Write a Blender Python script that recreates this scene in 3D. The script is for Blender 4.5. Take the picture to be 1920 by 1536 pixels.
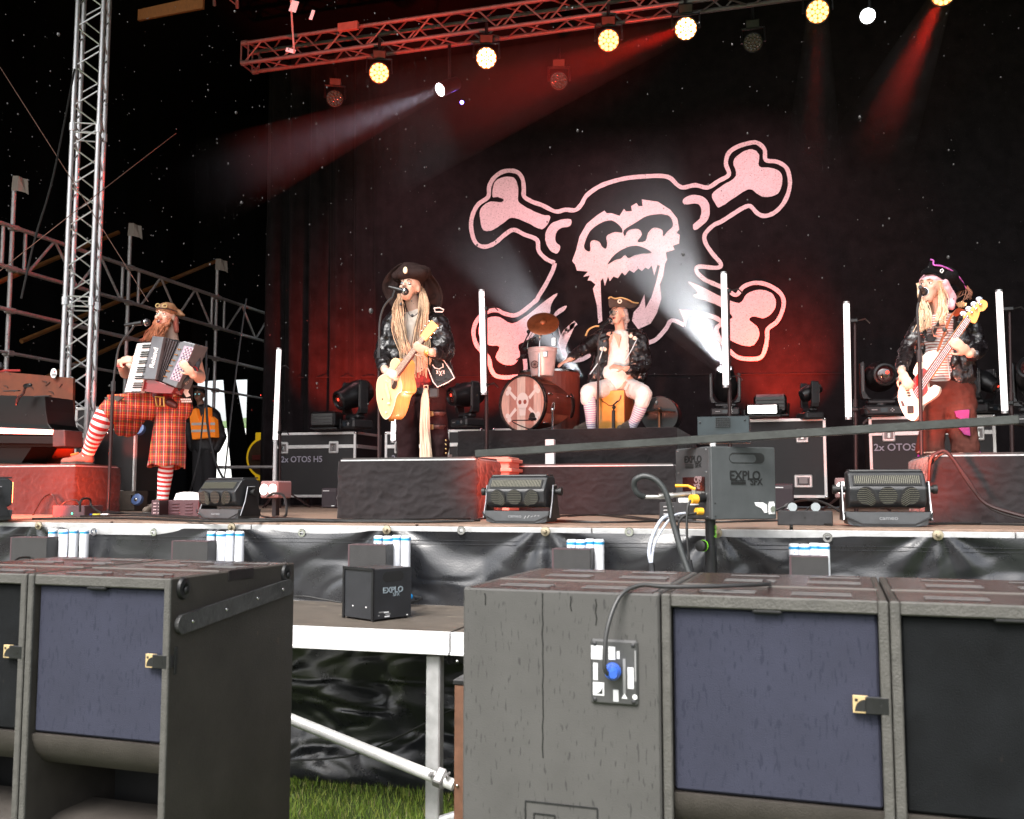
import bpy, bmesh, math, random
from mathutils import Vector, Matrix, noise
from mathutils.geometry import tessellate_polygon
random.seed(7)
for o in list(bpy.data.objects): bpy.data.objects.remove(o)
scene = bpy.context.scene
C = scene.collection
R = math.radians
# ------------------------------------------------ camera
EYE = Vector((0, 0, 1.58)); YAW = R(16); PITCH = R(4.94); F = 1815.0
cam_d = bpy.data.cameras.new('camera'); cam = bpy.data.objects.new('camera', cam_d); C.objects.link(cam)
cam.location = EYE; cam.rotation_euler = (R(90) + PITCH, 0, YAW)
cam_d.sensor_width = 36; cam_d.lens = 36 * F / 1920; cam_d.clip_start = .05; cam_d.clip_end = 500
cam_d.dof.use_dof = True; cam_d.dof.focus_distance = 7.6; cam_d.dof.aperture_fstop = 5.6
scene.camera = cam
# ------------------------------------------------ sky, sun, exposure
SUN_EL, SUN_AZ = R(52), R(196)       # azimuth measured clockwise from +y
w = bpy.data.worlds.new('World'); scene.world = w; w.use_nodes = True
nt = w.node_tree; bg = nt.nodes['Background']
sky = nt.nodes.new('ShaderNodeTexSky'); sky.sky_type = 'NISHITA'; sky.sun_disc = False
sky.sun_elevation = SUN_EL; sky.sun_rotation = SUN_AZ; sky.dust_density = 4; sky.ozone_density = .4
hs = nt.nodes.new('ShaderNodeHueSaturation'); hs.inputs['Saturation'].default_value = .35
nt.links.new(sky.outputs[0], hs.inputs['Color']); nt.links.new(hs.outputs[0], bg.inputs[0])
bg.inputs[1].default_value = .13
sd = bpy.data.lights.new('sun', 'SUN'); sd.energy = 1.5; sd.angle = R(24); sd.color = (1, .97, .93)
sun = bpy.data.objects.new('sun', sd); C.objects.link(sun)
dirv = Vector((math.sin(SUN_AZ) * math.cos(SUN_EL), math.cos(SUN_AZ) * math.cos(SUN_EL), math.sin(SUN_EL)))
sun.rotation_euler = dirv.to_track_quat('Z', 'Y').to_euler(); sun.location = dirv * 30
scene.view_settings.view_transform = 'Standard'; scene.view_settings.look = 'None'
scene.view_settings.gamma = 1; scene.view_settings.use_curve_mapping = False
scene.view_settings.exposure = 1.6
scene.cycles.use_denoising = True
scene.cycles.max_bounces = 6; scene.cycles.volume_bounces = 0
scene.cycles.sample_clamp_indirect = 4
# ------------------------------------------------ measuring helpers (survey of the photograph)
_r = Vector((math.cos(YAW), math.sin(YAW), 0)); _h = Vector((-math.sin(YAW), math.cos(YAW), 0)); _z = Vector((0, 0, 1))
_f = _h * math.cos(PITCH) + _z * math.sin(PITCH); _u = -_h * math.sin(PITCH) + _z * math.cos(PITCH)
def ray(px, py): return _f + _r * ((px - 960) / F) + _u * ((768 - py) / F)
def P(px, py, D):                    # point at distance D behind the front row, on the stage's own axes
    d = ray(px, py); return EYE + d * (D / d.y)
def PZ(px, py, z):
    d = ray(px, py); return EYE + d * ((z - EYE.z) / d.z)
def PX(px, py, x):
    d = ray(px, py); return EYE + d * (x / d.x)
def SC(px, D):                       # metres per photo pixel there
    d = ray(px, 925); return (D / d.y) / F * math.cos(PITCH) ** .0
# ------------------------------------------------ materials
MATS = {}
def mat(name, col, rough=.6, metal=0, var=.0, vs=8, bump=0, bs=60, emit=0, ecol=None, spec=.5, stretch=None, spots=None, trans=0, coat=0, sheen=0):
    if name in MATS: return MATS[name]
    m = bpy.data.materials.new(name); m.use_nodes = True; t = m.node_tree; b = t.nodes['Principled BSDF']
    if len(col) == 3: col = (*col, 1)
    b.inputs['Base Color'].default_value = col; b.inputs['Roughness'].default_value = rough
    b.inputs['Metallic'].default_value = metal; b.inputs['Specular IOR Level'].default_value = spec
    b.inputs['Coat Weight'].default_value = coat; b.inputs['Transmission Weight'].default_value = trans
    b.inputs['Sheen Weight'].default_value = sheen
    tc = t.nodes.new('ShaderNodeTexCoord'); mp = t.nodes.new('ShaderNodeMapping'); t.links.new(tc.outputs['Object'], mp.inputs[0])
    if stretch: mp.inputs['Scale'].default_value = stretch
    last = None
    if var:
        n = t.nodes.new('ShaderNodeTexNoise'); n.inputs['Scale'].default_value = vs; n.inputs['Detail'].default_value = 6
        n.inputs['Roughness'].default_value = .65
        t.links.new(mp.outputs[0], n.inputs['Vector'])
        r = t.nodes.new('ShaderNodeValToRGB'); r.color_ramp.elements[0].position = .28; r.color_ramp.elements[1].position = .72
        r.color_ramp.elements[0].color = (*[c * (1 - var) for c in col[:3]], 1)
        r.color_ramp.elements[1].color = (*[min(1, c * (1 + var)) for c in col[:3]], 1)
        t.links.new(n.outputs['Fac'], r.inputs[0]); last = r.outputs[0]
        rr = t.nodes.new('ShaderNodeMapRange'); rr.inputs['To Min'].default_value = max(.03, rough - .12); rr.inputs['To Max'].default_value = min(1, rough + .12)
        t.links.new(n.outputs['Fac'], rr.inputs['Value']); t.links.new(rr.outputs[0], b.inputs['Roughness'])
    if spots:                          # (colour, scale, threshold, stretch) worn marks
        sc_, ss, th, st = spots
        mp2 = t.nodes.new('ShaderNodeMapping'); mp2.inputs['Scale'].default_value = st; t.links.new(tc.outputs['Object'], mp2.inputs[0])
        n2 = t.nodes.new('ShaderNodeTexNoise'); n2.inputs['Scale'].default_value = ss; n2.inputs['Detail'].default_value = 3
        t.links.new(mp2.outputs[0], n2.inputs['Vector'])
        r2 = t.nodes.new('ShaderNodeMapRange'); r2.inputs['From Min'].default_value = th; r2.inputs['From Max'].default_value = th + .05
        t.links.new(n2.outputs['Fac'], r2.inputs['Value'])
        mx = t.nodes.new('ShaderNodeMix'); mx.data_type = 'RGBA'; t.links.new(r2.outputs[0], mx.inputs['Factor'])
        if last: t.links.new(last, mx.inputs['A'])
        else: mx.inputs['A'].default_value = col
        mx.inputs['B'].default_value = (*sc_, 1); last = mx.outputs['Result']
    if last: t.links.new(last, b.inputs['Base Color'])
    if bump:
        n3 = t.nodes.new('ShaderNodeTexNoise'); n3.inputs['Scale'].default_value = bs; n3.inputs['Detail'].default_value = 5
        t.links.new(mp.outputs[0], n3.inputs['Vector'])
        bp = t.nodes.new('ShaderNodeBump'); bp.inputs['Strength'].default_value = bump; bp.inputs['Distance'].default_value = .01
        t.links.new(n3.outputs['Fac'], bp.inputs['Height']); t.links.new(bp.outputs[0], b.inputs['Normal'])
    if emit:
        b.inputs['Emission Color'].default_value = (*(ecol or col[:3]), 1); b.inputs['Emission Strength'].default_value = emit
    MATS[name] = m; return m
# ------------------------------------------------ mesh builder
def frame(axis):
    z = Vector(axis).normalized(); x = z.orthogonal().normalized(); return x, z.cross(x), z
class MB:
    def __init__(s): s.v = []; s.f = []; s.m = []
    def add(s, vs, fs, mi=0, M=None):
        k = len(s.v)
        s.v += [(M @ Vector(v)) if M else Vector(v) for v in vs]
        s.f += [tuple(i + k for i in f) for f in fs]
        s.m += [mi] * len(fs) if isinstance(mi, int) else list(mi)
        return s
    def box(s, c, d, mi=0, M=None, rz=0, bev=0, R3=None):
        x, y, z = [q / 2 for q in d]
        T = Matrix.Translation(c) @ (Matrix.Rotation(rz, 4, 'Z') if R3 is None else R3.to_4x4())
        if M: T = M @ T
        if bev <= 0:
            vs = [(a * x, b * y, e * z) for a in (-1, 1) for b in (-1, 1) for e in (-1, 1)]
            fs = [(0, 1, 3, 2), (4, 6, 7, 5), (0, 4, 5, 1), (2, 3, 7, 6), (0, 2, 6, 4), (1, 5, 7, 3)]
            return s.add(vs, fs, mi, T)
        b = min(bev, x * .95, y * .95, z * .95)
        vs = []; idx = {}
        for a in (-1, 1):
            for c2 in (-1, 1):
                for e in (-1, 1):
                    for k, v in enumerate(((a * x, c2 * (y - b), e * (z - b)), (a * (x - b), c2 * y, e * (z - b)), (a * (x - b), c2 * (y - b), e * z))):
                        idx[(a, c2, e, k)] = len(vs); vs.append(v)
        fs = []
        for a in (-1, 1):
            fs.append([idx[(a, p, q, 0)] for p, q in ((-1, -1), (1, -1), (1, 1), (-1, 1))][::a])
            fs.append([idx[(p, a, q, 1)] for p, q in ((-1, -1), (-1, 1), (1, 1), (1, -1))][::a])
            fs.append([idx[(p, q, a, 2)] for p, q in ((-1, -1), (1, -1), (1, 1), (-1, 1))][::a])
            for c2 in (-1, 1):
                fs.append([idx[(a, c2, -1, 0)], idx[(a, c2, 1, 0)], idx[(a, c2, 1, 1)], idx[(a, c2, -1, 1)]][::-a * c2])
                fs.append([idx[(a, -1, c2, 0)], idx[(a, 1, c2, 0)], idx[(a, 1, c2, 2)], idx[(a, -1, c2, 2)]][::a * c2])
                fs.append([idx[(-1, a, c2, 1)], idx[(1, a, c2, 1)], idx[(1, a, c2, 2)], idx[(-1, a, c2, 2)]][::-a * c2])
                for e in (-1, 1):
                    fs.append([idx[(a, c2, e, 0)], idx[(a, c2, e, 1)], idx[(a, c2, e, 2)]][::a * c2 * e])
        return s.add(vs, fs, mi, T)
    def tube(s, pts, r, n=8, mi=0, M=None, closed=False, caps=True, flat=None):
        pts = [Vector(p) for p in pts]; k = len(pts)
        rs = r if isinstance(r, (list, tuple)) else [r] * k
        vs = []; x = None
        for i, p in enumerate(pts):
            if closed: t = pts[(i + 1) % k] - pts[i - 1]
            else: t = pts[min(i + 1, k - 1)] - pts[max(i - 1, 0)]
            if t.length < 1e-9: t = Vector((0, 0, 1))
            t.normalize()
            if x is None: x = frame(t)[0]
            else:
                x = x - t * x.dot(t)
                x = x.normalized() if x.length > 1e-6 else frame(t)[0]
            y = t.cross(x); rr = rs[i]
            ra, rb = rr if isinstance(rr, (list, tuple)) else (rr, rr)
            vs += [p + x * (ra * math.cos(2 * math.pi * j / n)) + y * (rb * math.sin(2 * math.pi * j / n)) for j in range(n)]
        fs = []; ms = []
        for i in range(k if closed else k - 1):
            a = i * n; b = ((i + 1) % k) * n
            for j in range(n):
                fs.append((a + j, a + (j + 1) % n, b + (j + 1) % n, b + j)); ms.append(mi(i) if callable(mi) else mi)
        if caps and not closed:
            fs.append(tuple(range(n))[::-1]); fs.append(tuple(range((k - 1) * n, k * n)))
            ms += [mi(0) if callable(mi) else mi, mi(k - 2) if callable(mi) else mi]
        return s.add(vs, fs, ms, M)
    def lathe(s, prof, n=24, mi=0, M=None, caps=True):
        vs = []; fs = []; ms = []
        for r, z in prof: vs += [(r * math.cos(2 * math.pi * j / n), r * math.sin(2 * math.pi * j / n), z) for j in range(n)]
        for i in range(len(prof) - 1):
            for j in range(n):
                a = i * n + j; b = i * n + (j + 1) % n
                fs.append((a, b, b + n, a + n)); ms.append(mi[i] if isinstance(mi, (list, tuple)) else mi)
        if caps:
            fs.append(tuple(range(n))[::-1]); fs.append(tuple(range(len(vs) - n, len(vs))))
            ms += [ms[0], ms[-1]] if ms else [0, 0]
        return s.add(vs, fs, ms, M)
    def ell(s, c, r, n=14, k=9, mi=0, R3=None, M=None):
        if not isinstance(r, (list, tuple)): r = (r, r, r)
        vs = [(0, 0, -r[2])]; fs = []
        for i in range(1, k):
            a = -math.pi / 2 + math.pi * i / k
            vs += [(r[0] * math.cos(a) * math.cos(2 * math.pi * j / n), r[1] * math.cos(a) * math.sin(2 * math.pi * j / n), r[2] * math.sin(a)) for j in range(n)]
        vs.append((0, 0, r[2])); e = len(vs) - 1
        for j in range(n):
            fs.append((0, 1 + (j + 1) % n, 1 + j)); fs.append((e, e - n + j, e - n + (j + 1) % n))
            for i in range(k - 2):
                a = 1 + i * n
                fs.append((a + j, a + (j + 1) % n, a + n + (j + 1) % n, a + n + j))
        T = Matrix.Translation(c)
        if R3 is not None: T = T @ R3.to_4x4()
        return s.add(vs, fs, mi, (M @ T) if M else T)
    def cap(s, a, b, ra, rb=None, n=14, mi=0, flat=1.0, side=None):   # tapered round-ended limb; flat squeezes it along 'side'
        a = Vector(a); b = Vector(b); rb = ra if rb is None else rb
        z = b - a; L = z.length
        if L < 1e-6: return s.ell(a, ra, mi=mi)
        z.normalize()
        if side is None: x, y, _ = frame(z)
        else:
            y = Vector(side); y = (y - z * y.dot(z)).normalized(); x = y.cross(z)
        T = Matrix((x, y, z)).transposed().to_4x4(); T.translation = a
        prof = []
        for i in range(5): q = math.pi / 2 * i / 4; prof.append((max(ra * math.sin(q), 1e-4), -ra * math.cos(q)))
        for i in range(5): q = math.pi / 2 * i / 4; prof.append((max(rb * math.cos(q), 1e-4), L + rb * math.sin(q)))
        T = T @ Matrix.Diagonal((1, flat, 1, 1))
        return s.lathe(prof, n, mi, T)
    def prism(s, poly, vec, mi=0, M=None, holes=()):       # 3-D planar polygon swept along vec
        poly = [Vector(p) for p in poly]; vec = Vector(vec)
        loops = [poly] + [[Vector(q) for q in h] for h in holes]
        tris = tessellate_polygon(loops); flat_ = [p for l in loops for p in l]; k = len(flat_)
        vs = flat_ + [p + vec for p in flat_]
        nrm = Vector((0, 0, 0))
        for t in tris: nrm += (flat_[t[1]] - flat_[t[0]]).cross(flat_[t[2]] - flat_[t[0]])
        # orientation of each triangle made coherent
        fs = []
        for t in tris:
            q = (flat_[t[1]] - flat_[t[0]]).cross(flat_[t[2]] - flat_[t[0]])
            a, b, c = t if q.dot(vec) < 0 else (t[0], t[2], t[1])
            fs.append((a, b, c)); fs.append((a + k, c + k, b + k))
        o = 0
        for li, l in enumerate(loops):
            n = len(l); ar = Vector((0, 0, 0))
            for i in range(n): ar += l[i].cross(l[(i + 1) % n])
            fl = (ar.dot(vec) > 0) ^ (li > 0)
            for i in range(n):
                a, b = o + i, o + (i + 1) % n
                fs.append((a, b, b + k, a + k) if fl else (b, a, a + k, b + k))
            o += n
        return s.add(vs, fs, mi, M)
    def build(s, name, mats, parent=None, smooth=False, world=False, angle=40):
        me = bpy.data.meshes.new(name)
        vs = s.v
        if world and parent is not None:
            inv = TM[parent.name].inverted(); vs = [inv @ v for v in vs]
        me.from_pydata([tuple(v) for v in vs], [], s.f)
        if not isinstance(mats, (list, tuple)): mats = [mats]
        for m in mats: me.materials.append(m)
        if len(mats) > 1: me.polygons.foreach_set('material_index', s.m)
        if smooth: me.polygons.foreach_set('use_smooth', [True] * len(me.polygons)); 
        if smooth and angle < 180: me.set_sharp_from_angle(angle=R(angle))
        me.update()
        o = bpy.data.objects.new(name, me); C.objects.link(o)
        if parent is not None: o.parent = parent
        return o
TM = {}
def tag(o, label=None, cat=None, group=None, kind=None):
    if label: o['label'] = label
    if cat: o['category'] = cat
    if group: o['group'] = group
    if kind: o['kind'] = kind
    return o
def thing(name, label, cat, loc=(0, 0, 0), rz=0, group=None, M=None):
    o = bpy.data.objects.new(name, None); C.objects.link(o); o.empty_display_size = .1
    if M is None: o.location = loc; o.rotation_euler = (0, 0, rz); M = Matrix.Translation(loc) @ Matrix.Rotation(rz, 4, 'Z')
    else: o.matrix_world = M
    TM[o.name] = M; return tag(o, label, cat, group)
def copy_thing(src, loc, rz=0, label=None, group=None):
    o = src.copy(); C.objects.link(o); o.location = loc; o.rotation_euler = (0, 0, rz)
    TM[o.name] = Matrix.Translation(loc) @ Matrix.Rotation(rz, 4, 'Z')
    if label: o['label'] = label
    if group: o['group'] = group
    for ch in src.children:
        c = ch.copy(); C.objects.link(c); c.parent = o
        for g in ch.children:
            d = g.copy(); C.objects.link(d); d.parent = c
    return o
def bevel(o, wd=.004, seg=2):
    m = o.modifiers.new('bevel', 'BEVEL'); m.width = wd; m.segments = seg; m.limit_method = 'ANGLE'; m.angle_limit = R(35)
    return o
WORK = bpy.data.scenes.new('work'); WORK_VL = WORK.view_layers[0]; TRASH = []
def baked(o):      # evaluates one object alone, in a scene of its own
    C.objects.unlink(o); WORK.collection.objects.link(o); WORK_VL.update()
    me = bpy.data.meshes.new_from_object(o.evaluated_get(WORK_VL.depsgraph)); WORK.collection.objects.unlink(o); return me
def fuse(mb, name, mats, parent, voxel=.008, smooth=4, world=True, disp=0, dscale=20):   # joins overlapping limbs into one skin
    tmp = MB(); tmp.v = mb.v; tmp.f = mb.f; tmp.m = mb.m
    o = tmp.build('tmp', mats, parent if world else None, world=world); o.parent = None
    r = o.modifiers.new('r', 'REMESH'); r.mode = 'VOXEL'; r.voxel_size = voxel
    if smooth:
        sm = o.modifiers.new('s', 'SMOOTH'); sm.iterations = smooth; sm.factor = .5
    me = baked(o); TRASH.append(o)
    if disp:
        ns = [v.normal.copy() for v in me.vertices]; cs = [v.co.copy() for v in me.vertices]; out = []
        for c, n_ in zip(cs, ns): out += list(c + n_ * (noise.noise(c * dscale) * disp + noise.noise(c * dscale * 2.7) * disp * .4))
        me.vertices.foreach_set('co', out)
    me.materials.clear()
    for m in (mats if isinstance(mats, (list, tuple)) else [mats]): me.materials.append(m)
    me.polygons.foreach_set('use_smooth', [True] * len(me.polygons)); me.name = name; me.update()
    o = bpy.data.objects.new(name, me); C.objects.link(o)
    if parent is not None: o.parent = parent
    return o
def text(parent, body, size, M, m, name='lettering', depth=.001, bold=0, world=False, sx=1):
    cu = bpy.data.curves.new(name, 'FONT'); cu.body = body; cu.size = size; cu.extrude = depth; cu.offset = bold
    cu.align_x = 'CENTER'; cu.align_y = 'CENTER'; cu.resolution_u = 3
    o = bpy.data.objects.new('t', cu); C.objects.link(o)
    me = baked(o); TRASH.append(o)
    T = M @ Matrix.Rotation(R(90), 4, 'X') @ Matrix.Diagonal((sx, 1, 1, 1))     # reads when seen from -y
    if world: T = TM[parent.name].inverted() @ T
    me.transform(T); me.materials.clear(); me.materials.append(m); me.name = name
    o = bpy.data.objects.new(name, me); C.objects.link(o); o.parent = parent; return o
def catm(pts, k=6, closed=False):
    pts = [Vector(p) for p in pts]; n = len(pts); out = []
    for i in range(n if closed else n - 1):
        if closed: a, b, c, d = pts[i - 1], pts[i], pts[(i + 1) % n], pts[(i + 2) % n]
        else: a, b, c, d = pts[max(i - 1, 0)], pts[i], pts[i + 1], pts[min(i + 2, n - 1)]
        for j in range(k):
            t = j / k
            out.append(.5 * ((2 * b) + (c - a) * t + (2 * a - 5 * b + 4 * c - d) * t * t + (3 * b - a - 3 * c + d) * t ** 3))
    if not closed: out.append(pts[-1])
    return out
def spot(name, loc, target, energy, col, size=30, blend=.5, rad=.06, parent=None):
    l = bpy.data.lights.new(name, 'SPOT'); l.energy = energy; l.color = col; l.spot_size = R(size); l.spot_blend = blend; l.shadow_soft_size = rad
    o = bpy.data.objects.new(name, l); C.objects.link(o)
    loc = Vector(loc); d = Vector(target) - loc
    o.location = loc; o.rotation_euler = d.to_track_quat('-Z', 'Y').to_euler()
    if parent is not None:
        M = TM[parent.name].inverted() @ (Matrix.Translation(loc) @ d.to_track_quat('-Z', 'Y').to_matrix().to_4x4())
        o.parent = parent; o.matrix_local = M
    return o
# shared materials
ALU = mat('aluminium', (.62, .62, .63), .38, .75, var=.12, vs=25)
ALUD = mat('weathered aluminium', (.5, .5, .5), .5, .55, var=.2, vs=14)
GALV = mat('galvanised steel', (.36, .35, .35), .55, .6, var=.3, vs=30)
BLK = mat('black plastic', (.009, .009, .010), .45, var=.3, vs=30)
BLKM = mat('black painted metal', (.010, .010, .011), .35, .05, var=.35, vs=18)
GREYM = mat('dark grey metal', (.024, .024, .026), .42, .1, var=.3, vs=20)
RUB = mat('black rubber', (.006, .006, .006), .55)
WHITE = mat('white paint', (.8, .8, .8), .5, var=.05, vs=10)
CHROME = mat('chromed steel', (.7, .7, .7), .2, 1)
CLOTHB = mat('black drape cloth', (.010, .009, .010), .95, var=.35, vs=6, bump=.3, bs=90, sheen=.3)
SZ = 1.408; LIP = 5.05
# ---------------- ground
g = MB(); g.box((0, 20, -.5), (300, 300, 1)); 
tag(g.build('ground', mat('lawn soil', (.05, .075, .012), .95, var=.5, vs=30)), kind='structure')
blade = MB()
for i in range(26000):
    x = random.uniform(-3.1, .6); y = random.uniform(3.55, 5.3)
    h = random.uniform(.02, .05) * (1 + .5 * noise.noise(Vector((x * 3, y * 3, 0)))); a = random.uniform(0, 6.28); wd = random.uniform(.0015, .0028)
    lx, ly = random.gauss(0, .014), random.gauss(0, .014); c, s_ = math.cos(a) * wd, math.sin(a) * wd
    mi = 0 if random.random() < .72 else (1 if random.random() < .8 else 2)
    blade.add([(x - c, y - s_, 0), (x + c, y + s_, 0), (x + c * .6 + lx * .4, y + s_ * .6 + ly * .4, h * .6), (x - c * .6 + lx * .4, y - s_ * .6 + ly * .4, h * .6), (x + lx, y + ly, h)], [(0, 1, 2, 3), (3, 2, 4)], mi)
tag(blade.build('grass', [mat('grass blade', (.14, .22, .022), .6, var=.3, vs=4), mat('yellow green blade', (.26, .30, .05), .6), mat('dry blade', (.3, .26, .12), .7)]), 'short wet lawn grass in front of the stage skirt', 'grass', kind='stuff')
# ---------------- stage floor
g = MB(); g.box((-2, (LIP + 15.5) / 2, SZ - .14), (22, 15.5 - LIP, .24)); 
fl = tag(g.build('stage_floor', mat('stage understructure', (.03, .03, .03), .9)), kind='structure')
pm = MB(); pm.box((0, 0, 0), (1.985, .985, .02), bev=.003)
PLY = mat('worn brown plywood', (.20, .135, .10), .55, var=.4, vs=9, bump=.15, bs=60, stretch=(1, 6, 1))
first = None
for j in range(7):
    for i in range(10):
        if first is None: o = pm.build('deck_panel', PLY, fl); first = o
        else: o = first.copy(); C.objects.link(o)
        o.location = (-12 + 2 * i + 1, LIP + .5 + j, SZ - .01)
g = MB()
for k in range(11): g.box((-13.0 + 2 * k + 1, LIP - .03, SZ - .045), (1.995, .05, .07), bev=.003)
g.build('edge_rail', ALUD, fl)
# ---------------- roof, walls behind the drapes
DARK = mat('black roof membrane', (.0022, .0021, .0023), .95, spec=.08, var=.4, vs=3)
BD = 13.2
g = MB(); g.box((-2, 9.6, 8.5), (26, 12.4, .2)); tag(g.build('stage_roof', DARK), kind='structure')
g = MB(); g.box((7.2, 10, 5), (.1, 12, 10)); tag(g.build('right_side_drape', DARK), 'black drape closing the right side of the stage', 'drape')
# left wall with the daylight doorway
def drape(name, label, x0, x1, z0, z1, D, amp, per, m, nx=160, nz=40, fn=None, axis='x'):
    mb = MB(); vs = []
    for j in range(nz + 1):
        for i in range(nx + 1):
            u = i / nx; v = j / nz; x = x0 + (x1 - x0) * u; z = z0 + (z1 - z0) * v
            q = x * per
            d = amp * (math.sin(q + 1.3 * noise.noise(Vector((x * .8, v * 2, 3)))) + .5 * math.sin(q * 2.3 + 2 * v)) * (1 - .55 * v)
            if fn: d += fn(x, z)
            vs.append((x, D + d, z) if axis == 'x' else (D + d, x, z))
    fs = [(j * (nx + 1) + i, j * (nx + 1) + i + 1, (j + 1) * (nx + 1) + i + 1, (j + 1) * (nx + 1) + i) for j in range(nz) for i in range(nx)]
    mb.add(vs, fs); o = mb.build(name, m, None, smooth=True, angle=180)
    return tag(o, label, 'drape')
# ---------------- drapes
BACK = mat('printed black backdrop cloth', (.0115, .0095, .0105), .9, var=.5, vs=5, bump=.25, bs=70, spec=.12, sheen=.03, spots=((.035, .03, .033), 34, .70, (1, 1, 1)))
def bfold(x, z):
    e = max(0, min(1, (-5.2 - x) / 1.6))           # heavy gathered folds at the left end, flat elsewhere
    k = .10 * e * math.sin(x * 17) + .03 * e * math.sin(x * 41 + z)
    k += .012 * noise.noise(Vector((x * .7, z * .7, 1))) + .006 * noise.noise(Vector((x * 2.5, z * 2.5, 1)))
    lo = max(0, 1 - (z - 1.4) / 1.3)
    k += .03 * lo * noise.noise(Vector((x * 2.2 + z, z * 3, 5)))
    return -k
BX0 = P(486, 800, BD).x
back = drape('stage_backdrop', 'huge black backdrop with pink skull and crossbones print', BX0, 7.1, SZ, 9.5, BD, 0.0, 1, BACK, 420, 70, bfold)
back['category'] = 'backdrop'; TM[back.name] = Matrix.Identity(4)
g = MB()
seam = [P(px, 712 - px * .0075, BD - .012) for px in range(560, 1920, 40)]
g.tube(seam, .006, 5); g.build('seam', mat('dark seam thread', (.008, .007, .008), .9), back)  # dark line along the backdrop's seam
drape('left_side_drape', 'black drape behind the scaffold on the left side', 4.2, 15.2, 0, 9.5, -10.3, .06, 5, DARK, 90, 20, axis='y')
xa, xb = P(362, 800, 15).x, P(436, 800, 15).x; zt = P(400, 714, 15).z
drape('rear_drape', 'black drape left of the bright doorway behind the stage', -10.4, xa, 0, 9.5, 15, .05, 6, DARK, 60, 20)
drape('rear_drape', 'black drape right of the bright doorway behind the stage', xb + .25, BX0 + 1.6, 0, 9.5, 15, .05, 6, DARK, 50, 20, fn=None)
drape('rear_drape', 'black drape hanging above the bright doorway', xa - .02, xb + .35, zt, 9.5, 15, .03, 6, DARK, 20, 20)
g = MB(); p1 = P(400, 690, 14.9); 
g.prism([P(418, 705, 14.9), P(440, 705, 14.9), P(480, 925, 14.9), P(437, 925, 14.9), P(425, 800, 14.9)], (0, .02, 0))
tag(g.build('door_flap', DARK), 'slanting black flap on the right edge of the doorway', 'drape')
g = MB(); g.box((-28, 34, 1.7), (30, 6, 4.2)); g.prism([(-43, 31, 3.8), (-13, 31, 3.8), (-28, 31, 4.1)], (0, 6, 0))
tag(g.build('white_tent', WHITE), 'white tent wall glimpsed through the stage doorway', 'tent')
g = MB(); g.add([(-200 + 10 * i, 120, 12 + 3 * noise.noise(Vector((i * .4, 0, 0)))) for i in range(41)] + [(-200 + 10 * i, 90, -.3) for i in range(41)], [(i, i + 1, i + 42, i + 41) for i in range(40)])
tag(g.build('hills', mat('hill trees', (.07, .11, .04), .9, var=.5, vs=.4), smooth=True), kind='structure')
# ---------------- the print on the backdrop
PINK = mat('pink white print ink', (.80, .70, .73), .75, var=.10, vs=30, spots=((.16, .12, .13), 48, .62, (1, 2.2, 2.8)))
INK = mat('black print ink', (.0115, .0095, .0105), .9, var=.4, vs=6, spec=.12)
def T(pts): return [(860 + x / 3, 240 + y / 3) for x, y in pts]
def rough(pts, k=4, a=.9, seed=0):
    q = catm([Vector((x, y, 0)) for x, y in pts], k, True)
    return [(p.x + a * noise.noise(Vector((p.x * .25, p.y * .25, seed))), p.y + a * noise.noise(Vector((p.x * .25, p.y * .25, seed + 9)))) for p in q]
def patch(name, pts, lift, m, k=4, a=.8, sm=True, th=.006):
    pts = T(pts); pts = rough(pts, k, a) if sm else pts
    g = MB(); g.prism([P(x, y, BD - lift) for x, y in pts], (0, th, 0)); o = g.build(name, m, back); return o
def stroke(name, pts, lift, m, wd=3.9, closed=False):
    q = catm([Vector((x, y, 0)) for x, y in T(pts)], 5, closed); n = len(q); L = []; Rr = []
    for i, p in enumerate(q):
        t = (q[min(i + 1, n - 1)] - q[max(i - 1, 0)]).normalized(); nn = Vector((-t.y, t.x, 0))
        ww = wd * (1 + .18 * noise.noise(Vector((p.x * .12, p.y * .12, 4))))
        L.append(p + nn * ww); Rr.append(p - nn * ww)
    g = MB(); vs = []
    for a_, b_ in zip(L, Rr):
        A = P(a_.x, a_.y, BD - lift); B = P(b_.x, b_.y, BD - lift); vs += [A, B, A + Vector((0, .006, 0)), B + Vector((0, .006, 0))]
    fs = []
    for i in range(n - 1):
        a = 4 * i; fs += [(a, a + 1, a + 5, a + 4), (a, a + 4, a + 6, a + 2), (a + 1, a + 3, a + 7, a + 5), (a + 2, a + 6, a + 7, a + 3)]
    g.add(vs, fs); return g.build(name, m, back)
S1 = [(540,760),(490,735),(450,690),(440,630),(370,600),(310,573),(260,600),(200,650),(140,668),(92,640),(70,560),(78,490),(110,430),(165,388),(172,330),(195,285),(240,250),(290,240),(335,252),(360,290),(366,340),(368,385),(400,408),(425,420),(470,435),(545,470),(600,460),(655,462),(690,430),(720,380),(790,330),(870,300),(960,280),(1060,272),(1140,270),(1190,282),(1230,320),(1265,335),(1330,322),(1400,335),(1460,300),(1520,262),(1503,200),(1520,140),(1570,105),(1640,84),(1680,84),(1720,120),(1728,180),(1790,190),(1840,220),(1860,270),(1862,330),(1845,390),(1815,440),(1770,480),(1720,495),(1680,480),(1640,440),(1600,450),(1550,480),(1480,525),(1430,550),(1385,600),(1390,650),(1430,710),(1475,765),(1450,787),(1350,780),(1340,810),(1380,850),(1420,870),(1500,905),(1560,940),(1600,895),(1660,872),(1730,880),(1800,920),(1828,970),(1820,1030),(1790,1090),(1740,1130),(1735,1180),(1725,1240),(1700,1290),(1640,1300),(1570,1290),(1520,1250),(1470,1190),(1450,1130),(1480,1095),(1430,1062),(1350,1045),(1260,1035)]
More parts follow.
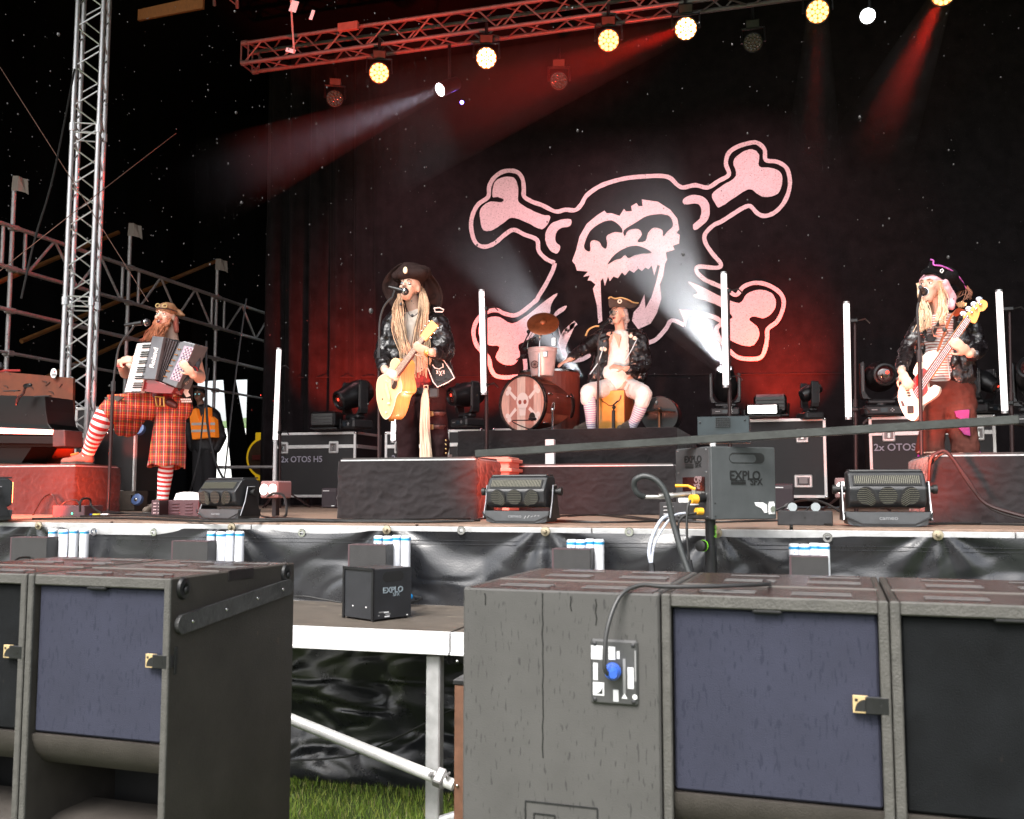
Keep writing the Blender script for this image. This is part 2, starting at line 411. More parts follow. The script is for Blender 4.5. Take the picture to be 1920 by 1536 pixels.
stroke('outline_print', S1, .020, PINK)
stroke('outline_print', [(540,760),(530,800),(490,880),(450,945),(430,975),(330,1050),(260,1045),(215,1025),(160,1035),(105,1080),(83,1150),(105,1230),(165,1290),(180,1350),(210,1395),(290,1402),(370,1380),(372,1300)], .020, PINK)
stroke('outline_print', [(1270,1110),(1200,1082),(1165,1130),(1110,1190),(1050,1212)], .020, PINK)
stroke('outline_print', [(660,1095),(600,1150),(575,1210),(600,1280)], .020, PINK, 4.4)
patch('bone_print', [(190,385),(200,310),(240,280),(300,276),(325,300),(335,350),(335,410),(370,440),(410,462),(470,488),(515,500),(470,570),(380,530),(300,505),(250,535),(190,575),(150,578),(130,560),(118,480),(135,440),(180,415),(240,418),(252,402),(220,388)], .020, PINK)
patch('bone_print', [(1425,375),(1490,320),(1560,270),(1545,190),(1590,140),(1650,120),(1690,150),(1690,215),(1760,225),(1810,250),(1820,300),(1795,370),(1720,388),(1680,370),(1640,345),(1600,360),(1540,400),(1470,445),(1450,435)], .020, PINK)
patch('bone_print', [(1290,865),(1360,890),(1480,950),(1580,985),(1620,935),(1690,910),(1760,930),(1785,980),(1770,1030),(1720,1070),(1660,1060),(1635,1080),(1680,1120),(1690,1170),(1660,1220),(1610,1225),(1530,1195),(1500,1140),(1510,1090),(1540,1060),(1480,1010),(1400,975),(1320,945),(1345,925)], .020, PINK)
patch('bone_print', [(555,930),(470,985),(390,1050),(300,1100),(230,1065),(160,1070),(115,1120),(120,1180),(170,1222),(230,1230),(208,1290),(250,1330),(310,1330),(345,1280),(335,1220),(400,1190),(460,1120),(510,1050),(520,990)], .020, PINK, 3)
patch('whisker_print', [(608,1000),(560,1020),(520,1065),(500,1100),(545,1060),(590,1030)], .020, PINK, 3)
patch('whisker_print', [(560,1100),(575,1170),(600,1130),(658,1090),(625,1180),(600,1240),(620,1290),(650,1300),(690,1290),(735,1270),(740,1290),(700,1310),(655,1320),(590,1290),(570,1220),(585,1160),(570,1180)], .020, PINK, 2)
patch('ear_print', [(630,515),(580,515),(520,540),(490,590),(490,640),(515,690),(555,705),(570,665),(545,640),(545,600),(570,565),(625,552)], .020, PINK)
patch('ear_print', [(1265,400),(1310,378),(1370,385),(1405,420),(1412,480),(1390,530),(1330,575),(1320,545),(1355,510),(1365,460),(1340,425),(1270,430)], .020, PINK)
patch('spike_print', [(1240,1018),(1290,1040),(1275,1120),(1262,1070)], .020, PINK, sm=False)
FACE = [(820,465),(832,480),(860,480),(905,495),(930,455),(942,470),(975,468),(970,440),(1000,422),(1012,440),(1035,440),(1030,402),(1120,415),(1190,460),(1230,510),(1240,570),(1225,590),(1243,602),(1240,650),(1205,662),(1215,685),(1165,700),(1172,740),(1160,765),(1150,830),(1132,880),(1140,960),(1115,1040),(1080,1100),(1010,1132),(975,1085),(985,1035),(1015,1005),(1045,935),(1050,1015),(1085,950),(1110,870),(1132,775),(1118,770),(1100,830),(1085,772),(1068,795),(1050,785),(1030,805),(1010,790),(985,815),(960,800),(935,830),(918,812),(895,845),(870,835),(850,862),(840,835),(822,888),(812,845),(798,860),(800,930),(805,1040),(808,1085),(785,1100),(778,1000),(755,905),(770,880),(742,858),(725,858),(738,830),(700,838),(728,808),(665,802),(655,770),(638,748),(660,690),(680,610),(720,540),(780,490)]
patch('face_print', FACE, .020, PINK, sm=False)
patch('brow_shade_print', [(705,660),(740,580),(800,535),(860,520),(910,555),(920,588),(880,585),(840,600),(830,622),(835,650),(828,680),(805,665),(790,640),(760,630),(740,645),(740,690),(720,690)], .028, INK, 3, .5)
patch('brow_shade_print', [(930,575),(1000,530),(1060,495),(1140,485),(1190,500),(1205,550),(1175,580),(1150,610),(1145,575),(1100,560),(1065,590),(1050,635),(1005,640),(1030,600),(1010,568),(955,575),(935,610)], .028, INK, 3, .5)
patch('nose_shade_print', [(838,765),(880,710),(950,670),(1020,666),(1085,700),(1040,705),(990,715),(955,732),(935,715),(910,735),(880,742)], .028, INK, 3, .5)
# ---------------- risers dressed in black molton
WR = mat('creased black molton', (.017, .015, .016), .9, var=.3, vs=4, bump=.6, bs=26, spec=.15, sheen=.15)
def cloth_box(root, name, w_, d_, h, m, amp=.0115, seed=0, top=True, res=.011, hem=None):
    """skirt wrapped round a riser: creased sheets on front and both sides"""
    g = MB()
    def wr(u, z):
        a = noise.noise(Vector((u * 7 + seed, z * 9, seed))) + .5 * noise.noise(Vector((u * 19, z * 23 + u * 9, seed + 3)))
        cr = abs(noise.noise(Vector((u * 6 + z * 8, z * 11 - u * 5, seed + 7))))
        cr2 = abs(noise.noise(Vector((u * 9 - z * 13, z * 12 + u * 8, seed + 1))))
        return amp * (a * .45 + max(0, .22 - cr) * 3.2 + max(0, .16 - cr2) * 2.6)
    path = [(0, d_), (0, 0), (w_, 0), (w_, d_)]; acc = 0; cols = []
    for i in range(3):
        a, b = Vector(path[i]), Vector(path[i + 1]); L = (b - a).length; n = max(2, int(L / res)); nr = Vector(((b - a).y, -(b - a).x)).normalized()
        for j in range(n + (i == 2)):
            p = a + (b - a) * j / n; cols.append((p, nr, acc + L * j / n))
        acc += L
    nz = max(2, int(h / res)); vs = []
    for k in range(nz + 1):
        z = h * k / nz; fr = 1 - k / nz
        for p, nr, u in cols:
            q = wr(u, z) * min(1, fr * 6) + .006 * fr
            vs.append((p.x + nr.x * q, p.y + nr.y * q, z + .002))
    m_ = len(cols); fs = [(k * m_ + j, k * m_ + j + 1, (k + 1) * m_ + j + 1, (k + 1) * m_ + j) for k in range(nz) for j in range(m_ - 1)]
    g.add(vs, fs); o = g.build(name, m, root, smooth=True, angle=180); return o
def riser(label, px0, px1, D, depth, h, seed, z0=SZ, trim=True, m=WR):
    a = P(px0, 900, D).x; b = P(px1, 900, D).x
    t = thing('stage_riser', label, 'riser', (a, D, z0))
    g = MB(); g.box(((b - a) / 2, depth / 2, h - .03), (b - a - .02, depth - .02, .055), bev=.004); g.build('deck_frame', ALU, t)
    g = MB(); g.box(((b - a) / 2, depth / 2, h + .004), (b - a - .04, depth - .04, .012)); g.build('deck_board', mat('black phenolic ply', (.03, .027, .026), .4, var=.4, vs=12), t)
    lg = MB(); lg.box((0, 0, (h - .06) / 2), (.05, .05, h - .06))
    for x, y in ((.06, .06), (b - a - .06, .06), (.06, depth - .06), (b - a - .06, depth - .06)): q = lg.build('leg', ALU, t); q.location = (x, y, 0)
    cloth_box(t, 'skirt', b - a, depth, h - (.014 if trim else -.004), m, seed=seed); return t, b - a
r1, _ = riser('wide low riser on the far left under the raised foot', -190, 140, 6.57, .55, .4, 1)
r2, _ = riser('centre riser draped in creased black cloth in front of the hatted singer', 634, 893, 6.0, .55, .4, 5)
r3, _ = riser('right riser draped in black cloth in front of the bass player', 1742, 2100, 6.2, 1.0, .4, 11)
r4, _ = riser('low front step of the drum riser with dark cloth skirt', 915, 1266, 7.7, 1.6, .4, 17)
r5, _ = riser('tall rear drum riser under bass drum and drummer', 858, 1270, 9.4, 2.0, .8, 23, trim=False)
# side drape flowing off riser 2
g = MB(); vs = []
for j in range(13):
    for i in range(15):
        u = i / 14; v = j / 12; e = P(896 + 34 * u * (1 - v) ** .7 + 4 * math.sin(u * 9), 864 + 4 * u, 6.05 + u * .7)
        vs.append((e.x, e.y + .02 * math.sin(u * 20), SZ + .4 * v * (1 - .12 * u * u) + .004))
g.add(vs, [(j * 15 + i, j * 15 + i + 1, (j + 1) * 15 + i + 1, (j + 1) * 15 + i) for j in range(12) for i in range(14)])
tag(g.build('hanging_cloth', WR, smooth=True), 'loose end of black cloth hanging off the right end of the centre riser', 'cloth')
# white leg of deck on the low step, plank end
t = thing('deck_prop', 'short white prop between the two drum riser tiers', 'prop', P(1032, 876, 9.2)); g = MB()
a = P(1032, 877, 9.2); g.box((0, 0, .12), (.09, .06, .30), bev=.004); g.build('post', WHITE, t); g = MB(); g.box((0, 0, -.03), (.14, .1, .02)); g.build('foot', ALU, t)
# pink crate beside centre riser
t = thing('plastic_crate', 'reddish plastic crate between centre riser and drum riser', 'crate', (P(922, 900, 7.35).x, 7.35, SZ))
CR = mat('salmon plastic', (.55, .22, .17), .5); h = .46
g = MB(); g.box((0, .18, h / 2), (.27, .30, h), bev=.006); g.build('body', CR, t)
for k in range(3): g = MB(); g.box((0, .18, h - .03 - k * .075), (.32, .34, .028), bev=.005); g.build('rib', CR, t)
# ---------------- front skirt of the stage (glossy black PVC)
TARP = mat('wet black pvc tarpaulin', (.018, .019, .022), .29, var=.25, vs=7, bump=.12, bs=120, spec=.75)
bolts = [66, 430, 722, 1020, 1344, 1760]; eyes = [171, 284, 562, 863, 1178, 1552]
TY = LIP - .075
bx = [P(q, 992, TY).x for q in bolts]; ex = [P(q, 999, TY).x for q in eyes]
sagx = [P(172, 990, TY).x, P(284, 990, TY).x, P(600, 990, TY).x]
def tarp(x, z):
    h = 1.40 - z
    d = .05 * noise.noise(Vector((x * 1.1, z * .9, 2))) * min(1, h * 4)
    d += .022 * noise.noise(Vector((x * 2.2 + z * 2.2, z * 4.0, 8))) * min(1, h * 5)
    for b in bx:                      # tension folds fanning from every bolt
        dx = x - b; rr = math.hypot(dx, h); an = math.atan2(dx, h + .02)
        d += .020 * math.exp(-rr * 2.2) * math.sin(an * 9 + b * 3) * min(1, rr * 8)
    r1_ = abs(noise.noise(Vector((x * 1.3 + z * 1.6, z * 3 - x * .7, 12)))); d -= .035 * max(0, .25 - r1_) * 2 * min(1, h * 3)
    r2_ = abs(noise.noise(Vector((x * 3.3 - z * 4.6, z * 5 + x * 2, 4)))); d -= .010 * max(0, .2 - r2_) * 4 * min(1, h * 3)
    if h > .98: d -= .04 * math.sin((h - .98) * 14 + noise.noise(Vector((x * 2, 0, 0))) * 2) * .5
    if z < .55: d += .04 * noise.noise(Vector((x * 1.2, z * 3.2, 33))) - .015 * max(0, .2 - abs(noise.noise(Vector((x * 2 + z * 3, z * 7, 21))))) * 6
    return d
g = MB(); vs = []; nx, nz = 620, 130; x0, x1 = -8.6, 4.6
for j in range(nz + 1):
    for i in range(nx + 1):
        x = x0 + (x1 - x0) * i / nx
        top = SZ - .035
        for s_, amp, wd in ((sum(sagx[:2]) / 2, .05, .42), (sagx[2], .02, .3), (P(1430, 990, TY).x, .012, .4)):
            top -= amp * max(0, math.cos(min(1, abs(x - s_) / wd) * math.pi / 2)) ** .6
        z = .01 + (top - .01) * (j / nz) ** .9
        vs.append((x, TY - tarp(x, z) - (.03 * max(0, .3 - z) / .3), z))
g.add(vs, [(j * (nx + 1) + i, j * (nx + 1) + i + 1, (j + 1) * (nx + 1) + i + 1, (j + 1) * (nx + 1) + i) for j in range(nz) for i in range(nx)])
tp = g.build('stage_skirt', TARP, smooth=True, angle=180); TM[tp.name] = Matrix.Identity(4)
tag(tp, 'glossy wrinkled black tarpaulin hung along the front edge of the stage', 'tarpaulin')
rb = MB(); rb.lathe([(.010, 0), (.022, 0), (.024, .003), (.022, .006), (.012, .006), (.010, .002)], 16, 0, Matrix.Rotation(R(90), 4, 'X'), caps=False)
BR = mat('brass bolt', (.42, .36, .26), .4, .8, var=.3, vs=60)
for q, y in zip(eyes, (998, 998.5, 1000, 995, 998, 1009)):
    p = P(q, y, TY - .03); p.y = TY - tarp(p.x, p.z) - .004; o = rb.build('eyelet', CHROME, tp, smooth=True); o.location = p
bl = MB(); bl.lathe([(.001, .026), (.008, .025), (.011, .018), (.011, .010), (.024, .008), (.026, .003), (.026, 0)], 14, 0, Matrix.Rotation(R(90), 4, 'X'))
for q, y in zip(bolts, (986, 989, 994, 997, 1000, 1004)):
    p = P(q, y, TY - .03); p.y = TY - tarp(p.x, p.z) - .002; o = bl.build('bolt', BR, tp, smooth=True); o.location = p
for s_ in (1, -1):
    g = MB(); g.tube([(x0 + (x1 - x0) * i / 200, TY - tarp(x0 + (x1 - x0) * i / 200, 1.315 - .01 * s_) - .003, 1.315 - .01 * s_) for i in range(201)], .0012, 4)
    g.build('stitching', mat('tarp seam', (.035, .036, .04), .4), tp)
# ---------------- pit platform in front of the skirt
DZ = .98; DF = 4.04
BOARD = mat('weathered deck plywood', (.085, .070, .056), .6, var=.45, vs=7, bump=.3, bs=50, stretch=(1, 5, 1), spots=((.32, .27, .20), 9, .68, (1, 3, 1)))
xm = P(846, 1190, DF).x
WALU = mat('bright scratched aluminium', (.80, .80, .80), .42, .25, var=.06, vs=20, spots=((.45, .42, .38), 22, .72, (1, 1, 4)))
def deck(x0, x1, label):
    t = thing('pit_platform', label, 'platform', (x0, DF, 0)); L = x1 - x0
    g = MB(); g.box((L / 2, .475, DZ - .012), (L - .012, .93, .02), bev=.002); g.build('board', BOARD, t)
    g = MB(); g.box((L / 2, 0, DZ - .05), (L - .004, .035, .095), bev=.003); g.box((L / 2, -.006, DZ - .092), (L - .004, .046, .012), bev=.002); g.build('front_rail', WALU, t)
    g = MB(); g.box((L / 2, .95, DZ - .045), (L - .004, .03, .085), bev=.003); g.build('rear_rail', ALUD, t)
    for x in (.02, L - .02): g = MB(); g.box((x, .475, DZ - .05), (.03, .91, .08)); g.build('side_rail', ALUD, t)
    for x in (.09, L - .09):
        for y in (.05, .9): g = MB(); g.box((x, y, (DZ - .1) / 2 - .02), (.065, .06, DZ - .08), bev=.006); g.build('leg', ALUD, t)
    return t
pd = deck(xm - 2.0, xm - .002, 'plywood platform with white aluminium edge and a diagonal pipe under it')
deck(xm + .002, xm + 2.0, 'plywood platform in front of the skirt behind the right row of subwoofers')
deck(xm - 4.0, xm - 2.004, 'plywood platform in front of the skirt behind the left row of subwoofers')
a = P(470, 1318, DF - .02); b = P(851, 1472, DF - .06)
t = thing('brace_pipe', 'round aluminium pipe running diagonally down to the platform leg', 'pipe', a)
g = MB(); g.tube([a, b], .0245, 20); g.lathe([(.0245, 0), (.020, .0), (.020, -.01)], 20, 0, Matrix.Translation(b) @ (b - a).to_track_quat('Z', 'Y').to_matrix().to_4x4(), caps=False)
g.build('tube', mat('worn white aluminium tube', (.72, .72, .70), .42, .35, var=.12, vs=12), t, smooth=True, world=True)
c = P(826, 1462, DF - .05); ax = (b - a).normalized(); x_, y_, z_ = frame(ax); Mt = Matrix((x_, y_, z_)).transposed().to_4x4(); Mt.translation = c
g = MB(); g.lathe([(.026, -.025), (.034, -.024), (.034, .024), (.026, .025)], 18, 0, Mt, caps=False); g.box((0, .02, 0), (.07, .05, .04), bev=.006, M=Mt)
for s_ in (-.014, .02): g.tube([c + Vector((s_ * 2, -.06, .03)), c + Vector((s_ * 2, .0, .03))], .006, 8); g.tube([c + Vector((s_ * 2, -.045, .03)), c + Vector((s_ * 2, -.035, .03))], .012, 6)
g.build('clamp', GALV, t, world=True)
a = P(800, 1545, DF + .0); b = P(880, 1505, DF)
t = thing('brace_pipe', 'short end of a second pipe at the foot of the platform leg', 'pipe', a); g = MB(); g.tube([P(828, 1540, DF - .05), P(905, 1515, DF - .05)], .024, 18); g.build('tube', ALU, t, smooth=True, world=True)
t = thing('brown_panel', 'narrow brown painted panel edge with two screws beside the grey subwoofer', 'panel', P(860, 1400, 3.72)); g = MB()
a = P(852, 1232, 3.72); b = P(880, 1232, 3.72); g.box(((a.x + b.x) / 2, 3.9, .41), (b.x - a.x, .36, .82), bev=.004); g.build('board', mat('brown painted wood', (.13, .06, .035), .5, var=.35, vs=15), t, world=True)
g = MB(); g.box(((a.x + b.x) / 2, 3.9, .83), (b.x - a.x + .01, .37, .02), bev=.003); g.build('cap', BLK, t, world=True)
for y in (1240, 1473): g = MB(); g.ell(P(857, y, 3.715), .006); g.build('screw', CHROME, t, world=True, smooth=True)
g = MB(); g.tube(catm([P(470, 1428, 4.7), P(640, 1420, 4.6), P(740, 1385, 4.4), P(830, 1340, 4.2), P(900, 1310, 4.1)]), .005, 8); tag(g.build('black_cable', RUB, smooth=True), 'thin black cable drooping under the pit platform', 'cable')
g = MB(); g.tube(catm([P(480, 1125, 4.85), P(560, 1118, 4.8), P(600, 1123, 4.8), P(640, 1130, 4.8)]), .005, 8); tag(g.build('black_cable', RUB, smooth=True), 'short cable lying on the platform behind the left subwoofer', 'cable')
# ---------------- subwoofers
CAB = mat('grey brown textured cabinet paint', (.047, .041, .036), .62, var=.30, vs=4, bump=.25, bs=240, spec=.25, spots=((.075, .062, .045), 38, .71, (1, 1, .5)))
CABT = mat('wet cabinet top red light tint', (.036, .022, .020), .13, var=.35, vs=9, bump=.35, bs=160, spec=.7)  # red cast of the stage light put into the wet top colour
CABR = mat('rain streaked cabinet paint', (.069, .067, .064), .55, var=.10, vs=6, bump=.12, bs=260, spots=((.040, .039, .038), 40, .615, (3.4, 3.4, .62)), spec=.25)
GRB = mat('blue grey acoustic cloth', (.030, .032, .050), .85, var=.14, vs=5, bump=.2, bs=300, spots=((.022, .024, .039), 60, .60, (2.2, 2.2, .5)), spec=.2)
GRK = mat('black acoustic cloth', (.0065, .0072, .008), .85, var=.4, vs=8, bump=.25, bs=300, spec=.12, spots=((.018, .016, .015), 40, .70, (2, 2, .6)))
GOLD = mat('pale gold badge', (.50, .37, .19), .45, .2)
EDGE = mat('worn cabinet edge', (.064, .061, .055), .6, var=.25, vs=22, bump=.3, bs=150)
SW, SH, SD = .557, 1.31, .72
def sub(label, loc, rz, cloth, back=False, side=False):
    t = thing('subwoofer', label, 'subwoofer', loc, rz); e = .021
    cab = CABR if back else CAB
    g = MB()
    g.box((e / 2, SD / 2, SH / 2), (e, SD, SH), bev=.004); g.box((SW - e / 2, SD / 2, SH / 2), (e, SD, SH), bev=.004)
    g.box((SW / 2, SD / 2, e / 2), (SW - 2 * e, SD - .004, e)); 
    g.box((SW / 2, SD - e / 2, SH / 2), (SW - 2 * e + .002, e, SH - 2 * e))
    g.build('cabinet', cab, t)
    g = MB(); g.box((SW / 2, SD / 2, SH - e / 2), (SW - 2 * e, SD - .006, e)); g.build('top_panel', CABT, t)
    # runners and stacking grooves on the top
    SK = mat('grey plastic runner', (.085, .083, .08), .3, var=.3, vs=30)
    rs = MB(); rs.box((0, 0, 0), (.15, .012, .004), bev=.002)
    for y in (.07, .115, .42, .465, .62):
        for x in (.16, .40):
            o = rs.build('runner', SK, t); o.location = (x + (.03 if y > .4 else 0), y, SH + .001)
    g = MB(); g.box((SW / 2, .27, SH + .001), (SW - .03, .012, .005)); g.build('groove', mat('groove dirt', (.12, .11, .10), .6), t)
    if back:                              # turned round: plain back towards the crowd
        g = MB(); g.box((SW / 2, -.002, SH / 2), (SW - .002, .012, SH - .004), bev=.005); g.build('rear_panel', cab, t)
        pm = MB(); px, pz = .435, 1.10
        pm.box((px, -.012, pz), (.128, .012, .17), bev=.006); pm.build('connector_plate', mat('connector plate', (.05, .05, .05), .4, var=.2, vs=20), t)
        for a, b in ((-.052, .073), (.052, .073), (-.052, -.073), (.052, -.073)): q = MB(); q.ell((px + a, -.019, pz + b), (.006, .003, .006)); q.build('screw', GREYM, t, smooth=True)
        for (x, z, w_, h) in ((-.044, .05, .035, .036), (-.005, .05, .018, .034), (.012, .046, .008, .02), (-.05, .0, .012, .045), (.045, -.012, .016, .055), (.028, -.008, .007, .09), (.058, .02, .004, .08), (.005, -.06, .014, .03)):
            q = MB(); q.box((px + x, -.0186, pz + z), (w_, .001, h)); q.build('label_sticker', mat('label white', (.62, .62, .63), .5) if h < .06 else mat('label grey', (.22, .22, .22), .5), t)
        q = MB(); q.box((px - .042, -.0186, pz - .045), (.03, .001, .034)); q.build('logo_plate', mat('label white', (.62, .62, .63)), t)
        q = MB(); q.prism([(px - .053, -.0192, pz - .058)] + [(px - .053 + .022 * math.sin(k * math.pi / 12), -.0192, pz - .058 + .024 * (1 - math.cos(k * math.pi / 12))) for k in range(1, 6)] + [(px - .031, -.0192, pz - .034), (px - .031, -.0192, pz - .058)], (0, -.0006, 0)); q.build('logo_arc', BLK, t)
        q = MB(); q.add([(px + .02, -.0192, pz - .066), (px + .036, -.0192, pz - .066), (px + .028, -.0192, pz - .052)], [(0, 1, 2)]); q.build('warning_triangle', WHITE, t)
        q = MB(); q.lathe([(.0, -.001), (.0065, 0), (.0065, .001)], 12, 0, Matrix.Translation((px + .056, -.019, pz - .06)) @ Matrix.Rotation(R(90), 4, 'X')); q.build('round_mark', WHITE, t)
        c = Vector((px - .003, -.02, pz + .005)); q = MB()
        q.lathe([(.022, 0), (.022, .016), (.017, .018), (.017, .05), (.012, .056), (.010, .06)], 18, 0, Matrix.Translation(c) @ Matrix.Rotation(R(90), 4, 'X') @ Matrix.Rotation(R(14), 4, 'Y')); q.build('blue_plug', mat('blue plastic plug', (.03, .10, .45), .4), t, smooth=True)
        for x, z1, z0 in ((.068, 1.295, 1.262), (.235, 1.30, .86), (.315, 1.295, 1.255), (.385, 1.29, 1.22)):
            q = MB(); k = int((z1 - z0) / .03) + 2
            q.tube([(x + .004 * noise.noise(Vector((z0, j * .9, x * 9))), -.0085, z1 + (z0 - z1) * j / k) for j in range(k + 1)], (.0019), 5); q.build('water_trail', mat('water trail', (.02, .02, .02), .25), t)
        q = MB(); 
        for d in (0, .03):
            a, b, c_, d_ = .185 + d * .8, .385 - d * 3.9 if d else .385, .742 - d, .60
            for s_ in (((a + b) / 2, c_, b - a, .004), (a, (c_ + d_) / 2, .004, c_ - d_), (b, (c_ + d_) / 2, .004, c_ - d_)): q.box((s_[0], -.0085, s_[1]), (s_[2], .003, s_[3]))
        q.build('moulded_outline', BLK, t)
        return t
    G0, G1 = .80, SH - .035
    g = MB(); g.box((SW / 2, .006, SH - .018), (SW - 2 * e, .016, .034), bev=.004)
    g.box((e / 2, -.001, SH / 2), (e + .003, .012, SH - .002), bev=.003); g.box((SW - e / 2, -.001, SH / 2), (e + .003, .012, SH - .002), bev=.003)
    g.build('front_frame', EDGE, t)
    g = MB(); g.box((SW / 2, .030, (G0 + G1) / 2), (SW - 2 * e - .006, .02, G1 - G0 - .004), bev=.006); g.build('grille', cloth, t)
    g = MB(); g.box((SW / 2, .024, .20), (SW - 2 * e - .006, .02, .36), bev=.006); g.build('grille', cloth, t)
    # curved lips of the horn mouth
    def lip(z0, s_):
        q = MB(); pr = [(.012, 0), (.014, .02), (.03, .06), (.07, .10), (.14, .125), (.3, .13), (.3, 0)]
        q.prism([(e + .001, y, z0 - s_ * z) for y, z in pr], (SW - 2 * e - .002, 0, 0)); q.build('port_lip', CAB, t, smooth=True, angle=30)
    lip(G0 - .004, 1); lip(.385, -1)
    g = MB(); g.box((SW / 2, .42, .59), (SW - 2 * e, .02, .45)); g.build('port_back', mat('port dark', (.008, .008, .008), .9), t)
    q = MB(); q.box((SW / 2 - .01, .010, G1 - .003), (.075, .022, .012), bev=.004); q.build('grille_clip', BLK, t)
    bz = 1.055; q = MB(); q.box((SW - .031, -.004, bz), (.055, .008, .042), bev=.002); q.build('hinge_bracket', BLKM, t)
    q = MB(); q.lathe([(.0, 0), (.0035, 0), (.0035, .001)], 10, 0, Matrix.Translation((SW - .022, -.0085, bz)) @ Matrix.Rotation(R(90), 4, 'X')); q.build('bracket_hole', RUB, t)
    q = MB(); q.box((SW - .070, .004, bz), (.036, .010, .042), bev=.001); bd = q.build('badge', GOLD, t)
    x0, z0 = SW - .070 - .0135, bz - .0165
    q = MB(); q.prism([(x0, -.0018, z0)] + [(x0 + .025 * (1 - math.cos(k * math.pi / 16)) , -.0018, z0 + .029 * math.sin(k * math.pi / 16)) for k in range(1, 9)] + [(x0 + .027, -.0018, z0 + .029), (x0 + .027, -.0018, z0)], (0, .001, 0)); q.build('badge_arc', BLK, bd)
    q = MB(); q.box((x0 + .004, -.0012, z0 + .027), (.007, .001, .007)); q.build('badge_dot', BLK, bd)
    if side:                                   # details on the exposed right flank
        S = Matrix.Translation((SW, 0, 0))
        q = MB(); a = Vector((.006, .045, 1.165)); b = Vector((.006, .655, 1.225)); n = (b - a).normalized()
        up = Vector((0, -n.z, n.y)); hw = .03
        pts = [a + up * hw * math.sin(th) - n * hw * math.cos(th) for th in [R(-90 + 18 * k) for k in range(11)]]
        pts += [b + up * hw * .95 * math.sin(th) - n * hw * math.cos(th) for th in [R(90 + 18 * k) for k in range(11)]]
        q.prism([Vector((SW + .002, p.y, p.z)) for p in pts], (.016, 0, 0)); o = bevel(q.build('handle_strap', mat('worn rubber strap', (.04, .04, .04), .4, var=.5, vs=14, bump=.3, bs=60), t), .004)
        for k in (.07, .36, .66, .93): p = a + (b - a) * k; q = MB(); q.ell((SW + .019, p.y, p.z), (.003, .006, .006)); q.build('screw', CHROME, t, smooth=True)
        for y in (.055, .655):
            q = MB(); q.lathe([(.0, .006), (.010, .008), (.014, .012), (.027, .010), (.031, .002), (.031, 0)], 18, 0, Matrix.Translation((SW, y, SH - .035)) @ Matrix.Rotation(R(90), 4, 'Y') @ Matrix.Diagonal((1.15, 1, 1, 1))); q.build('corner_cup', BLK, t, smooth=True)
            q = MB(); q.ell((SW + .012, y + .006, SH - .042), (.006, .013, .013)); q.build('rubber_foot', RUB, t, smooth=True)
        q = MB(); q.box((SW + .0005, .37, SH - .016), (.004, .15, .036), bev=.001); q.build('hand_recess', mat('recess dark', (.010, .006, .007), .6), t)
        q = MB(); q.box((SW + .001, .03, bz), (.005, .015, .085), bev=.002); q.build('hinge_slot', BLK, t)
        q = MB(); q.box((SW - .004, .010, bz), (.014, .02, .038), bev=.002); q.build('hinge_knuckle', BLKM, t)
    return t
TH = R(16 - 18.6)      # the sub rows are turned a little against the stage edge
def cam_xy(X, Y): return _r * X + _h * Y
dr = _r * math.cos(R(18.6)) - _h * math.sin(R(18.6)); 
rot = math.atan2(dr.y, dr.x)
Y0 = 2.775; X0 = -89 / F * Y0; base = cam_xy(X0, Y0)
subs_r = []
for k, (lab, cl, bk) in enumerate((('grey rain streaked subwoofer turned round with a blue plug in its back', None, True), ('subwoofer with blue grey cloth right of the streaked one', GRB, False), ('black cloth subwoofer at the right edge of the photo', GRK, False))):
    p = base + dr * (.563 * k); subs_r.append(sub(lab, (p.x, p.y, .006), rot, cl, bk))
fr = cam_xy(-631 / F * 3.04, 3.04)      # right front corner of the left row
for k, (lab, cl) in enumerate((('subwoofer with blue grey cloth and rubber strap on its bare side', GRB), ('dark cloth subwoofer cut by the left edge of the photo', GRK))):
    p = fr - dr * (SW + .566 * k); sub(lab, (p.x, p.y, .006), rot, cl, False, k == 0)
SB = subs_r[0]; MSB = TM[SB.name]
def L(x, y, z): return MSB @ Vector((x, y, z))
g = MB(); g.tube(catm([L(.432, -.075, 1.105), L(.425, -.085, 1.13), L(.43, -.07, 1.22), L(.455, -.03, 1.30), L(.50, .01, 1.328), L(.56, .03, 1.325), L(.65, .06, 1.325), L(.75, .13, 1.325), L(.82, .25, 1.32), L(.80, .36, 1.318)], 8), .0058, 10)
tag(g.build('speaker_cable', mat('grey black cable', (.03, .03, .03), .4), smooth=True), 'thick dark cable looping from the blue plug over the subwoofer tops', 'cable')
g = MB(); g.tube(catm([P(20, 1062, 3.6), P(35, 1047, 3.7), P(60, 1047, 3.8), P(62, 1062, 3.6)], 6), .005, 8); tag(g.build('speaker_cable', RUB, smooth=True), 'short cable loop on top of the leftmost subwoofer', 'cable')
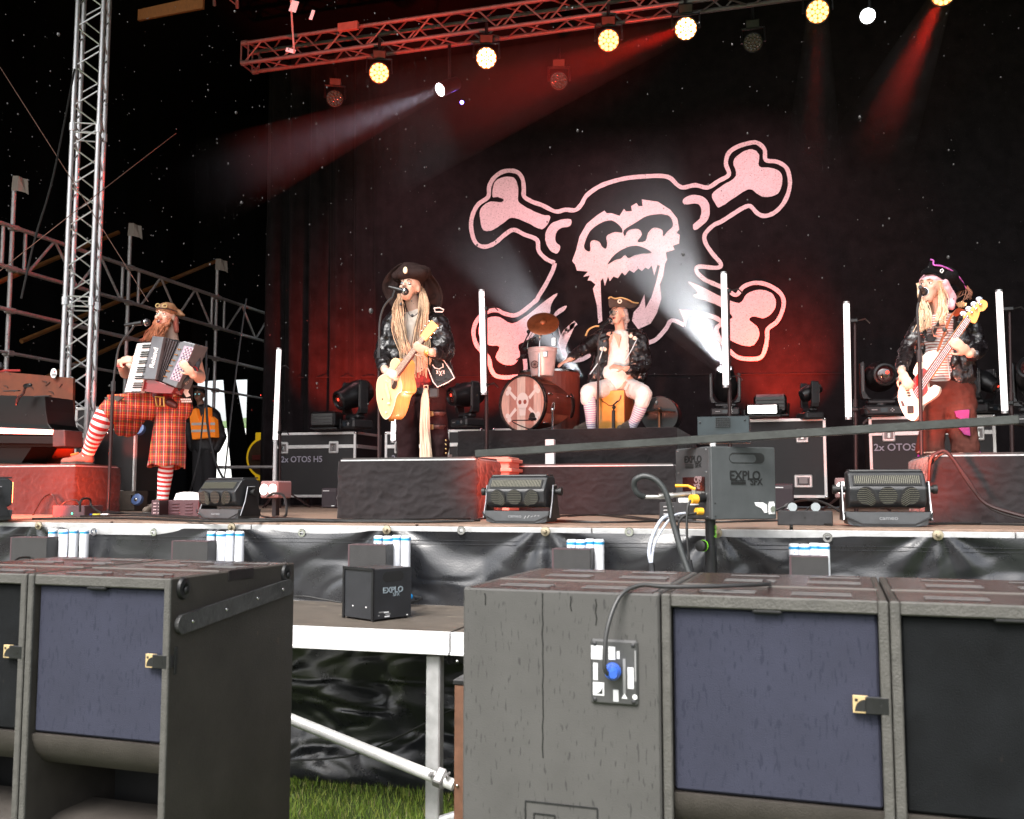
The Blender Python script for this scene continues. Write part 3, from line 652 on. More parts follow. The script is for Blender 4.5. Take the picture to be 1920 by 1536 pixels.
# ---------------- trusses
RTR = mat('truss aluminium', (.16, .15, .15), .4, .35, var=.2, vs=20)
def truss(label, A, B, s=.24, r=.024, pitch=.5, up=Vector((0, 0, 1)), side=None, name='lighting_truss', rb=.009, joints=(), m=RTR):
    A = Vector(A); B = Vector(B); ax = (B - A).normalized(); side = side or up.cross(ax).normalized(); up2 = ax.cross(side).normalized() * (1)
    t = thing(name, label, 'truss', A); L_ = (B - A).length
    cor = [A, A + up2 * s, A + up2 * s + side * s, A + side * s]
    for c in cor: g = MB(); g.tube([c, c + ax * L_], r, 10); g.build('chord', m, t, world=True, smooth=True)
    n = int(L_ / pitch)
    for f in range(4):
        a, b = cor[f], cor[(f + 1) % 4]
        for k in range(n):
            z0, z1 = k * pitch + .03, (k + .5) * pitch
            g = MB(); g.tube([a + ax * z0, b + ax * z1], rb, 6); g.build('brace', m, t, world=True, smooth=True)
            g = MB(); g.tube([b + ax * (z1 + .01), a + ax * ((k + 1) * pitch - .01)], rb, 6); g.build('brace', m, t, world=True, smooth=True)
    for j in joints:
        for q in (-.05, .05):
            for f in range(4): g = MB(); g.tube([cor[f] + ax * (j + q), cor[(f + 1) % 4] + ax * (j + q)], rb, 6); g.build('end_bar', m, t, world=True)
        for c in cor: g = MB(); g.tube([c + ax * (j - .04), c + ax * (j + .04)], r * 1.35, 10); g.build('coupler', m, t, world=True)
    return t
A = P(453, 119, 10.3)
truss('long red lit lighting truss running from the upper left over the stage', A, A + Vector((8.4, 0, 0)), .26, .025, .56, side=Vector((0, 1, 0)), rb=.011, joints=(.04,))
A2 = P(416, 18, 9.6); truss('short truss end in the dark roof above the left of the stage', P(402, 10, 9.6), P(402, 10, 9.6) + Vector((.9, -1.6, .9)), .26, .02, .5, rb=.009)
tw = P(113, 770, 8.0); 
truss('tall upright truss tower standing left behind the accordion player', (tw.x, 8.0, SZ + .55), (tw.x + .02, 8.0, 8.3), .25, .025, .42, up=Vector((0, 1, 0)), side=Vector((math.cos(R(27)), math.sin(R(27)), 0)), name='truss_tower', rb=.0085, joints=(1.55, 3.35), m=ALU)
# ---------------- scaffold
SX = -8.2
sc = thing('scaffold', 'grey tube scaffold with lattice girder on the left side of the stage', 'scaffold', (SX, 9, 0))
ys = [PX(20, 505, SX).y, PX(240, 560, SX).y, PX(405, 600, SX).y]; ys = [ys[0] - 2.0] + ys + [ys[2] + 2.1]
zs = [PX(20, 427, SX).z, PX(20, 505, SX).z, PX(20, 584, SX).z, PX(20, 664, SX).z]
ztop = [PX(20, 372, SX).z] * 5
for i, y in enumerate(ys):
    g = MB(); g.tube([(SX, y, 0), (SX, y, zs[0] + .42)], .0242, 12); g.build('post', GALV, sc, world=True, smooth=True)
    for z in zs:
        g = MB(); g.box((SX + .02, y, z), (.09, .10, .06), bev=.01); g.lathe([(.034, -.03), (.036, .03)], 12, 0, Matrix.Translation((SX, y, z))); g.build('coupler', GALV, sc, world=True)
    for s_ in (-.16, .16):
        g = MB(); g.tube([(SX + .03, y + s_, zs[1]), (SX + .03, y + s_, zs[0])], .020, 10); g.build('upright', GALV, sc, world=True, smooth=True)
for i in range(len(ys) - 1):
    for k, z in enumerate(zs):
        g = MB(); g.tube([(SX + .045, ys[i], z), (SX + .045, ys[i + 1], z)], .0242 if k < 3 else .018, 12); g.build('ledger', GALV, sc, world=True, smooth=True)
    a, b = ys[i] + .2, ys[i + 1] - .2; m_ = (a + b) / 2
    for y0, y1 in ((a, (a + m_) / 2 + .0), (m_, (a + m_) / 2), (m_, (m_ + b) / 2), (b, (m_ + b) / 2)):
        g = MB(); g.tube([(SX + .045, y0, zs[1]), (SX + .045, y1, zs[0])], .016, 8); g.build('lattice', GALV, sc, world=True, smooth=True)
g = MB(); g.tube([(SX, ys[3] - .05, SZ + .55), (SX + 1.2, ys[3] - .05, SZ + .55)], .024, 10); g.build('ledger', GALV, sc, world=True, smooth=True)
WOOD = mat('orange brown painted pole', (.14, .055, .012), .6, var=.4, vs=8)
for lab, a, b in (('upper ochre pole slanting behind the truss tower', PX(-30, 541, -9.0), PX(222, 436, -9.0)), ('ochre pole slanting up behind the accordion player', PX(40, 640, -9.0), PX(405, 490, -9.0)), ('lowest ochre pole slanting behind the microphone stand', PX(60, 720, -9.0), PX(300, 610, -9.0))):
    g = MB(); g.tube([a, b], .03, 10); tag(g.build('raker_pole', WOOD, smooth=True), lab, 'pole')
PAP = mat('white paper tag', (.20, .17, .15), .8)
for y, lab, lz in ((ys[1], 'paper tag on top of the leftmost scaffold post', .42), (ys[2], 'paper tag on top of the middle scaffold post', .42), (ys[3], 'paper tag on top of the right scaffold post', .42)):
    g = MB(); z = zs[0] + lz
    g.add([(SX - .03, y, z + .18), (SX + .05, y, z + .17), (SX + .05, y, z + .0), (SX - .04, y, z + .01), (SX + .06, y + .06, z + .16), (SX + .13, y + .05, z + .14), (SX + .15, y + .05, z - .04), (SX + .10, y + .06, z - .01)], [(0, 1, 2, 3), (4, 5, 6, 7), (1, 4, 7, 2)])
    tag(g.build('paper_tag', PAP), lab, 'tag')
def line(pts, r, m, label, cat, name, n=6, k=8): g = MB(); g.tube(catm(pts, k), r, n); return tag(g.build(name, m, smooth=True), label, cat)
ROPE = mat('brown rope', (.16, .09, .07), .8)
line([P(-5, 118, 7.5), P(130, 330, 7.8), P(278, 566, 8.2)], .004, ROPE, 'thin rope slanting down to the right across the truss tower', 'rope', 'rope')
line([P(-5, 512, 7.4), P(130, 405, 7.5), P(330, 250, 9)], .004, ROPE, 'thin rope slanting up to the right across the truss tower', 'rope', 'rope')
line([P(140, 130, 7.8), P(100, 330, 7.6), P(65, 450, 7.5), P(40, 560, 7.4)], .010, mat('dull black cable', (.004, .004, .004), .8), 'black cable hanging left of the truss tower', 'cable', 'hanging_cable')
for lab, pts in (('grey strap running down beside the doorway to the stage floor', [P(462, 560, 9.5), P(440, 720, 9.4), P(420, 905, 9.3)]), ('black cable bundle hanging along the right scaffold post', [P(387, 640, 9.6), P(388, 780, 9.5), P(402, 860, 9.5), P(420, 900, 9.4)]), ('pale cable hanging in front of the guard', [P(392, 690, 9.5), P(383, 760, 9.4), P(372, 860, 9.2), P(352, 935, 8.9)])):
    line(pts, .014 if 'black' in lab else .009, GREYM if 'pale' not in lab else GREYM, lab, 'cable', 'hanging_cable')
line([P(545, -40, 10), P(547, 30, 10), P(552, 100, 10)], .012, mat('pale roof gap daylight', (.5, .5, .52), .2), 'pale strip for daylight through an opening in the dark roof', 'roof light', 'roof_gap_light')  # pale strip standing in for daylight through the roof
for px, py, w_, h, lab in ((551, 12, .09, .14, 'bright patch of daylight through the roof beside the truss'), (545, 95, .12, .05, 'pale patch of daylight through the roof behind the truss end'), (585, 28, .04, .12, 'narrow strip of daylight through the roof right of the bright patch')):
    g = MB(); g.box((0, 0, 0), (w_, .01, h), bev=.003); o = tag(g.build('roof_gap_light', mat('glow of sky through roof', (.6, .6, .62), .3, emit=.12, ecol=(.8, .85, .9))), lab, 'roof light'); o.location = P(px, py, 10); o.rotation_euler = (0, .3, .2)  # glowing slabs stand in for daylight through roof openings
g = MB(); a = P(258, 38, 8.5); b = P(380, 15, 8.5)
g.prism([a, b, b + Vector((0, 0, .14)), a + Vector((0, 0, .12))], (0, .03, 0)); tag(g.build('valance', mat('brown ribbed cloth', (.22, .075, .015), .8, var=.5, vs=30, stretch=(8, 8, .5))), 'brown ribbed strip of cloth hanging in the dark upper left', 'cloth')
t = thing('loudspeaker_tag', 'pink wooden batten clipped onto the lighting truss', 'batten', P(653, 50, 10.2)); g = MB(); g.box((.0, 0, 0), (.26, .05, .10), bev=.004); g.build('board', mat('pink wood', (.22, .12, .10), .7, var=.2, vs=20), t); t.name = 'wood_batten'
# ---------------- lamps on the truss
CELL = mat('lit warm led cell', (.9, .7, .3), .4, emit=.95, ecol=(1, .62, .20))
CELLH = mat('very bright led cell', (.9, .8, .5), .4, emit=2.2, ecol=(1, .74, .34))
RIM = mat('orange glow between cells', (.8, .2, .03), .5, emit=.5, ecol=(1, .22, .02))
def faceM(p, tgt):
    d = (Vector(tgt) - p).normalized(); M = d.to_track_quat('Z', 'Y').to_matrix().to_4x4(); M.translation = p; return M
def wash(px, py, D, label, hot=False, lit=True, rad=.112, tgt=EYE, zt=None):
    p = P(px, py, D); M = faceM(p, tgt); t = thing('moving_wash_light', label, 'stage light', M=M)
    g = MB(); g.lathe([(.02, -.20), (rad * .7, -.19), (rad * 1.05, -.06), (rad * 1.12, 0), (rad * 1.02, .004), (rad * 1.0, -.01)], 24); g.build('head', BLKM, t, smooth=True)
    g = MB(); g.lathe([(.0, -.006), (rad, -.006), (rad, -.004)], 24); g.build('lens_plate', RIM if lit else mat('dark red glass', (.05, .008, .008), .08, spec=.9), t)
    ring = [(0, 0)] + [(math.cos(a * math.pi / 3) * .44, math.sin(a * math.pi / 3) * .44) for a in range(6)] + [(math.cos(a * math.pi / 6 + .26) * .80, math.sin(a * math.pi / 6 + .26) * .80) for a in range(12)]
    for x, y in ring:
        g = MB(); g.ell((x * rad, y * rad, -.003), (rad * .205, rad * .205, .008), 10, 5); g.build('led_lens', (CELLH if hot else CELL) if lit else mat('dark lens', (.02, .004, .004), .05, spec=1), t, smooth=True)
    up = M.to_3x3().inverted() @ Vector((0, 0, 1)); sd_ = up.cross(Vector((0, 0, 1))).normalized()
    g = MB(); yk = [sd_ * rad * 1.3 + up * 0, sd_ * rad * 1.3 + up * .17, -sd_ * rad * 1.3 + up * .17, -sd_ * rad * 1.3]
    g.tube([q + Vector((0, 0, -.08)) for q in yk], .016, 6); g.tube([up * .17 + Vector((0, 0, -.08)), up * .42 + Vector((0, 0, -.08))], .02, 6); g.box(up * .23 + Vector((0, 0, -.08)), (.16, .1, .1), bev=.01); g.build('yoke', BLKM, t)
    return t
WL = [(711, 137, 'first glowing wash light from the left under the truss', False), (912, 109, 'second glowing wash light from the left under the truss', True), (1141, 76, 'third glowing wash light from the left with yellow cells', False), (1286, 54, 'very bright wash light throwing a red beam to the left', True), (1533, 22, 'yellow wash light on the right with clearly separate cells', False), (1768, -12, 'wash light cut by the top edge of the photo with a red beam below', False)]
wl = [wash(x, y, 10.2, lab, h) for x, y, lab, h in WL]
for x, y, lab in ((1048, 152, 'unlit wash light glinting red below the truss'), (628, 185, 'unlit wash light glinting faintly left of the white beam'), (1412, 80, 'unlit light with two red glints right of the brightest lamp')): wash(x, y, 11.2, lab, lit=False, rad=.10)
HOT = mat('white hot lens', (1, 1, 1), .3, emit=6, ecol=(.93, .95, 1))
def beamhead(px, py, D, tgt, label, rad=.075):
    p = P(px, py, D); M = faceM(p, tgt); t = thing('beam_light', label, 'stage light', M=M)
    g = MB(); g.lathe([(.03, -.30), (rad, -.28), (rad * 1.15, -.05), (rad * 1.18, .01), (rad * 1.02, .012), (rad, -.004)], 22); g.build('head', BLKM, t, smooth=True)
    g = MB(); g.lathe([(.0, 0), (rad, 0), (rad, .001)], 22); g.build('lens', HOT, t)
    up = M.to_3x3().inverted() @ Vector((0, 0, 1)); g = MB(); g.tube([Vector((0, 0, -.15)), Vector((0, 0, -.15)) + up * .5], .02, 6); g.build('hanger', BLKM, t); return t
b1 = beamhead(826, 168, 10.4, P(420, 330, 8.2), 'small white beam light shining left below the truss')
b2 = beamhead(1627, 30, 10.4, P(1480, 60, 7), 'small white beam light between the two right wash lights')
g = MB(); g.ell(P(866, 192, 11), .022); tag(g.build('indicator_lamp', mat('blue led', (.1, .1, .9), .4, emit=18, ecol=(.12, .10, 1)), smooth=True), 'tiny blue lamp below the truss beside the white beam light', 'lamp')
# ---------------- moving heads standing on the floor and the cases
def mhead(px, pyb, D, hpx, label, yaw=0, tilt=0, yh=1.0, lens='dark', hs=1.0):
    """px: middle of base, pyb: its foot, hpx: full height in photo pixels"""
    p = P(px, pyb, D); s = SC(px, D); H = hpx * s; k = H / .70
    t = thing('moving_head_light', label, 'stage light', p, yaw)
    def K(*a): return tuple(q * k for q in a)
    g = MB(); g.box(K(0, 0, .065), K(.40, .30, .11), bev=.02 * k); g.build('base', GREYM, t)
    g = MB(); g.box(K(.0, -.152, .065), K(.075, .004, .045)); g.build('display', mat('display glass', (.03, .04, .05), .1), t)
    g = MB()
    for x, y in ((.07, 0), (.10, 0), (.085, .015), (.085, -.015)): g.box(K(x, -.153, .065 + y), K(.012, .003, .010))
    g.box(K(-.10, -.152, .068), K(.06, .003, .008)); g.build('buttons', mat('button grey', (.5, .5, .5), .5), t)
    for s_ in (-1, 1):
        g = MB(); g.prism([K(s_ * .20, -.06, .20), K(s_ * .215, -.06, .26), K(s_ * .215, -.06, .60), K(s_ * .18, -.06, .62), K(s_ * .17, -.06, .58), K(s_ * .17, -.06, .28), K(s_ * .14, -.06, .22), K(s_ * .10, -.06, .19)], (0, .12 * k, 0)); bevel(g.build('yoke_arm', GREYM, t), .008 * k)
        g = MB(); g.box(K(s_ * .197, -.066, .42), K(.018, .008, .28)); g.build('arm_trim', mat('arm trim', (.10, .095, .095), .4), t)
    g = MB(); g.box(K(0, 0, .165), K(.30, .12, .06), bev=.02 * k); g.tube([K(0, 0, .11), K(0, 0, .15)], .07 * k, 14); g.build('yoke_foot', GREYM, t)
    Mh = Matrix.Translation(K(0, 0, .45)) @ Matrix.Rotation(tilt, 4, 'X') @ Matrix.Diagonal((hs, hs, hs, 1))   # barrel axis +z tilted towards -y
    g = MB(); g.lathe([(.05 * k, -.22 * k), (.13 * k, -.20 * k), (.165 * k, -.12 * k), (.168 * k, .02 * k), (.15 * k, .12 * k), (.115 * k, .24 * k), (.118 * k, .27 * k), (.10 * k, .275 * k), (.092 * k, .25 * k)], 26, 0, Mh); g.build('head', BLKM, t, smooth=True)
    g = MB(); g.lathe([(.118 * k, .225 * k), (.126 * k, .23 * k), (.126 * k, .262 * k), (.118 * k, .27 * k)], 26, 0, Mh, caps=False); g.build('lens_ring', BLK, t, smooth=True)
    g = MB(); g.ell((0, 0, 0), (.094 * k, .094 * k, .03 * k), 20, 8, M=Mh @ Matrix.Translation((0, 0, .245 * k))); g.build('lens', {'dark': mat('coated lens', (.05, .012, .012), .04, spec=1, coat=1), 'hot': HOT}[lens], t, smooth=True)
    if lens == 'dark': g = MB(); g.ell((.02 * k, .02 * k, .0), (.02 * k, .02 * k, .006 * k), M=Mh @ Matrix.Translation((0, 0, .277 * k))); g.build('lens_glint', mat('red glint', (.6, .03, .02), .2, emit=.8, ecol=(1, .06, .03)), t)
    return t, Mh, k
CD = 10.9
mh = {}
mh[0] = mhead(665, 806, CD, 104, 'moving head on the left road case tipped down with big barrel', R(-32), R(112))
mh[1] = mhead(876, 802, CD, 98, 'moving head between the hatted singer and the light tube', R(-38), R(100))
mh[2] = mhead(1361, 782, CD, 94, 'moving head behind the metal box throwing the thick white beam', R(0), R(38), lens='hot')
mh[3] = mhead(1653, 782, CD, 120, 'moving head behind the right light tube with tall black yoke', R(6), R(92))
mh[4] = mhead(1846, 776, CD, 98, 'moving head half hidden behind the bass player', R(50), R(120), hs=.8)
mh[5] = mhead(1519, 788, CD, 82, 'small moving head turned away on the right road case', R(115), R(62), hs=.72)
mh[6] = mhead(1946, 800, CD - .8, 140, 'moving head cut by the right edge of the photo', R(-20), R(70))
# ---------------- road cases
LAM = mat('black laminated plywood', (.015, .013, .014), .6, var=.25, vs=12, bump=.1, bs=200)
CAL = mat('bright case extrusion', (.72, .70, .69), .35, .5, var=.1, vs=20)
WTX = mat('grey stencil ink', (.32, .30, .36), .6)
def case(px0, px1, pyt, D, label, zb=SZ + .12, depth=.75, lid=.18, txt=None, latches=(.12, .88), low=None, dish=True, group='black flight cases'):
    a = P(px0, pyt, D); b = P(px1, pyt, D); w_ = b.x - a.x; h = a.z - zb
    t = thing('road_case', label, 'flight case', (a.x, D, zb), 0)
    g = MB(); g.box((w_ / 2, depth / 2, h / 2), (w_ - .012, depth - .012, h - .012)); g.build('panel', LAM, t)
    e = .032
    for z in (e / 2, h - e / 2):
        g = MB(); g.box((w_ / 2, .004, z), (w_, .02, e), bev=.003); g.box((w_ - .004, depth / 2, z), (.02, depth, e), bev=.003); g.box((.004, depth / 2, z), (.02, depth, e), bev=.003); g.build('edge_profile', CAL, t)
    for x, y in ((e / 2, 0), (w_ - e / 2, 0)): g = MB(); g.box((x, .003, h / 2), (e, .022, h - .01), bev=.003); g.build('corner_profile', CAL, t)
    g = MB(); g.box((w_ - .003, depth - .02, h / 2), (.02, .04, h), bev=.003); g.build('corner_profile', CAL, t)
    if lid:
        g = MB(); g.box((w_ / 2, .002, h - lid), (w_ - .05, .018, .045), bev=.004); g.box((w_ - .001, depth / 2, h - lid), (.016, depth - .03, .045), bev=.004); g.build('lid_profile', CAL, t)
        for u in latches:
            g = MB(); g.box((w_ * u, -.004, h - lid - .01), (.13, .022, .15), bev=.02); o = g.build('latch_plate', CAL, t)
            g = MB(); g.box((w_ * u, -.016, h - lid - .01), (.09, .006, .10), bev=.003); g.build('latch_dish', mat('latch recess', (.22, .2, .2), .4, .5), o)
            g = MB(); g.box((w_ * u, -.022, h - lid - .02), (.035, .010, .06), bev=.004); g.tube([(w_ * u - .03, -.022, h - lid + .02), (w_ * u + .03, -.022, h - lid + .02)], .006, 6); g.build('latch', CHROME, o)
    if low:
        u, z = low; g = MB(); g.box((w_ * u, -.004, z), (.19, .022, .14), bev=.02); o = g.build('handle_plate', CAL, t); g = MB(); g.box((w_ * u, -.016, z), (.14, .006, .09), bev=.003); g.build('handle_recess', mat('latch recess', (.22, .2, .2), .4, .5), o)
        g = MB(); g.tube([(w_ * u - .05, -.02, z + .03), (w_ * u - .05, -.024, z - .03), (w_ * u + .05, -.024, z - .03), (w_ * u + .05, -.02, z + .03)], .006, 6); g.build('handle', BLK, o)
    for x in (0, w_):
        for z in (0, h):
            g = MB(); g.ell((x + (.012 if x == 0 else -.012), .012, z + (.012 if z == 0 else -.012)), .026, 12, 8); g.build('ball_corner', CHROME, t, smooth=True)
    if zb > SZ + .05:
        for x in (.12, w_ - .12):
            for y in (.12, depth - .12):
                g = MB(); g.lathe([(.0, -.02), (.05, -.02), (.05, .02), (0, .02)], 16, 0, Matrix.Translation((x, y, -.068)) @ Matrix.Rotation(R(90), 4, 'Y')); g.box((x, y, -.02), (.05, .08, .035)); g.build('caster', [mat('grey wheel', (.12, .12, .13), .5)], t)
    if txt:
        s_, u, z = txt; text(t, s_, .105, Matrix.Translation((w_ * u, -.006, z)), WTX, bold=.0015)
    return t
case(516, 668, 812, CD, 'left road case marked 2x OTOS H5 with two latches', txt=('2x OTOS H5', .34, .47), latches=(.11, .73))
case(722, 832, 810, CD, 'road case behind the singer\'s legs marked 2x', txt=('2x OTOS H5', .5, .47), latches=(.25, .9), depth=.7)
case(838, 902, 806, CD + .05, 'road case seen right of the singer below a moving head', latches=(.5,), depth=.7)
case(924, 1010, 804, CD + .6, 'low road case end showing left of the bass drum', latches=(), depth=.5)
case(1330, 1548, 788, CD, 'tall road case behind the flame machine with dish handle', txt=None, latches=(.15, .80), low=(.80, .18), depth=.8)
case(1628, 1866, 782, CD, 'right road case marked 2x OTOS H5 behind the bass player', txt=('2x OTOS H5', .27, .53), latches=(.16, .86), low=(.86, .16), depth=.75)
case(142, 236, 764, 8.55, 'dark flight case behind the truss tower foot', zb=SZ + .02, lid=.3, latches=(.3, .7), depth=.6)
case(700 - 720, 60, 860, 8.3, 'flight case cut by the left edge behind the prop piano', zb=SZ, lid=0, latches=(), depth=.5)
# flight case tipped on its side with blue wheels
t = thing('tipped_case', 'black flight case tipped on its side with blue wheels', 'flight case', (P(176, 900, 7.95).x, 7.95, SZ)); wx = P(248, 900, 7.95).x - P(176, 900, 7.95).x
hh = P(240, 806, 7.95).z - SZ
g = MB(); g.box((wx / 2, .3, hh / 2 + .1), (wx, .6, hh - .2)); g.build('panel', LAM, t)
g = MB(); g.box((wx + .004, .02, hh / 2 + .08), (.025, .04, hh - .2), bev=.004); g.build('corner_profile', CAL, t)
g = MB(); g.box((wx - .10, .1, .1), (.26, .2, .19), bev=.004); g.build('dolly', mat('old brown dolly wood', (.07, .055, .045), .7, var=.3, vs=12), t)
for z in (hh, .11):
    g = MB(); g.lathe([(.0, -.02), (.035, -.022), (.055, -.018), (.055, .018), (.035, .022), (0, .02)], 18, 0, Matrix.Translation((wx + .065, .0, z)) @ Matrix.Rotation(R(70), 4, 'X')); g.build('wheel', mat('blue rubber wheel', (.07, .12, .28), .5), t, smooth=True)
    g = MB(); g.box((wx + .02, .02, z), (.06, .05, .10), bev=.006); g.ell((wx + .065, -.024, z), (.02, .01, .02)); g.build('wheel_fork', CHROME, t)
for z in (.35, .75): g = MB(); g.ell((wx - .30, -.004, z), (.015, .008, .015)); g.build('rivet', CHROME, t, smooth=True)
# ---------------- small square box speakers
def boxspk(px0, px1, py0, py1, D, label, skew=0):
    a = P(px0, py1, D); b = P(px1, py0, D); t = thing('small_speaker', label, 'speaker', (a.x, D, SZ)); w_ = b.x - a.x; h = b.z - SZ
    g = MB(); g.box((w_ / 2, .14, h / 2 + .005), (w_, .28, h), bev=.012); g.build('cabinet', mat('plum black paint', (.05, .036, .042), .5, var=.2, vs=20), t)
    g = MB(); g.box((w_ * .30, -.001, h * .88), (w_ * .4, .002, h * .035)); g.box((w_ * .75, -.001, h * .12), (w_ * .2, .002, h * .05)); g.build('maker_label', WHITE, t)
    g = MB(); g.box((w_ / 2, -.0005, h * .48), (w_ * .86, .003, h * .7), bev=.001); g.build('grille', mat('plum grille', (.040, .030, .035), .8), t)
    return t
boxspk(602, 632, 916, 957, 10.2, 'small dark speaker at the left end of the centre riser')
boxspk(1450, 1488, 908, 955, 9.6, 'small dark speaker beside the flame machine')
# ---------------- little blinders on cases
def blinder(px, pyb, D, wpx, hpx, label, lit, yaw=0, lean=0):
    p = P(px, pyb, D); s = SC(px, D); W_, H = wpx * s, hpx * s; t = thing('panel_light', label, 'stage light', p, yaw)
    Mx = Matrix.Translation((0, 0, H * .5)) @ Matrix.Rotation(lean, 4, 'X')
    g = MB(); g.box((0, 0, H * .05), (W_, H * 1.2, H * .86), bev=H * .12, M=Mx); g.build('housing', BLKM, t)
    for s_ in (-1, 1): g = MB(); g.tube([(s_ * W_ * .53, 0, .0), (s_ * W_ * .55, 0, H * .6)], .014, 6); g.build('bracket', BLKM, t)
    g = MB(); g.box((0, 0, .012), (W_ * 1.1, H * .9, .02), bev=.004); g.build('foot_plate', BLKM, t)
    g = MB(); g.box((0, -H * .605, H * .05), (W_ * .86, .012, H * .6), M=Mx); g.build('front_glass', mat('lit white panel', (.9, .9, .85), .3, emit=4.5, ecol=(1, .97, .9)) if lit else mat('black ribbed front', (.03, .03, .03), .3), t)
    if not lit: 
        for k in range(3): g = MB(); g.tube([(-W_ * .45, -H * .62, H * (.2 - .17 * k)), (W_ * .45, -H * .62, H * (.2 - .17 * k))], .008, 6, M=Mx); g.build('fin', mat('fin grey', (.06, .06, .06), .4), t)
    return t
blinder(613, 806, CD - .1, 50, 34, 'black panel light beside the left tipped moving head', False)
blinder(1430, 782, CD - .15, 60, 24, 'panel light with a glowing white front on the right road case', True)
blinder(1445, 782, CD + .35, 60, 42, 'black panel light standing behind the glowing one', False)
blinder(808, 806, CD + .2, 40, 20, 'low black panel light behind the singer', False)
# ---------------- wash lights along the stage lip, seen from behind
HOUS = mat('charcoal moulded housing', (.020, .021, .023), .38, var=.25, vs=16, bump=.1, bs=200)
VENT = mat('vent metal', (.16, .155, .12), .4, .5)
def lipwash(px, pyb, D, label, yaw=0, wpx=130):
    p = PZ(px, pyb, SZ) if D is None else P(px, pyb, D); p.z = SZ; s = SC(px, p.y); k = wpx * s / .43
    t = thing('blinder_light', label, 'stage light', p, yaw); K = Matrix.Scale(k, 4)
    g = MB(); g.prism([(-.19, -.10, .01), (-.12, -.12, .0), (.12, -.12, 0), (.19, -.10, .01), (.205, -.10, .075), (-.205, -.10, .075)], (0, .20, 0), M=K); bevel(g.build('base', mat('slate grey base', (.060, .064, .068), .42, var=.15, vs=20), t), .004)
    g = MB(); g.tube([(-.21, -.108, .072), (-.205, -.108, .05), (-.125, -.122, .012), (.125, -.122, .012), (.205, -.108, .05), (.21, -.108, .072)], .005, 6, M=K); g.build('base_trim', BLK, t)
    for s_ in (-1, 1):
        g = MB(); g.prism([(s_ * .205, -.09, .03), (s_ * .205, .09, .03), (s_ * .205, .05, .13), (s_ * .205, .03, .225), (s_ * .205, -.03, .225), (s_ * .205, -.05, .13)], (s_ * .010, 0, 0), M=K); g.build('yoke_arm', BLKM, t)
        g = MB(); g.tube([(s_ * .211, -.094, .035), (s_ * .211, -.055, .13), (s_ * .211, -.034, .228), (s_ * .211, .03, .228)], .0035, 6, M=K); g.build('arm_trim', mat('bright trim', (.45, .45, .47), .35, .6), t)
        g = MB(); g.tube([(s_ * .19, 0, .19), (s_ * .235, 0, .19)], .017, 12, M=K); g.lathe([(0, 0), (.024, 0), (.024, .02), (0, .02)], 10, 0, K @ Matrix.Translation((s_ * .235, 0, .19)) @ Matrix.Rotation(R(90) * s_, 4, 'Y')); g.build('pivot_knob', RUB, t, smooth=True)
    prof = [(-.085, .100), (-.115, .125), (-.125, .195), (-.062, .272), (-.03, .285), (.07, .285), (.10, .26), (.10, .11), (.07, .09)]
    g = MB(); g.prism([(-.185, y, z) for y, z in prof], (.37, 0, 0), M=K); bevel(g.build('housing', HOUS, t), .012 * k, 3)
    g = MB(); g.prism([(-.175, -.050, .280), (-.175, .095, .285), (-.175, .095, .295), (-.175, -.045, .292)], (.35, 0, 0), M=K); bevel(g.build('top_cap', BLK, t), .004)
    # fin grille on the slanted upper face
    o_ = Vector((0, -.093, .2335)); up = Vector((0, .063, .077)).normalized(); nr = Vector((0, -up.z, up.y))
    g = MB(); 
    R3 = Matrix((Vector((1, 0, 0)), -nr, up)).transposed()
    g.box(o_ + nr * .003, (.33, .006, .066), R3=R3, M=K, bev=.002); g.build('grille_recess', mat('grille recess', (.008, .008, .008), .7), t)
    g = MB()
    for i in range(34): g.box(o_ + nr * .008 + Vector((-.153 + i * .00927, 0, 0)), (.0034, .005, .052), R3=R3, M=K)
    g.build('fins', VENT, t)
    # three round slatted vents on the lower rear face
    o2 = Vector((0, -.127, .158)); up2 = Vector((0, -.010, .070)).normalized(); nr2 = Vector((0, -up2.z, up2.y)); R4 = Matrix((Vector((1, 0, 0)), -nr2, up2)).transposed()
    for c in (-.105, 0, .105):
        g = MB(); Mx = K @ Matrix.Translation(o2 + nr2 * .000 + Vector((c, 0, 0))) @ R4.to_4x4() @ Matrix.Rotation(R(90), 4, 'X')
        g.lathe([(.0, 0), (.046, 0), (.046, .004), (.0, .004)], 24, 0, Mx); v = g.build('round_vent', mat('grille recess', (.008, .008, .008), .7), t)
        g = MB()
        for j in range(8):
            z = -.036 + j * .0103; hw = math.sqrt(max(0, .044 ** 2 - z * z)); sg = 0 if c == 0 else (1 if c < 0 else -1)
            a = Vector((c - hw, 0, 0)) + o2 + nr2 * .006 + up2 * z; b = Vector((c + hw, 0, 0)) + o2 + nr2 * .006 + up2 * z
            if sg == 0: g.tube([a, b], .0014, 4, M=K)
            else:
                m_ = (a + b) / 2; m_ += Vector((sg * hw * .1, 0, 0)); d = up2 * hw * .62
                g.tube([m_ , b - d * 0] if sg < 0 else [a, m_], .0014, 4, M=K); g.tube([m_, a - d] if sg < 0 else [m_, b - d], .0014, 4, M=K)
        g.build('slats', VENT, v)
    g = MB(); g.box((0, .102, .19), (.33, .006, .14), M=K, bev=.002); g.build('led_front', mat('glowing red led front', (.8, .2, .1), .4, emit=6, ecol=(1, .15, .05)), t)
    text(t, 'cameo', .028 * k, K @ Matrix.Translation((0, -.1245, .045)), mat('faint grey print', (.22, .23, .24), .5), 'lettering', sx=1.2)
    return t
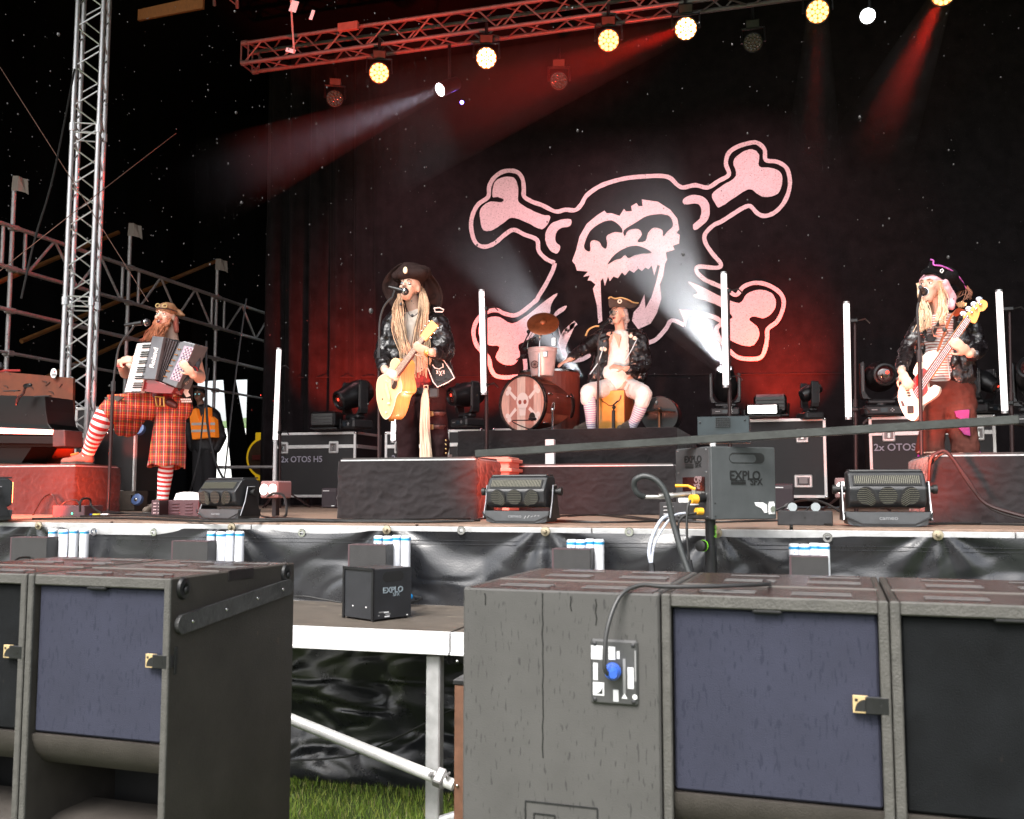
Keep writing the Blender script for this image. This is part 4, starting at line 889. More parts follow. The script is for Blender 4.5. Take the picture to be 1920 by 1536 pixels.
lw = [lipwash(-18, 976, None, 'blinder light cut by the left edge of the photo', R(-38), 118),
      lipwash(430, 975, None, 'blinder light at the stage lip beside the accordion player\'s standing leg', R(-16), 116),
      lipwash(978, 981, None, 'scratched blinder light at the stage lip right of the centre riser', R(-4), 133),
      lipwash(1660, 987, None, 'blinder light at the stage lip in front of the bass player', R(3), 156)]
t = lw[2]; SCR = mat('white scratch', (.5, .5, .5), .6)
for k in range(5): g = MB(); g.tube([(.06 + .02 * k, -.128, .03 + .004 * k), (.07 + .02 * k, -.128, .045 + .003 * (k % 2))], .0012, 4); g.build('scratch', SCR, t)
# power boxes and small items on the lip
def pbox(name, label, cat, px0, px1, py0, py1, m, D=None, dep=.2, yaw=0):
    a = PZ(px0, py1, SZ) if D is None else P(px0, py1, D); b = P(px1, py1, a.y); w_ = b.x - a.x; h = P(px0, py0, a.y).z - SZ
    t = thing(name, label, cat, (a.x, a.y, SZ), yaw); g = MB(); g.box((w_ / 2, dep / 2, h / 2), (w_, dep, h), bev=.004); g.build('housing', m, t); return t, w_, h
PLUM_LIT = mat('coat with plum light tint', (.06, .030, .036), .5, var=.2, vs=30)  # red stage light put into the boxes' colour as a plum tone
t, w_, h = pbox('power_splitter', 'low plum lit power splitter with a green light below the left riser', 'power box', 98, 158, 948, 969, PLUM_LIT)
g = MB(); g.ell((w_ * .62, -.002, h * .3), (.006, .004, .006)); g.build('green_led', mat('green led', (0, .6, .2), .4, emit=3, ecol=(.05, .9, .3)), t)
t, w_, h = pbox('dimmer_pack', 'plum tinted metal dimmer with louvres in front of the standing leg', 'dimmer', 283, 372, 938, 968, PLUM_LIT)
g = MB(); g.box((w_ * .355, .0, h / 2), (.006, .21, h * 1.02)); g.build('seam', BLK, t)
for i, x in enumerate((.08, .18, .28)):
    for j in range(4): g = MB(); g.box((w_ * x, -.002, h * (.2 + .2 * j)), (w_ * .07, .005, h * .08), bev=.002); g.build('louvre', mat('pale louvre', (.36, .25, .26), .5), t)
for x in (.52, .8):
    for j in range(4): g = MB(); g.box((w_ * x, -.003, h * (.2 + .2 * j)), (w_ * .15, .008, h * .06), bev=.002); g.build('louvre', mat('dark louvre', (.07, .04, .05), .5), t)
g = MB(); z = h; g.prism([(w_ * .4, .04, z + .002), (w_ * .45, .04, z + .05), (w_ * .6, .04, z + .062), (w_ * .75, .04, z + .055), (w_ * 1.0, .04, z + .006), (w_ * 1.0, .04, z + .002)], (0, .12, 0)); bevel(g.build('lid', WHITE, t), .004)
t, w_, h = pbox('dimmer_pack', 'long grey dimmer with two round knobs on top beside the flame machine', 'dimmer', 1458, 1562, 958, 985, GREYM, dep=.22)
for x in (.28, .70): g = MB(); g.lathe([(.0, -.014), (.024, -.014), (.026, 0), (.024, .014), (0, .014)], 16, 0, Matrix.Translation((w_ * x, .04, h + .018)) @ Matrix.Rotation(R(80), 4, 'X')); g.build('knob', mat('grey knob', (.22, .25, .26), .5), t, smooth=True)
g = MB(); g.lathe([(0, 0), (.006, 0), (.006, .002)], 8, 0, Matrix.Translation((w_ * .5, -.001, h * .55)) @ Matrix.Rotation(R(90), 4, 'X')); g.build('hole', RUB, t)
t, w_, h = pbox('dimmer_pack', 'small dark louvred box left of the flame machine', 'dimmer', 1236, 1300, 942, 978, GREYM, dep=.2)
for j in range(4): g = MB(); g.box((w_ * .28, -.003, h * (.2 + .19 * j)), (w_ * .3, .006, h * .07), bev=.002); g.build('louvre', mat('pale grey louvre', (.3, .3, .3), .5), t)
def pinlamp(px0, px1, py0, py1, D, label, n, yaw=0):
    a = P(px0, py1, D); b = P(px1, py0, D); w_ = b.x - a.x; h = b.z - a.z; t = thing('floor_spotlight', label, 'stage light', a, yaw)
    g = MB(); g.box((w_ / 2, .08, h / 2), (w_, .16, h), bev=.01); g.build('housing', mat('plum front plate', (.20, .13, .13), .5), t)
    for k in range(n): g = MB(); r_ = min(h * .4, w_ / n * .46); g.lathe([(0, .012), (r_ * .8, .008), (r_, .0), (r_ * 1.05, .004)], 18, [0, 0, 0], Matrix.Translation((w_ * (k + .5) / n, -.002, h * .5)) @ Matrix.Rotation(R(90), 4, 'X'), caps=False); g.build('reflector', mat('silver reflector', (.85, .82, .8), .15, .9, emit=.35, ecol=(1, .9, .85)), t, smooth=True)
    g = MB(); g.box((w_ / 2, .08, (SZ - a.z) / 2), (.04, .04, abs(SZ - a.z) + .02)); g.build('foot', BLK, t); return t
pinlamp(487, 527, 902, 934, 6.6, 'small spotlight with two round reflectors behind the left blinder light', 2, R(-14))
pinlamp(1567, 1592, 896, 934, 8.2, 'small square lamp half hidden behind the right blinder light', 1)
t = thing('cable_reel', 'yellow cable reel half hidden behind the edge of the backdrop', 'cable reel', (P(497, 900, 13.7).x, 13.7, SZ)); c = P(497, 858, 13.7).z - SZ
g = MB(); g.tube([(math.cos(a * math.pi / 16) * .31, 0, c + math.sin(a * math.pi / 16) * .31) for a in range(32)], (.03), 8, closed=True); g.box((-.10, 0, c + .34), (.16, .05, .12), bev=.01); g.box((-.08, 0, c - .33), (.18, .06, .14), bev=.01)
g.build('rim', mat('yellow plastic with glow', (.75, .46, .01), .45, emit=.12), t, smooth=True)  # faint glow brightens the reel's rim, which is no lamp
g = MB(); g.lathe([(0, 0), (.29, 0), (.29, .1), (0, .1)], 24, 0, Matrix.Translation((0, .06, c)) @ Matrix.Rotation(R(90), 4, 'X')); g.build('drum', mat('brown wound cable', (.07, .035, .015), .7, var=.4, vs=40), t)
g = MB(); g.box((0, -.06, c), (.4, .02, .08)); g.build('crossbar', mat('dark red bar', (.15, .02, .015), .5), t)
g = MB(); g.box((-.1, 0, (c - .36) / 2), (.05, .1, max(.05, c - .36))); g.build('foot', BLK, t)
# cables on the lip
def fl_(px, py, z=.008): p = PZ(px, py, SZ + z); return p
lipc = [([(150, 968), (260, 967), (370, 972), (520, 974), (700, 975), (900, 972), (1100, 979), (1240, 977)], 'long black cable lying along the stage lip on the left half'),
 ([(60, 973), (230, 972), (400, 978), (560, 977), (640, 978), (860, 978), (905, 970)], 'black cable at the very edge of the stage floor'),
 ([(1040, 968), (1120, 966), (1220, 975), (1330, 979), (1450, 976), (1560, 984)], 'bundle cable between the blinder light and the flame machine'),
 ([(1700, 983), (1800, 982), (1930, 984)], 'black cable running right along the lip to the edge of the photo'),
 ([(170, 962), (250, 963), (340, 969), (450, 976), (620, 976)], 'second cable crossing the floor below the left riser'),
 ([(490, 968), (530, 973), (600, 975), (760, 978), (900, 976)], 'cable lying below the centre riser')]
for pts, lab in lipc:
    pw = [fl_(min(x, 1935), max(y, 962)) for x, y in pts]; line(pw, .0065, RUB, lab, 'cable', 'floor_cable', 6, 10)
    line([q + Vector((.1, -.015, .004 if i % 2 else 0)) for i, q in enumerate(pw[:-1])], .005, RUB, 'thin black cable beside the ' + lab.split('cable ')[1] if True else '', 'cable', 'floor_cable', 6, 10)
line([fl_(500, 972), P(535, 968, 6.3), P(533, 932, 6.4), P(515, 925, 6.5), P(500, 932, 6.6)], .009, RUB, 'cable loop rising behind the left blinder light', 'cable', 'floor_cable')
line([P(62, 965, 6.0), P(80, 935, 6.2), P(98, 928, 6.3), P(110, 948, 6.2), P(125, 940, 6.2), P(142, 938, 6.2), P(150, 946, 6.1)], .007, RUB, 'cable curling in front of the red lit riser', 'cable', 'floor_cable')
line([P(150, 960, 5.9), P(152, 938, 5.9), P(168, 936, 6), P(172, 950, 6), P(190, 962, 5.9)], .008, RUB, 'small cable hoop beside the plum lit power splitter', 'cable', 'floor_cable')
for px, lab, c_ in ((166, 'blue plug lying beside the power splitter', (.03, .1, .5)), (180, 'yellow ringed plug lying beside the power splitter', (.6, .55, .05)), (196, 'white plug lying on the stage lip', (.6, .6, .6))):
    p = fl_(px, 966, .012); g = MB(); g.tube([(-.03, 0, 0), (.03, .005, 0)], .012, 10); o = tag(g.build('cable_plug', mat('plug ' + lab[:4], c_, .4), smooth=True), lab, 'plug'); o.location = p
line([P(1742, 905, 6.15), P(1745, 862, 6.1), P(1760, 848, 6.1), P(1778, 850, 6.1), P(1815, 900, 6.1), P(1850, 945, 6.1), P(1935, 972, 6.05)], .010, mat('dark red cable', (.022, .007, .007), .5), 'instrument cable falling over the right riser', 'cable', 'floor_cable')
line([P(1745, 870, 6.15), P(1765, 852, 6.1), P(1782, 856, 6.1), P(1822, 915, 6.1), P(1862, 955, 6.1), P(1935, 977, 6.05)], .008, RUB, 'black cable falling over the right riser beside the red one', 'cable', 'floor_cable')
line([P(1465, 958, 5.7), P(1478, 945, 5.7), P(1515, 937, 5.8), P(1550, 945, 5.7), P(1600, 975, 5.5)], .008, RUB, 'cable arching over the knobs of the long dimmer', 'cable', 'floor_cable')
line([P(1450, 960, 5.6), P(1475, 950, 5.6), P(1500, 962, 5.6), P(1520, 950, 5.6)], .005, RUB, 'thin cable between the dimmer knobs', 'cable', 'floor_cable')
# ---------------- flame machine on its stand
FM = mat('grey powder coated sheet', (.055, .060, .062), .5, var=.15, vs=14, bump=.12, bs=260)
FM2 = mat('dark powder coated sheet', (.05, .05, .052), .5, var=.2, vs=14, bump=.1, bs=260)
D0 = 4.42; p = P(1335, 975, D0); s = SC(1335, D0); t = thing('flame_machine', 'big grey effects box with cut out handle and EXPLO SFX lettering on a black stand', 'flame machine', p, R(37))
W_ = .345; H_ = 138 * s; 
g = MB(); g.box((W_ / 2, .15, H_ / 2), (W_, .30, H_), bev=.004); g.build('housing', FM, t)
def slot(x, z, w_, r, y): return [(x - w_ / 2 + r + r * math.cos(a), y, z + r * math.sin(a)) for a in [R(90 + 18 * k) for k in range(11)]] + [(x + w_ / 2 - r + r * math.cos(a), y, z + r * math.sin(a)) for a in [R(-90 + 18 * k) for k in range(11)]]
g = MB(); g.prism(slot(.19, H_ * .845, .19, .024, -.0015), (0, .003, 0)); g.build('handle_slot', mat('slot shade', (.012, .012, .012), .6), t)  # flat dark shape paints the shade of the cut-out
g = MB(); g.prism(slot(.168, H_ * .838, .14, .018, -.0022), (0, .002, 0)); g.build('slot_lit_inside', FM, t)  # lighter flat panel paints the lit inside of the cut-out
ST = mat('stencil black', (.004, .004, .004), .6)
text(t, 'EXPLO', .058, Matrix.Translation((.178, -.0016, H_ * .60)), ST, bold=.0010, sx=.95); text(t, 'SFX', .042, Matrix.Translation((.238, -.0016, H_ * .515)), ST, bold=.0008, sx=.95)
for k in range(3): g = MB(); g.box((.142, -.0016, H_ * (.535 - .022 * k)), (.078, .002, [.0035, .0045, .007][k])); g.build('stencil_bar', ST, t)
g = MB(); g.prism([(.225, -.003, H_ * .235), (.27, -.003, H_ * .235), (.292, -.003, H_ * .20), (.292, -.003, H_ * .09), (.278, -.003, H_ * .09), (.262, -.003, H_ * .15), (.232, -.003, H_ * .19)], (0, .003, 0)); g.build('white_sticker', WHITE, t)
g = MB(); g.lathe([(.004, 0), (.013, 0), (.013, .012), (.004, .012)], 14, 0, Matrix.Translation((.318, -.0, H_ * .145)) @ Matrix.Rotation(R(90), 4, 'X')); g.build('connector_ring', CHROME, t); g = MB(); g.box((.318, -.002, H_ * .145), (.034, .003, .05), bev=.001); g.box((.318, -.002, H_ * .225), (.026, .003, .012)); g.build('connector_plate', WHITE, t)
for x, z in ((.018, .225), (.018, .05), (.255, .25)): g = MB(); g.ell((x, -.001, H_ * z), (.004, .002, .004)); g.build('rivet', BLK, t)
# left flank
MS = Matrix.Translation((0, .15, 0)) @ Matrix.Rotation(R(-90), 4, 'Z')   # local frame of the left face: x runs to the front, y out of the face is -y
g = MB(); g.box((0, -.003, H_ / 2), (.29, .008, H_ - .008), bev=.002, M=MS); g.build('side_plate', FM2, t)
g = MB(); g.box((.015, -.0085, H_ * .46), (.19, .003, H_ * .25), M=MS); g.build('window', mat('glossy window', (.008, .006, .006), .06, spec=.8), t)
text(t, 'EXPLO', .045, MS @ Matrix.Translation((.01, -.008, H_ * .83)), ST, bold=.001, sx=1.1); text(t, 'SFX', .03, MS @ Matrix.Translation((.055, -.008, H_ * .745)), ST, bold=.0006, sx=1.1)
for k in range(3): g = MB(); g.box((-.02, -.008, H_ * (.765 - .022 * k)), (.07, .002, [.003, .004, .006][k]), M=MS); g.build('stencil_bar', ST, t)
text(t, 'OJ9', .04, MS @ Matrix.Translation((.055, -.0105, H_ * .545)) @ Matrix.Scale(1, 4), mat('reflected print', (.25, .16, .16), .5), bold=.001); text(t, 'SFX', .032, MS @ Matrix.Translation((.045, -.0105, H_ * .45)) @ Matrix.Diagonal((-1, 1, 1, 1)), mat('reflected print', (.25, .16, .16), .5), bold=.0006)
for z in (.04, .35, .65, .96):
    for x in (-.122, .122): g = MB(); g.ell((x, -.008, H_ * z), (.0035, .002, .0035), M=MS); g.build('rivet', CHROME, t)
# stand
g = MB(); cx = .055; g.tube([(cx, .1, 0), (cx, .1, -.08), (cx, .1, -.081)], .024, 18); g.tube([(cx, .1, -.12), (cx, .1, H_ * -1.0 - .20)], .0265, 18); g.tube([(cx, .1, -.08), (cx, .1, -.14)], .0225, 18); g.build('stand_pole', BLKM, t, smooth=True)
g = MB()
for a in range(3): g.tube([(cx, .1, -p.z + DZ + .22), (cx + .33 * math.cos(a * 2.094 + .3), .1 + .33 * math.sin(a * 2.094 + .3), -p.z + DZ + .02)], .012, 8)
g.tube([(cx, .1, -H_ - .2), (cx, .1, -p.z + DZ + .15)], .0265, 14); g.build('stand_legs', BLKM, t)
g = MB(); Mk = Matrix.Translation((cx - .055, .075, -.118)) @ Matrix.Rotation(R(-62), 4, 'Z') @ Matrix.Rotation(R(90), 4, 'X'); g.lathe([(0, 0), (.022, 0), (.025, .004), (.025, .03), (.02, .033), (0, .033)], 20, 0, Mk); g.tube([(cx - .05, .08, -.118), (cx, .1, -.118)], .006, 8); kb = g.build('clamp_knob', RUB, t, smooth=True)
g = MB(); g.lathe([(.0255, .001), (.0265, .001), (.0265, .005), (.0255, .005)], 20, 0, Mk); LIME = mat('lime green print', (.25, .8, .03), .5); g.build('lime_ring', LIME, kb)
text(t, 'Gravity', .018, Matrix.Translation((cx + .012, .0745, -.055)) @ Matrix.Rotation(R(90), 4, 'Y') , LIME, sx=1.1)
g = MB(); g.tube([(.09, .12, H_), (.09, .12, H_ + .03)], .013, 12); g.build('white_spigot', WHITE, t)
bt = thing('control_box', 'dark glossy box with small square mesh above the flame machine', 'control box', P(1308, 832, 4.62)); s2 = SC(1350, 4.62)
g = MB(); g.box((48 * s2, .06, 26 * s2), (96 * s2, .12, 50 * s2), bev=.002); g.build('housing', mat('dark anodised metal', (.035, .045, .05), .22, .5, var=.3, vs=8), bt)
g = MB(); x0, z0 = 35 * s2, 31 * s2
for k in range(7): g.box((x0 + k * 4.2 * s2, -.006, z0 + 8 * s2), (.0028, .012, 18 * s2))
for k in range(5): g.box((x0 + 12.6 * s2, -.006, z0 + 4.2 * k * s2), (26 * s2, .012, .0028))
g.build('mesh', BLK, bt)
for x, z in ((5, 40), (88, 43)): g = MB(); g.ell((x * s2, -.001, z * s2), .005); g.build('screw', GREYM, bt, smooth=True)
g = MB(); a = P(893, 851, 4.60); b = P(1910, 787, 4.38); dz = (b - a); Mr = dz.to_track_quat('X', 'Z').to_matrix().to_4x4(); Mr.translation = (a + b) / 2
g.box((0, 0, 0), (dz.length, .04, .036), bev=.0025, M=Mr); tag(g.build('square_bar', mat('scuffed grey square tube', (.040, .043, .040), .32, .35, var=.4, vs=9, bump=.1, bs=80)), 'long square metal bar slanting across above the flame machine', 'bar')
# valve, fittings and hoses
fv = thing('gas_fitting', 'yellow handled ball valve with steel hose fittings on the flame machine', 'valve', P(1300, 932, 4.45)); STL = mat('dull steel fitting', (.55, .53, .5), .35, .8, var=.2, vs=60)
g = MB(); g.tube([P(1206, 932, 4.36), P(1235, 932, 4.37), P(1236, 931, 4.37), P(1262, 929, 4.38), P(1263, 929, 4.38), P(1300, 926, 4.44), P(1318, 926, 4.5)], [.010, .010, .014, .014, .011, .013, .013], 10); g.build('pipe', STL, fv, world=True, smooth=True)
g = MB(); g.tube([P(1301, 927, 4.42), P(1301, 915, 4.42)], .010, 8); g.build('valve_body', STL, fv, world=True); g = MB(); g.tube([P(1304, 917, 4.40), P(1297, 915, 4.40), P(1290, 911, 4.40), P(1266, 911, 4.39)], [.006, .007, .006, .007], 8); g.build('yellow_handle', mat('yellow handle', (.8, .38, .01), .4), fv, world=True, smooth=True)
for x, y, r_ in ((1301, 936, .021), (1311, 959, .016)): g = MB(); g.tube([P(x - 6, y, 4.38), P(x + 6, y, 4.40)], r_, 12); g.build('yellow_plug', mat('orange yellow plug', (.85, .42, .03), .4), fv, world=True, smooth=True)
g = MB(); g.tube([P(1308, 935, 4.40), P(1330, 934, 4.5)], .018, 12); g.build('black_socket', RUB, fv, world=True, smooth=True)
g = MB(); g.box(P(1283, 938, 4.5), (.05, .02, .02)); g.box(P(1300, 946, 4.5), (.05, .02, .006)); g.build('white_tag', WHITE, fv, world=True)
line([P(1208, 932, 4.36), P(1196, 926, 4.34), P(1189, 912, 4.33), P(1192, 899, 4.32), P(1210, 893, 4.32), P(1232, 902, 4.32), P(1250, 928, 4.32), P(1262, 980, 4.32), P(1278, 1035, 4.30), P(1296, 1085, 4.28)], .0135, mat('black gas hose', (.03, .033, .033), .45, bump=.2, bs=200), 'thick black gas hose looping left of the flame machine', 'hose', 'gas_hose', 12)
line([P(1262, 962, 4.42), P(1240, 975, 4.40), P(1224, 1005, 4.38), P(1217, 1035, 4.36), P(1221, 1058, 4.35)], .0085, mat('pale grey hose', (.42, .45, .52), .35), 'pale hose curving down left of the flame machine', 'hose', 'pale_hose', 10)
line([P(1285, 962, 4.42), P(1262, 968, 4.40), P(1240, 995, 4.38), P(1226, 1025, 4.36), P(1222, 1058, 4.35)], .0055, mat('pale grey hose', (.42, .45, .52), .35), 'thinner pale hose joining the first at a black plug', 'hose', 'pale_hose', 8)
g = MB(); a = P(1221, 1056, 4.35); b = P(1223, 1074, 4.34); g.tube([a, b], .013, 8); tag(g.build('hose_plug', BLK), 'black plug at the lower end of the pale hoses', 'plug')
line([P(1295, 938, 4.38), P(1289, 955, 4.36), P(1288, 1000, 4.34), P(1293, 1060, 4.32)], .006, RUB, 'thin black lead hanging from the yellow plug', 'cable', 'lead')
line([P(1308, 962, 4.38), P(1280, 970, 4.36), P(1272, 995, 4.34), P(1287, 1060, 4.3), P(1293, 1085, 4.3)], .006, RUB, 'second black lead hanging behind the gas hose', 'cable', 'lead')
g = MB(); g.tube([P(1292, 1050, 4.3), P(1297, 1078, 4.3)], .012, 8); tag(g.build('lead_plug', BLK), 'black plug on the hanging leads', 'plug')
# ---------------- small effects box on the pit platform
p = PZ(700, 1166, DZ); t = thing('effects_box', 'small black EXPLO effects box standing on the pit platform edge', 'effects box', p, R(-27)); s = SC(700, p.y)
BW, BDp, BH = .232, .235, 98 * s
g = MB(); g.box((-BW / 2, BDp / 2, BH / 2), (BW, BDp, BH - .012), bev=.003); g.build('housing', mat('black textured sheet', (.022, .023, .026), .42, var=.2, vs=14, bump=.15, bs=300), t)
for x in (-BW + .006, -.006): g = MB(); g.box((x, -.001, BH / 2), (.014, .012, BH), bev=.002); g.build('corner_strip', BLKM, t)
g = MB(); g.box((-BW / 2, -.001, BH - .008), (BW, .012, .014), bev=.002); g.build('top_strip', BLKM, t)
for x in (-BW + .02, -.02):
    for y in (.02, BDp - .02): g = MB(); g.tube([(x, y, -.002), (x, y, .012)], .009, 10); g.build('rubber_foot', RUB, t)
for x, z in ((-.155, .062), (-.055, .062)): g = MB(); g.ell((x, -.001, z), (.004, .002, .004)); g.build('screw', WHITE, t, smooth=True)
MR = Matrix.Translation((0, BDp / 2, 0)) @ Matrix.Rotation(R(90), 4, 'Z')
g = MB(); g.prism([tuple(MR @ Vector(q)) for q in slot(.0, BH * .82, .13, .024, -.001)], tuple(MR.to_3x3() @ Vector((0, .003, 0)))); g.build('handle_slot', mat('slot shade', (.012, .012, .012), .6), t)
text(t, 'EXPLO', .038, MR @ Matrix.Translation((.0, -.001, BH * .56)), mat('cut out lettering', (.25, .3, .33), .4), bold=.0008, sx=1.1); text(t, 'SFX', .024, MR @ Matrix.Translation((.02, -.001, BH * .47)), mat('cut out lettering', (.25, .3, .33), .4), sx=1.1)
for k, (x, z) in enumerate(((-.07, .16), (-.04, .15), (-.03, .11), (-.035, .07), (-.085, .1), (.09, .06))): g = MB(); g.box((x, -.0005, BH * z), (.03 if k < 4 else .008, .001, .006)); g.build('info_print', mat('label grey', (.22, .22, .22), .5) if k else WHITE, t) if False else g.build('info_print', WHITE if k % 2 else mat('label grey', (.22, .22, .22), .5), t, world=False).__setattr__('matrix_local', MR)
# ---------------- gas bottle clusters and their dark boxes against the skirt
GBW = mat('white gas bottle', (.80, .82, .86), .35, var=.06, vs=12, spots=((.45, .55, .75), 30, .72, (1, 1, .2))); GBB = mat('blue bottle band', (.02, .30, .62), .4)
gb0 = None
def bottle(px, D, ztop, label):
    global gb0
    x = P(px, 1050, D).x
    if gb0 is None:
        t = thing('gas_bottle', label, 'gas bottle', (x, D, ztop), group='upturned gas bottles against the stage skirt')
        r = .0255; g = MB(); g.lathe([(.0, 0), (r * .8, .0), (r, -.006), (r, -.275), (r * .9, -.292), (r * .5, -.305), (.008, -.312), (.008, -.33)], 20, 0); g.build('body', GBW, t, smooth=True)
        g = MB(); g.lathe([(r + .0006, -.014), (r + .0006, -.026)], 20, 0, caps=False); g.lathe([(r + .0006, -.262), (r + .0006, -.268)], 20, 0, caps=False); g.build('blue_band', GBB, t, smooth=True)
        g = MB(); g.box((.004, -r - .0003, -.25), (.022, .001, .012)); g.box((.0, -r - .0003, -.04), (.006, .001, .004)); g.build('blue_print', GBB, t)
        g = MB(); g.lathe([(.0, 0), (.013, 0), (.015, .006), (.013, .02), (.006, .024)], 12, 0, Matrix.Translation((.022, -.01, -.322)) @ Matrix.Rotation(R(80), 4, 'Y')); g.tube([(0, 0, -.322), (.022, -.01, -.322)], .006, 8); g.build('blue_tap', mat('blue tap', (.01, .22, .55), .35), t, smooth=True)
        g = MB(); g.tube([(0, 0, -.32), (0, 0, -.36)], .008, 8); g.build('neck', STL, t, smooth=True); gb0 = t; return t
    o = copy_thing(gb0, (x, D, ztop), 0, label, 'upturned gas bottles against the stage skirt'); return o
DB = mat('dark sprayed box', (.028, .027, .027), .5, var=.2, vs=14, bump=.2, bs=220); DBS = mat('plum box edge', (.07, .04, .045), .5)
clus = [(127, 993, (20, 88, 1008), 'far left', 38), (422, 997, (322, 390, 1015), 'left', 34), (735, 1005, (653, 724, 1022), 'middle', 33), (1098, 1012, (1035, 1107, 1030), 'right of centre', 33), (1518, 1020, (1480, 1553, 1044), 'right', 36)]
ordn = ['leftmost', 'second', 'third', 'rightmost']
for cx, yt, (bx0, bx1, byt), nm, hw in clus:
    D = 4.86; zt = P(cx, yt, D).z
    for k, u in enumerate((-.78, -.26, .26, .78)): bottle(cx + hw * u, D - (.012 if k % 2 else -.012), zt + (.004 if k > 1 else 0), f'{ordn[k]} white gas bottle of the {nm} cluster')
    Db = 4.74; a = P(bx0, byt, Db); b = P(bx1, byt, Db); t = thing('effects_box', f'dark low box in front of the {nm} gas bottle cluster', 'effects box', (a.x, Db, DZ), 0); h = a.z - DZ; w_ = b.x - a.x
    g = MB(); g.box((w_ / 2, .05, h / 2), (w_, .10, h), bev=.002); g.build('housing', DB, t)
    g = MB(); g.box((.004, .05, h / 2 + .001), (.010, .102, h + .002), bev=.001); g.box((w_ / 2, .05, h + .0015), (w_ - .002, .10, .004)); g.build('edge_strip', DBS, t)
    if nm == 'middle':
        line([P(745, 1128, 4.7), P(770, 1130, 4.65), P(790, 1122, 4.8), P(775, 1118, 4.85)], .006, RUB, 'hose stub beside the middle gas bottle cluster', 'hose', 'hose_stub')
# ---------------- light tubes on stands
TUBE = mat('frosted tube with added glow', (.9, .88, .88), .4, emit=.55, ecol=(1, .9, .9)); POLE = mat('dark red brown lacquered pole', (.035, .018, .018), .35, .3)  # slight glow added so the unlit-looking tubes come out white
def ltube(x0, y0, x1, y1, D, label, yb, side=1, dx=9):
    a = P(x0, y0, D); b = P(x1, y1, D); t = thing('light_tube', label, 'light tube', (b.x, D, SZ))
    g = MB(); g.tube([b, a], .028, 16); g.build('tube', TUBE, t, world=True, smooth=True)
    g = MB(); g.tube([a, a + (a - b).normalized() * .02], .029, 12); g.tube([b, b - (a - b).normalized() * .025], .029, 12); g.build('end_cap', ALU, t, world=True, smooth=True)
    c = P(x1 + dx * side, y0 + 28, D + .05); d = Vector((c.x, D + .05, SZ)); d.x = P(x1 + dx * side + (x1 - x0) * .2, yb, D + .05).x
    g = MB(); g.tube([c, c.lerp(d, .5)], .012, 10); g.build('upper_rod', POLE, t, world=True, smooth=True); g = MB(); g.tube([c.lerp(d, .42), d], .019, 10); g.build('lower_rod', POLE, t, world=True, smooth=True)
    for yy in (y0 + 32, y1 - 14):
        q = P(x0 + (x1 - x0) * (yy - y0) / (y1 - y0), yy, D); e = P(x1 + dx * side, yy, D + .05); g = MB(); g.box((q + e) / 2, (abs(e.x - q.x) + .05, .06, .035), bev=.006); g.tube([e, e + Vector((.09 * side, -.02, .012)), e + Vector((.13 * side, -.02, -.03))], .007, 6); g.build('clamp', BLKM, t, world=True)
    g = MB(); 
    for k in range(3): g.tube([(d.x, d.y, SZ + .25), (d.x + .35 * math.cos(k * 2.09 + .5), d.y + .35 * math.sin(k * 2.09 + .5), SZ + .01)], .011, 6)
    g.build('tripod', POLE, t, world=True); return t
ltube(523, 656, 516, 825, 10.1, 'leftmost white light tube in front of the left road case', 985)
ltube(743, 640, 737, 826, 10.1, 'white light tube hidden mostly behind the guitar', 960, 1, 10)
ltube(903, 547, 907, 736, 9.2, 'white light tube between the hatted singer and the drums', 815, 1, 5)
ltube(1357, 514, 1361, 722, 9.3, 'white light tube rising in front of the bright beam', 790, 1, 5)
ltube(1587, 570, 1591, 782, 9.4, 'white light tube left of the bass player', 900, 1, 12)
ltube(1873, 548, 1884, 770, 9.4, 'rightmost white light tube behind the bass neck', 855, 1, 9)
t = bpy.data.objects.get('light_tube'); g = MB(); g.tube([P(516, 828, 10.08), P(513, 985, 10.08)], .022, 10); g.build('white_lower_rod', WHITE, t, world=True, smooth=True)
# ---------------- microphone stands
def mic(a, b, r=.024):     # body from tail a to grille b
    return a, b
def micstand(label, pts, tail, head, base_D, D, basez=SZ):
    P0 = Vector(pts[0]); t = thing('microphone_stand', label, 'microphone stand', (P0.x, P0.y, basez)); pts = [Vector(q) for q in pts]
    g = MB(); g.tube([(P0.x, P0.y, basez), pts[1]], .013, 10); g.build('lower_tube', POLE, t, world=True, smooth=True)
    g = MB(); g.tube(catm(pts[1:], 6), .0085, 8); g.build('boom', mat('black gooseneck', (.03, .03, .032), .4), t, world=True, smooth=True)
    g = MB(); g.tube([pts[1] - Vector((0, 0, .05)), pts[1] + Vector((0, 0, .03))], .018, 8); g.build('clutch', GREYM, t, world=True, smooth=True)
    g = MB(); g.lathe([(.0, .0), (.13, .0), (.13, .012), (.02, .03), (0, .03)], 20, 0, Matrix.Translation((P0.x, P0.y, basez))); g.build('round_base', BLKM, t, world=True)
    a, b = Vector(tail), Vector(head); dd = (b - a).normalized()
    m_ = thing('microphone', 'microphone on the ' + label, 'microphone', a)
    g = MB(); g.tube([a, a + (b - a) * .3, a + (b - a) * .72], [.012, .016, .021], 12); g.build('body', BLKM, m_, world=True, smooth=True)
    g = MB(); g.ell(b - dd * .02, .031, 14, 10); g.build('grille', mat('mic grille', (.05, .05, .055), .3, .6), m_, world=True, smooth=True)
    g = MB(); g.tube([b - dd * .028, b - dd * .018], .0325, 14); g.build('band', CHROME, m_, world=True, smooth=True)
    g = MB(); g.tube([pts[-1], a.lerp(b, .35)], .011, 8); g.build('clip', BLK, t, world=True); return t
AD = 6.75
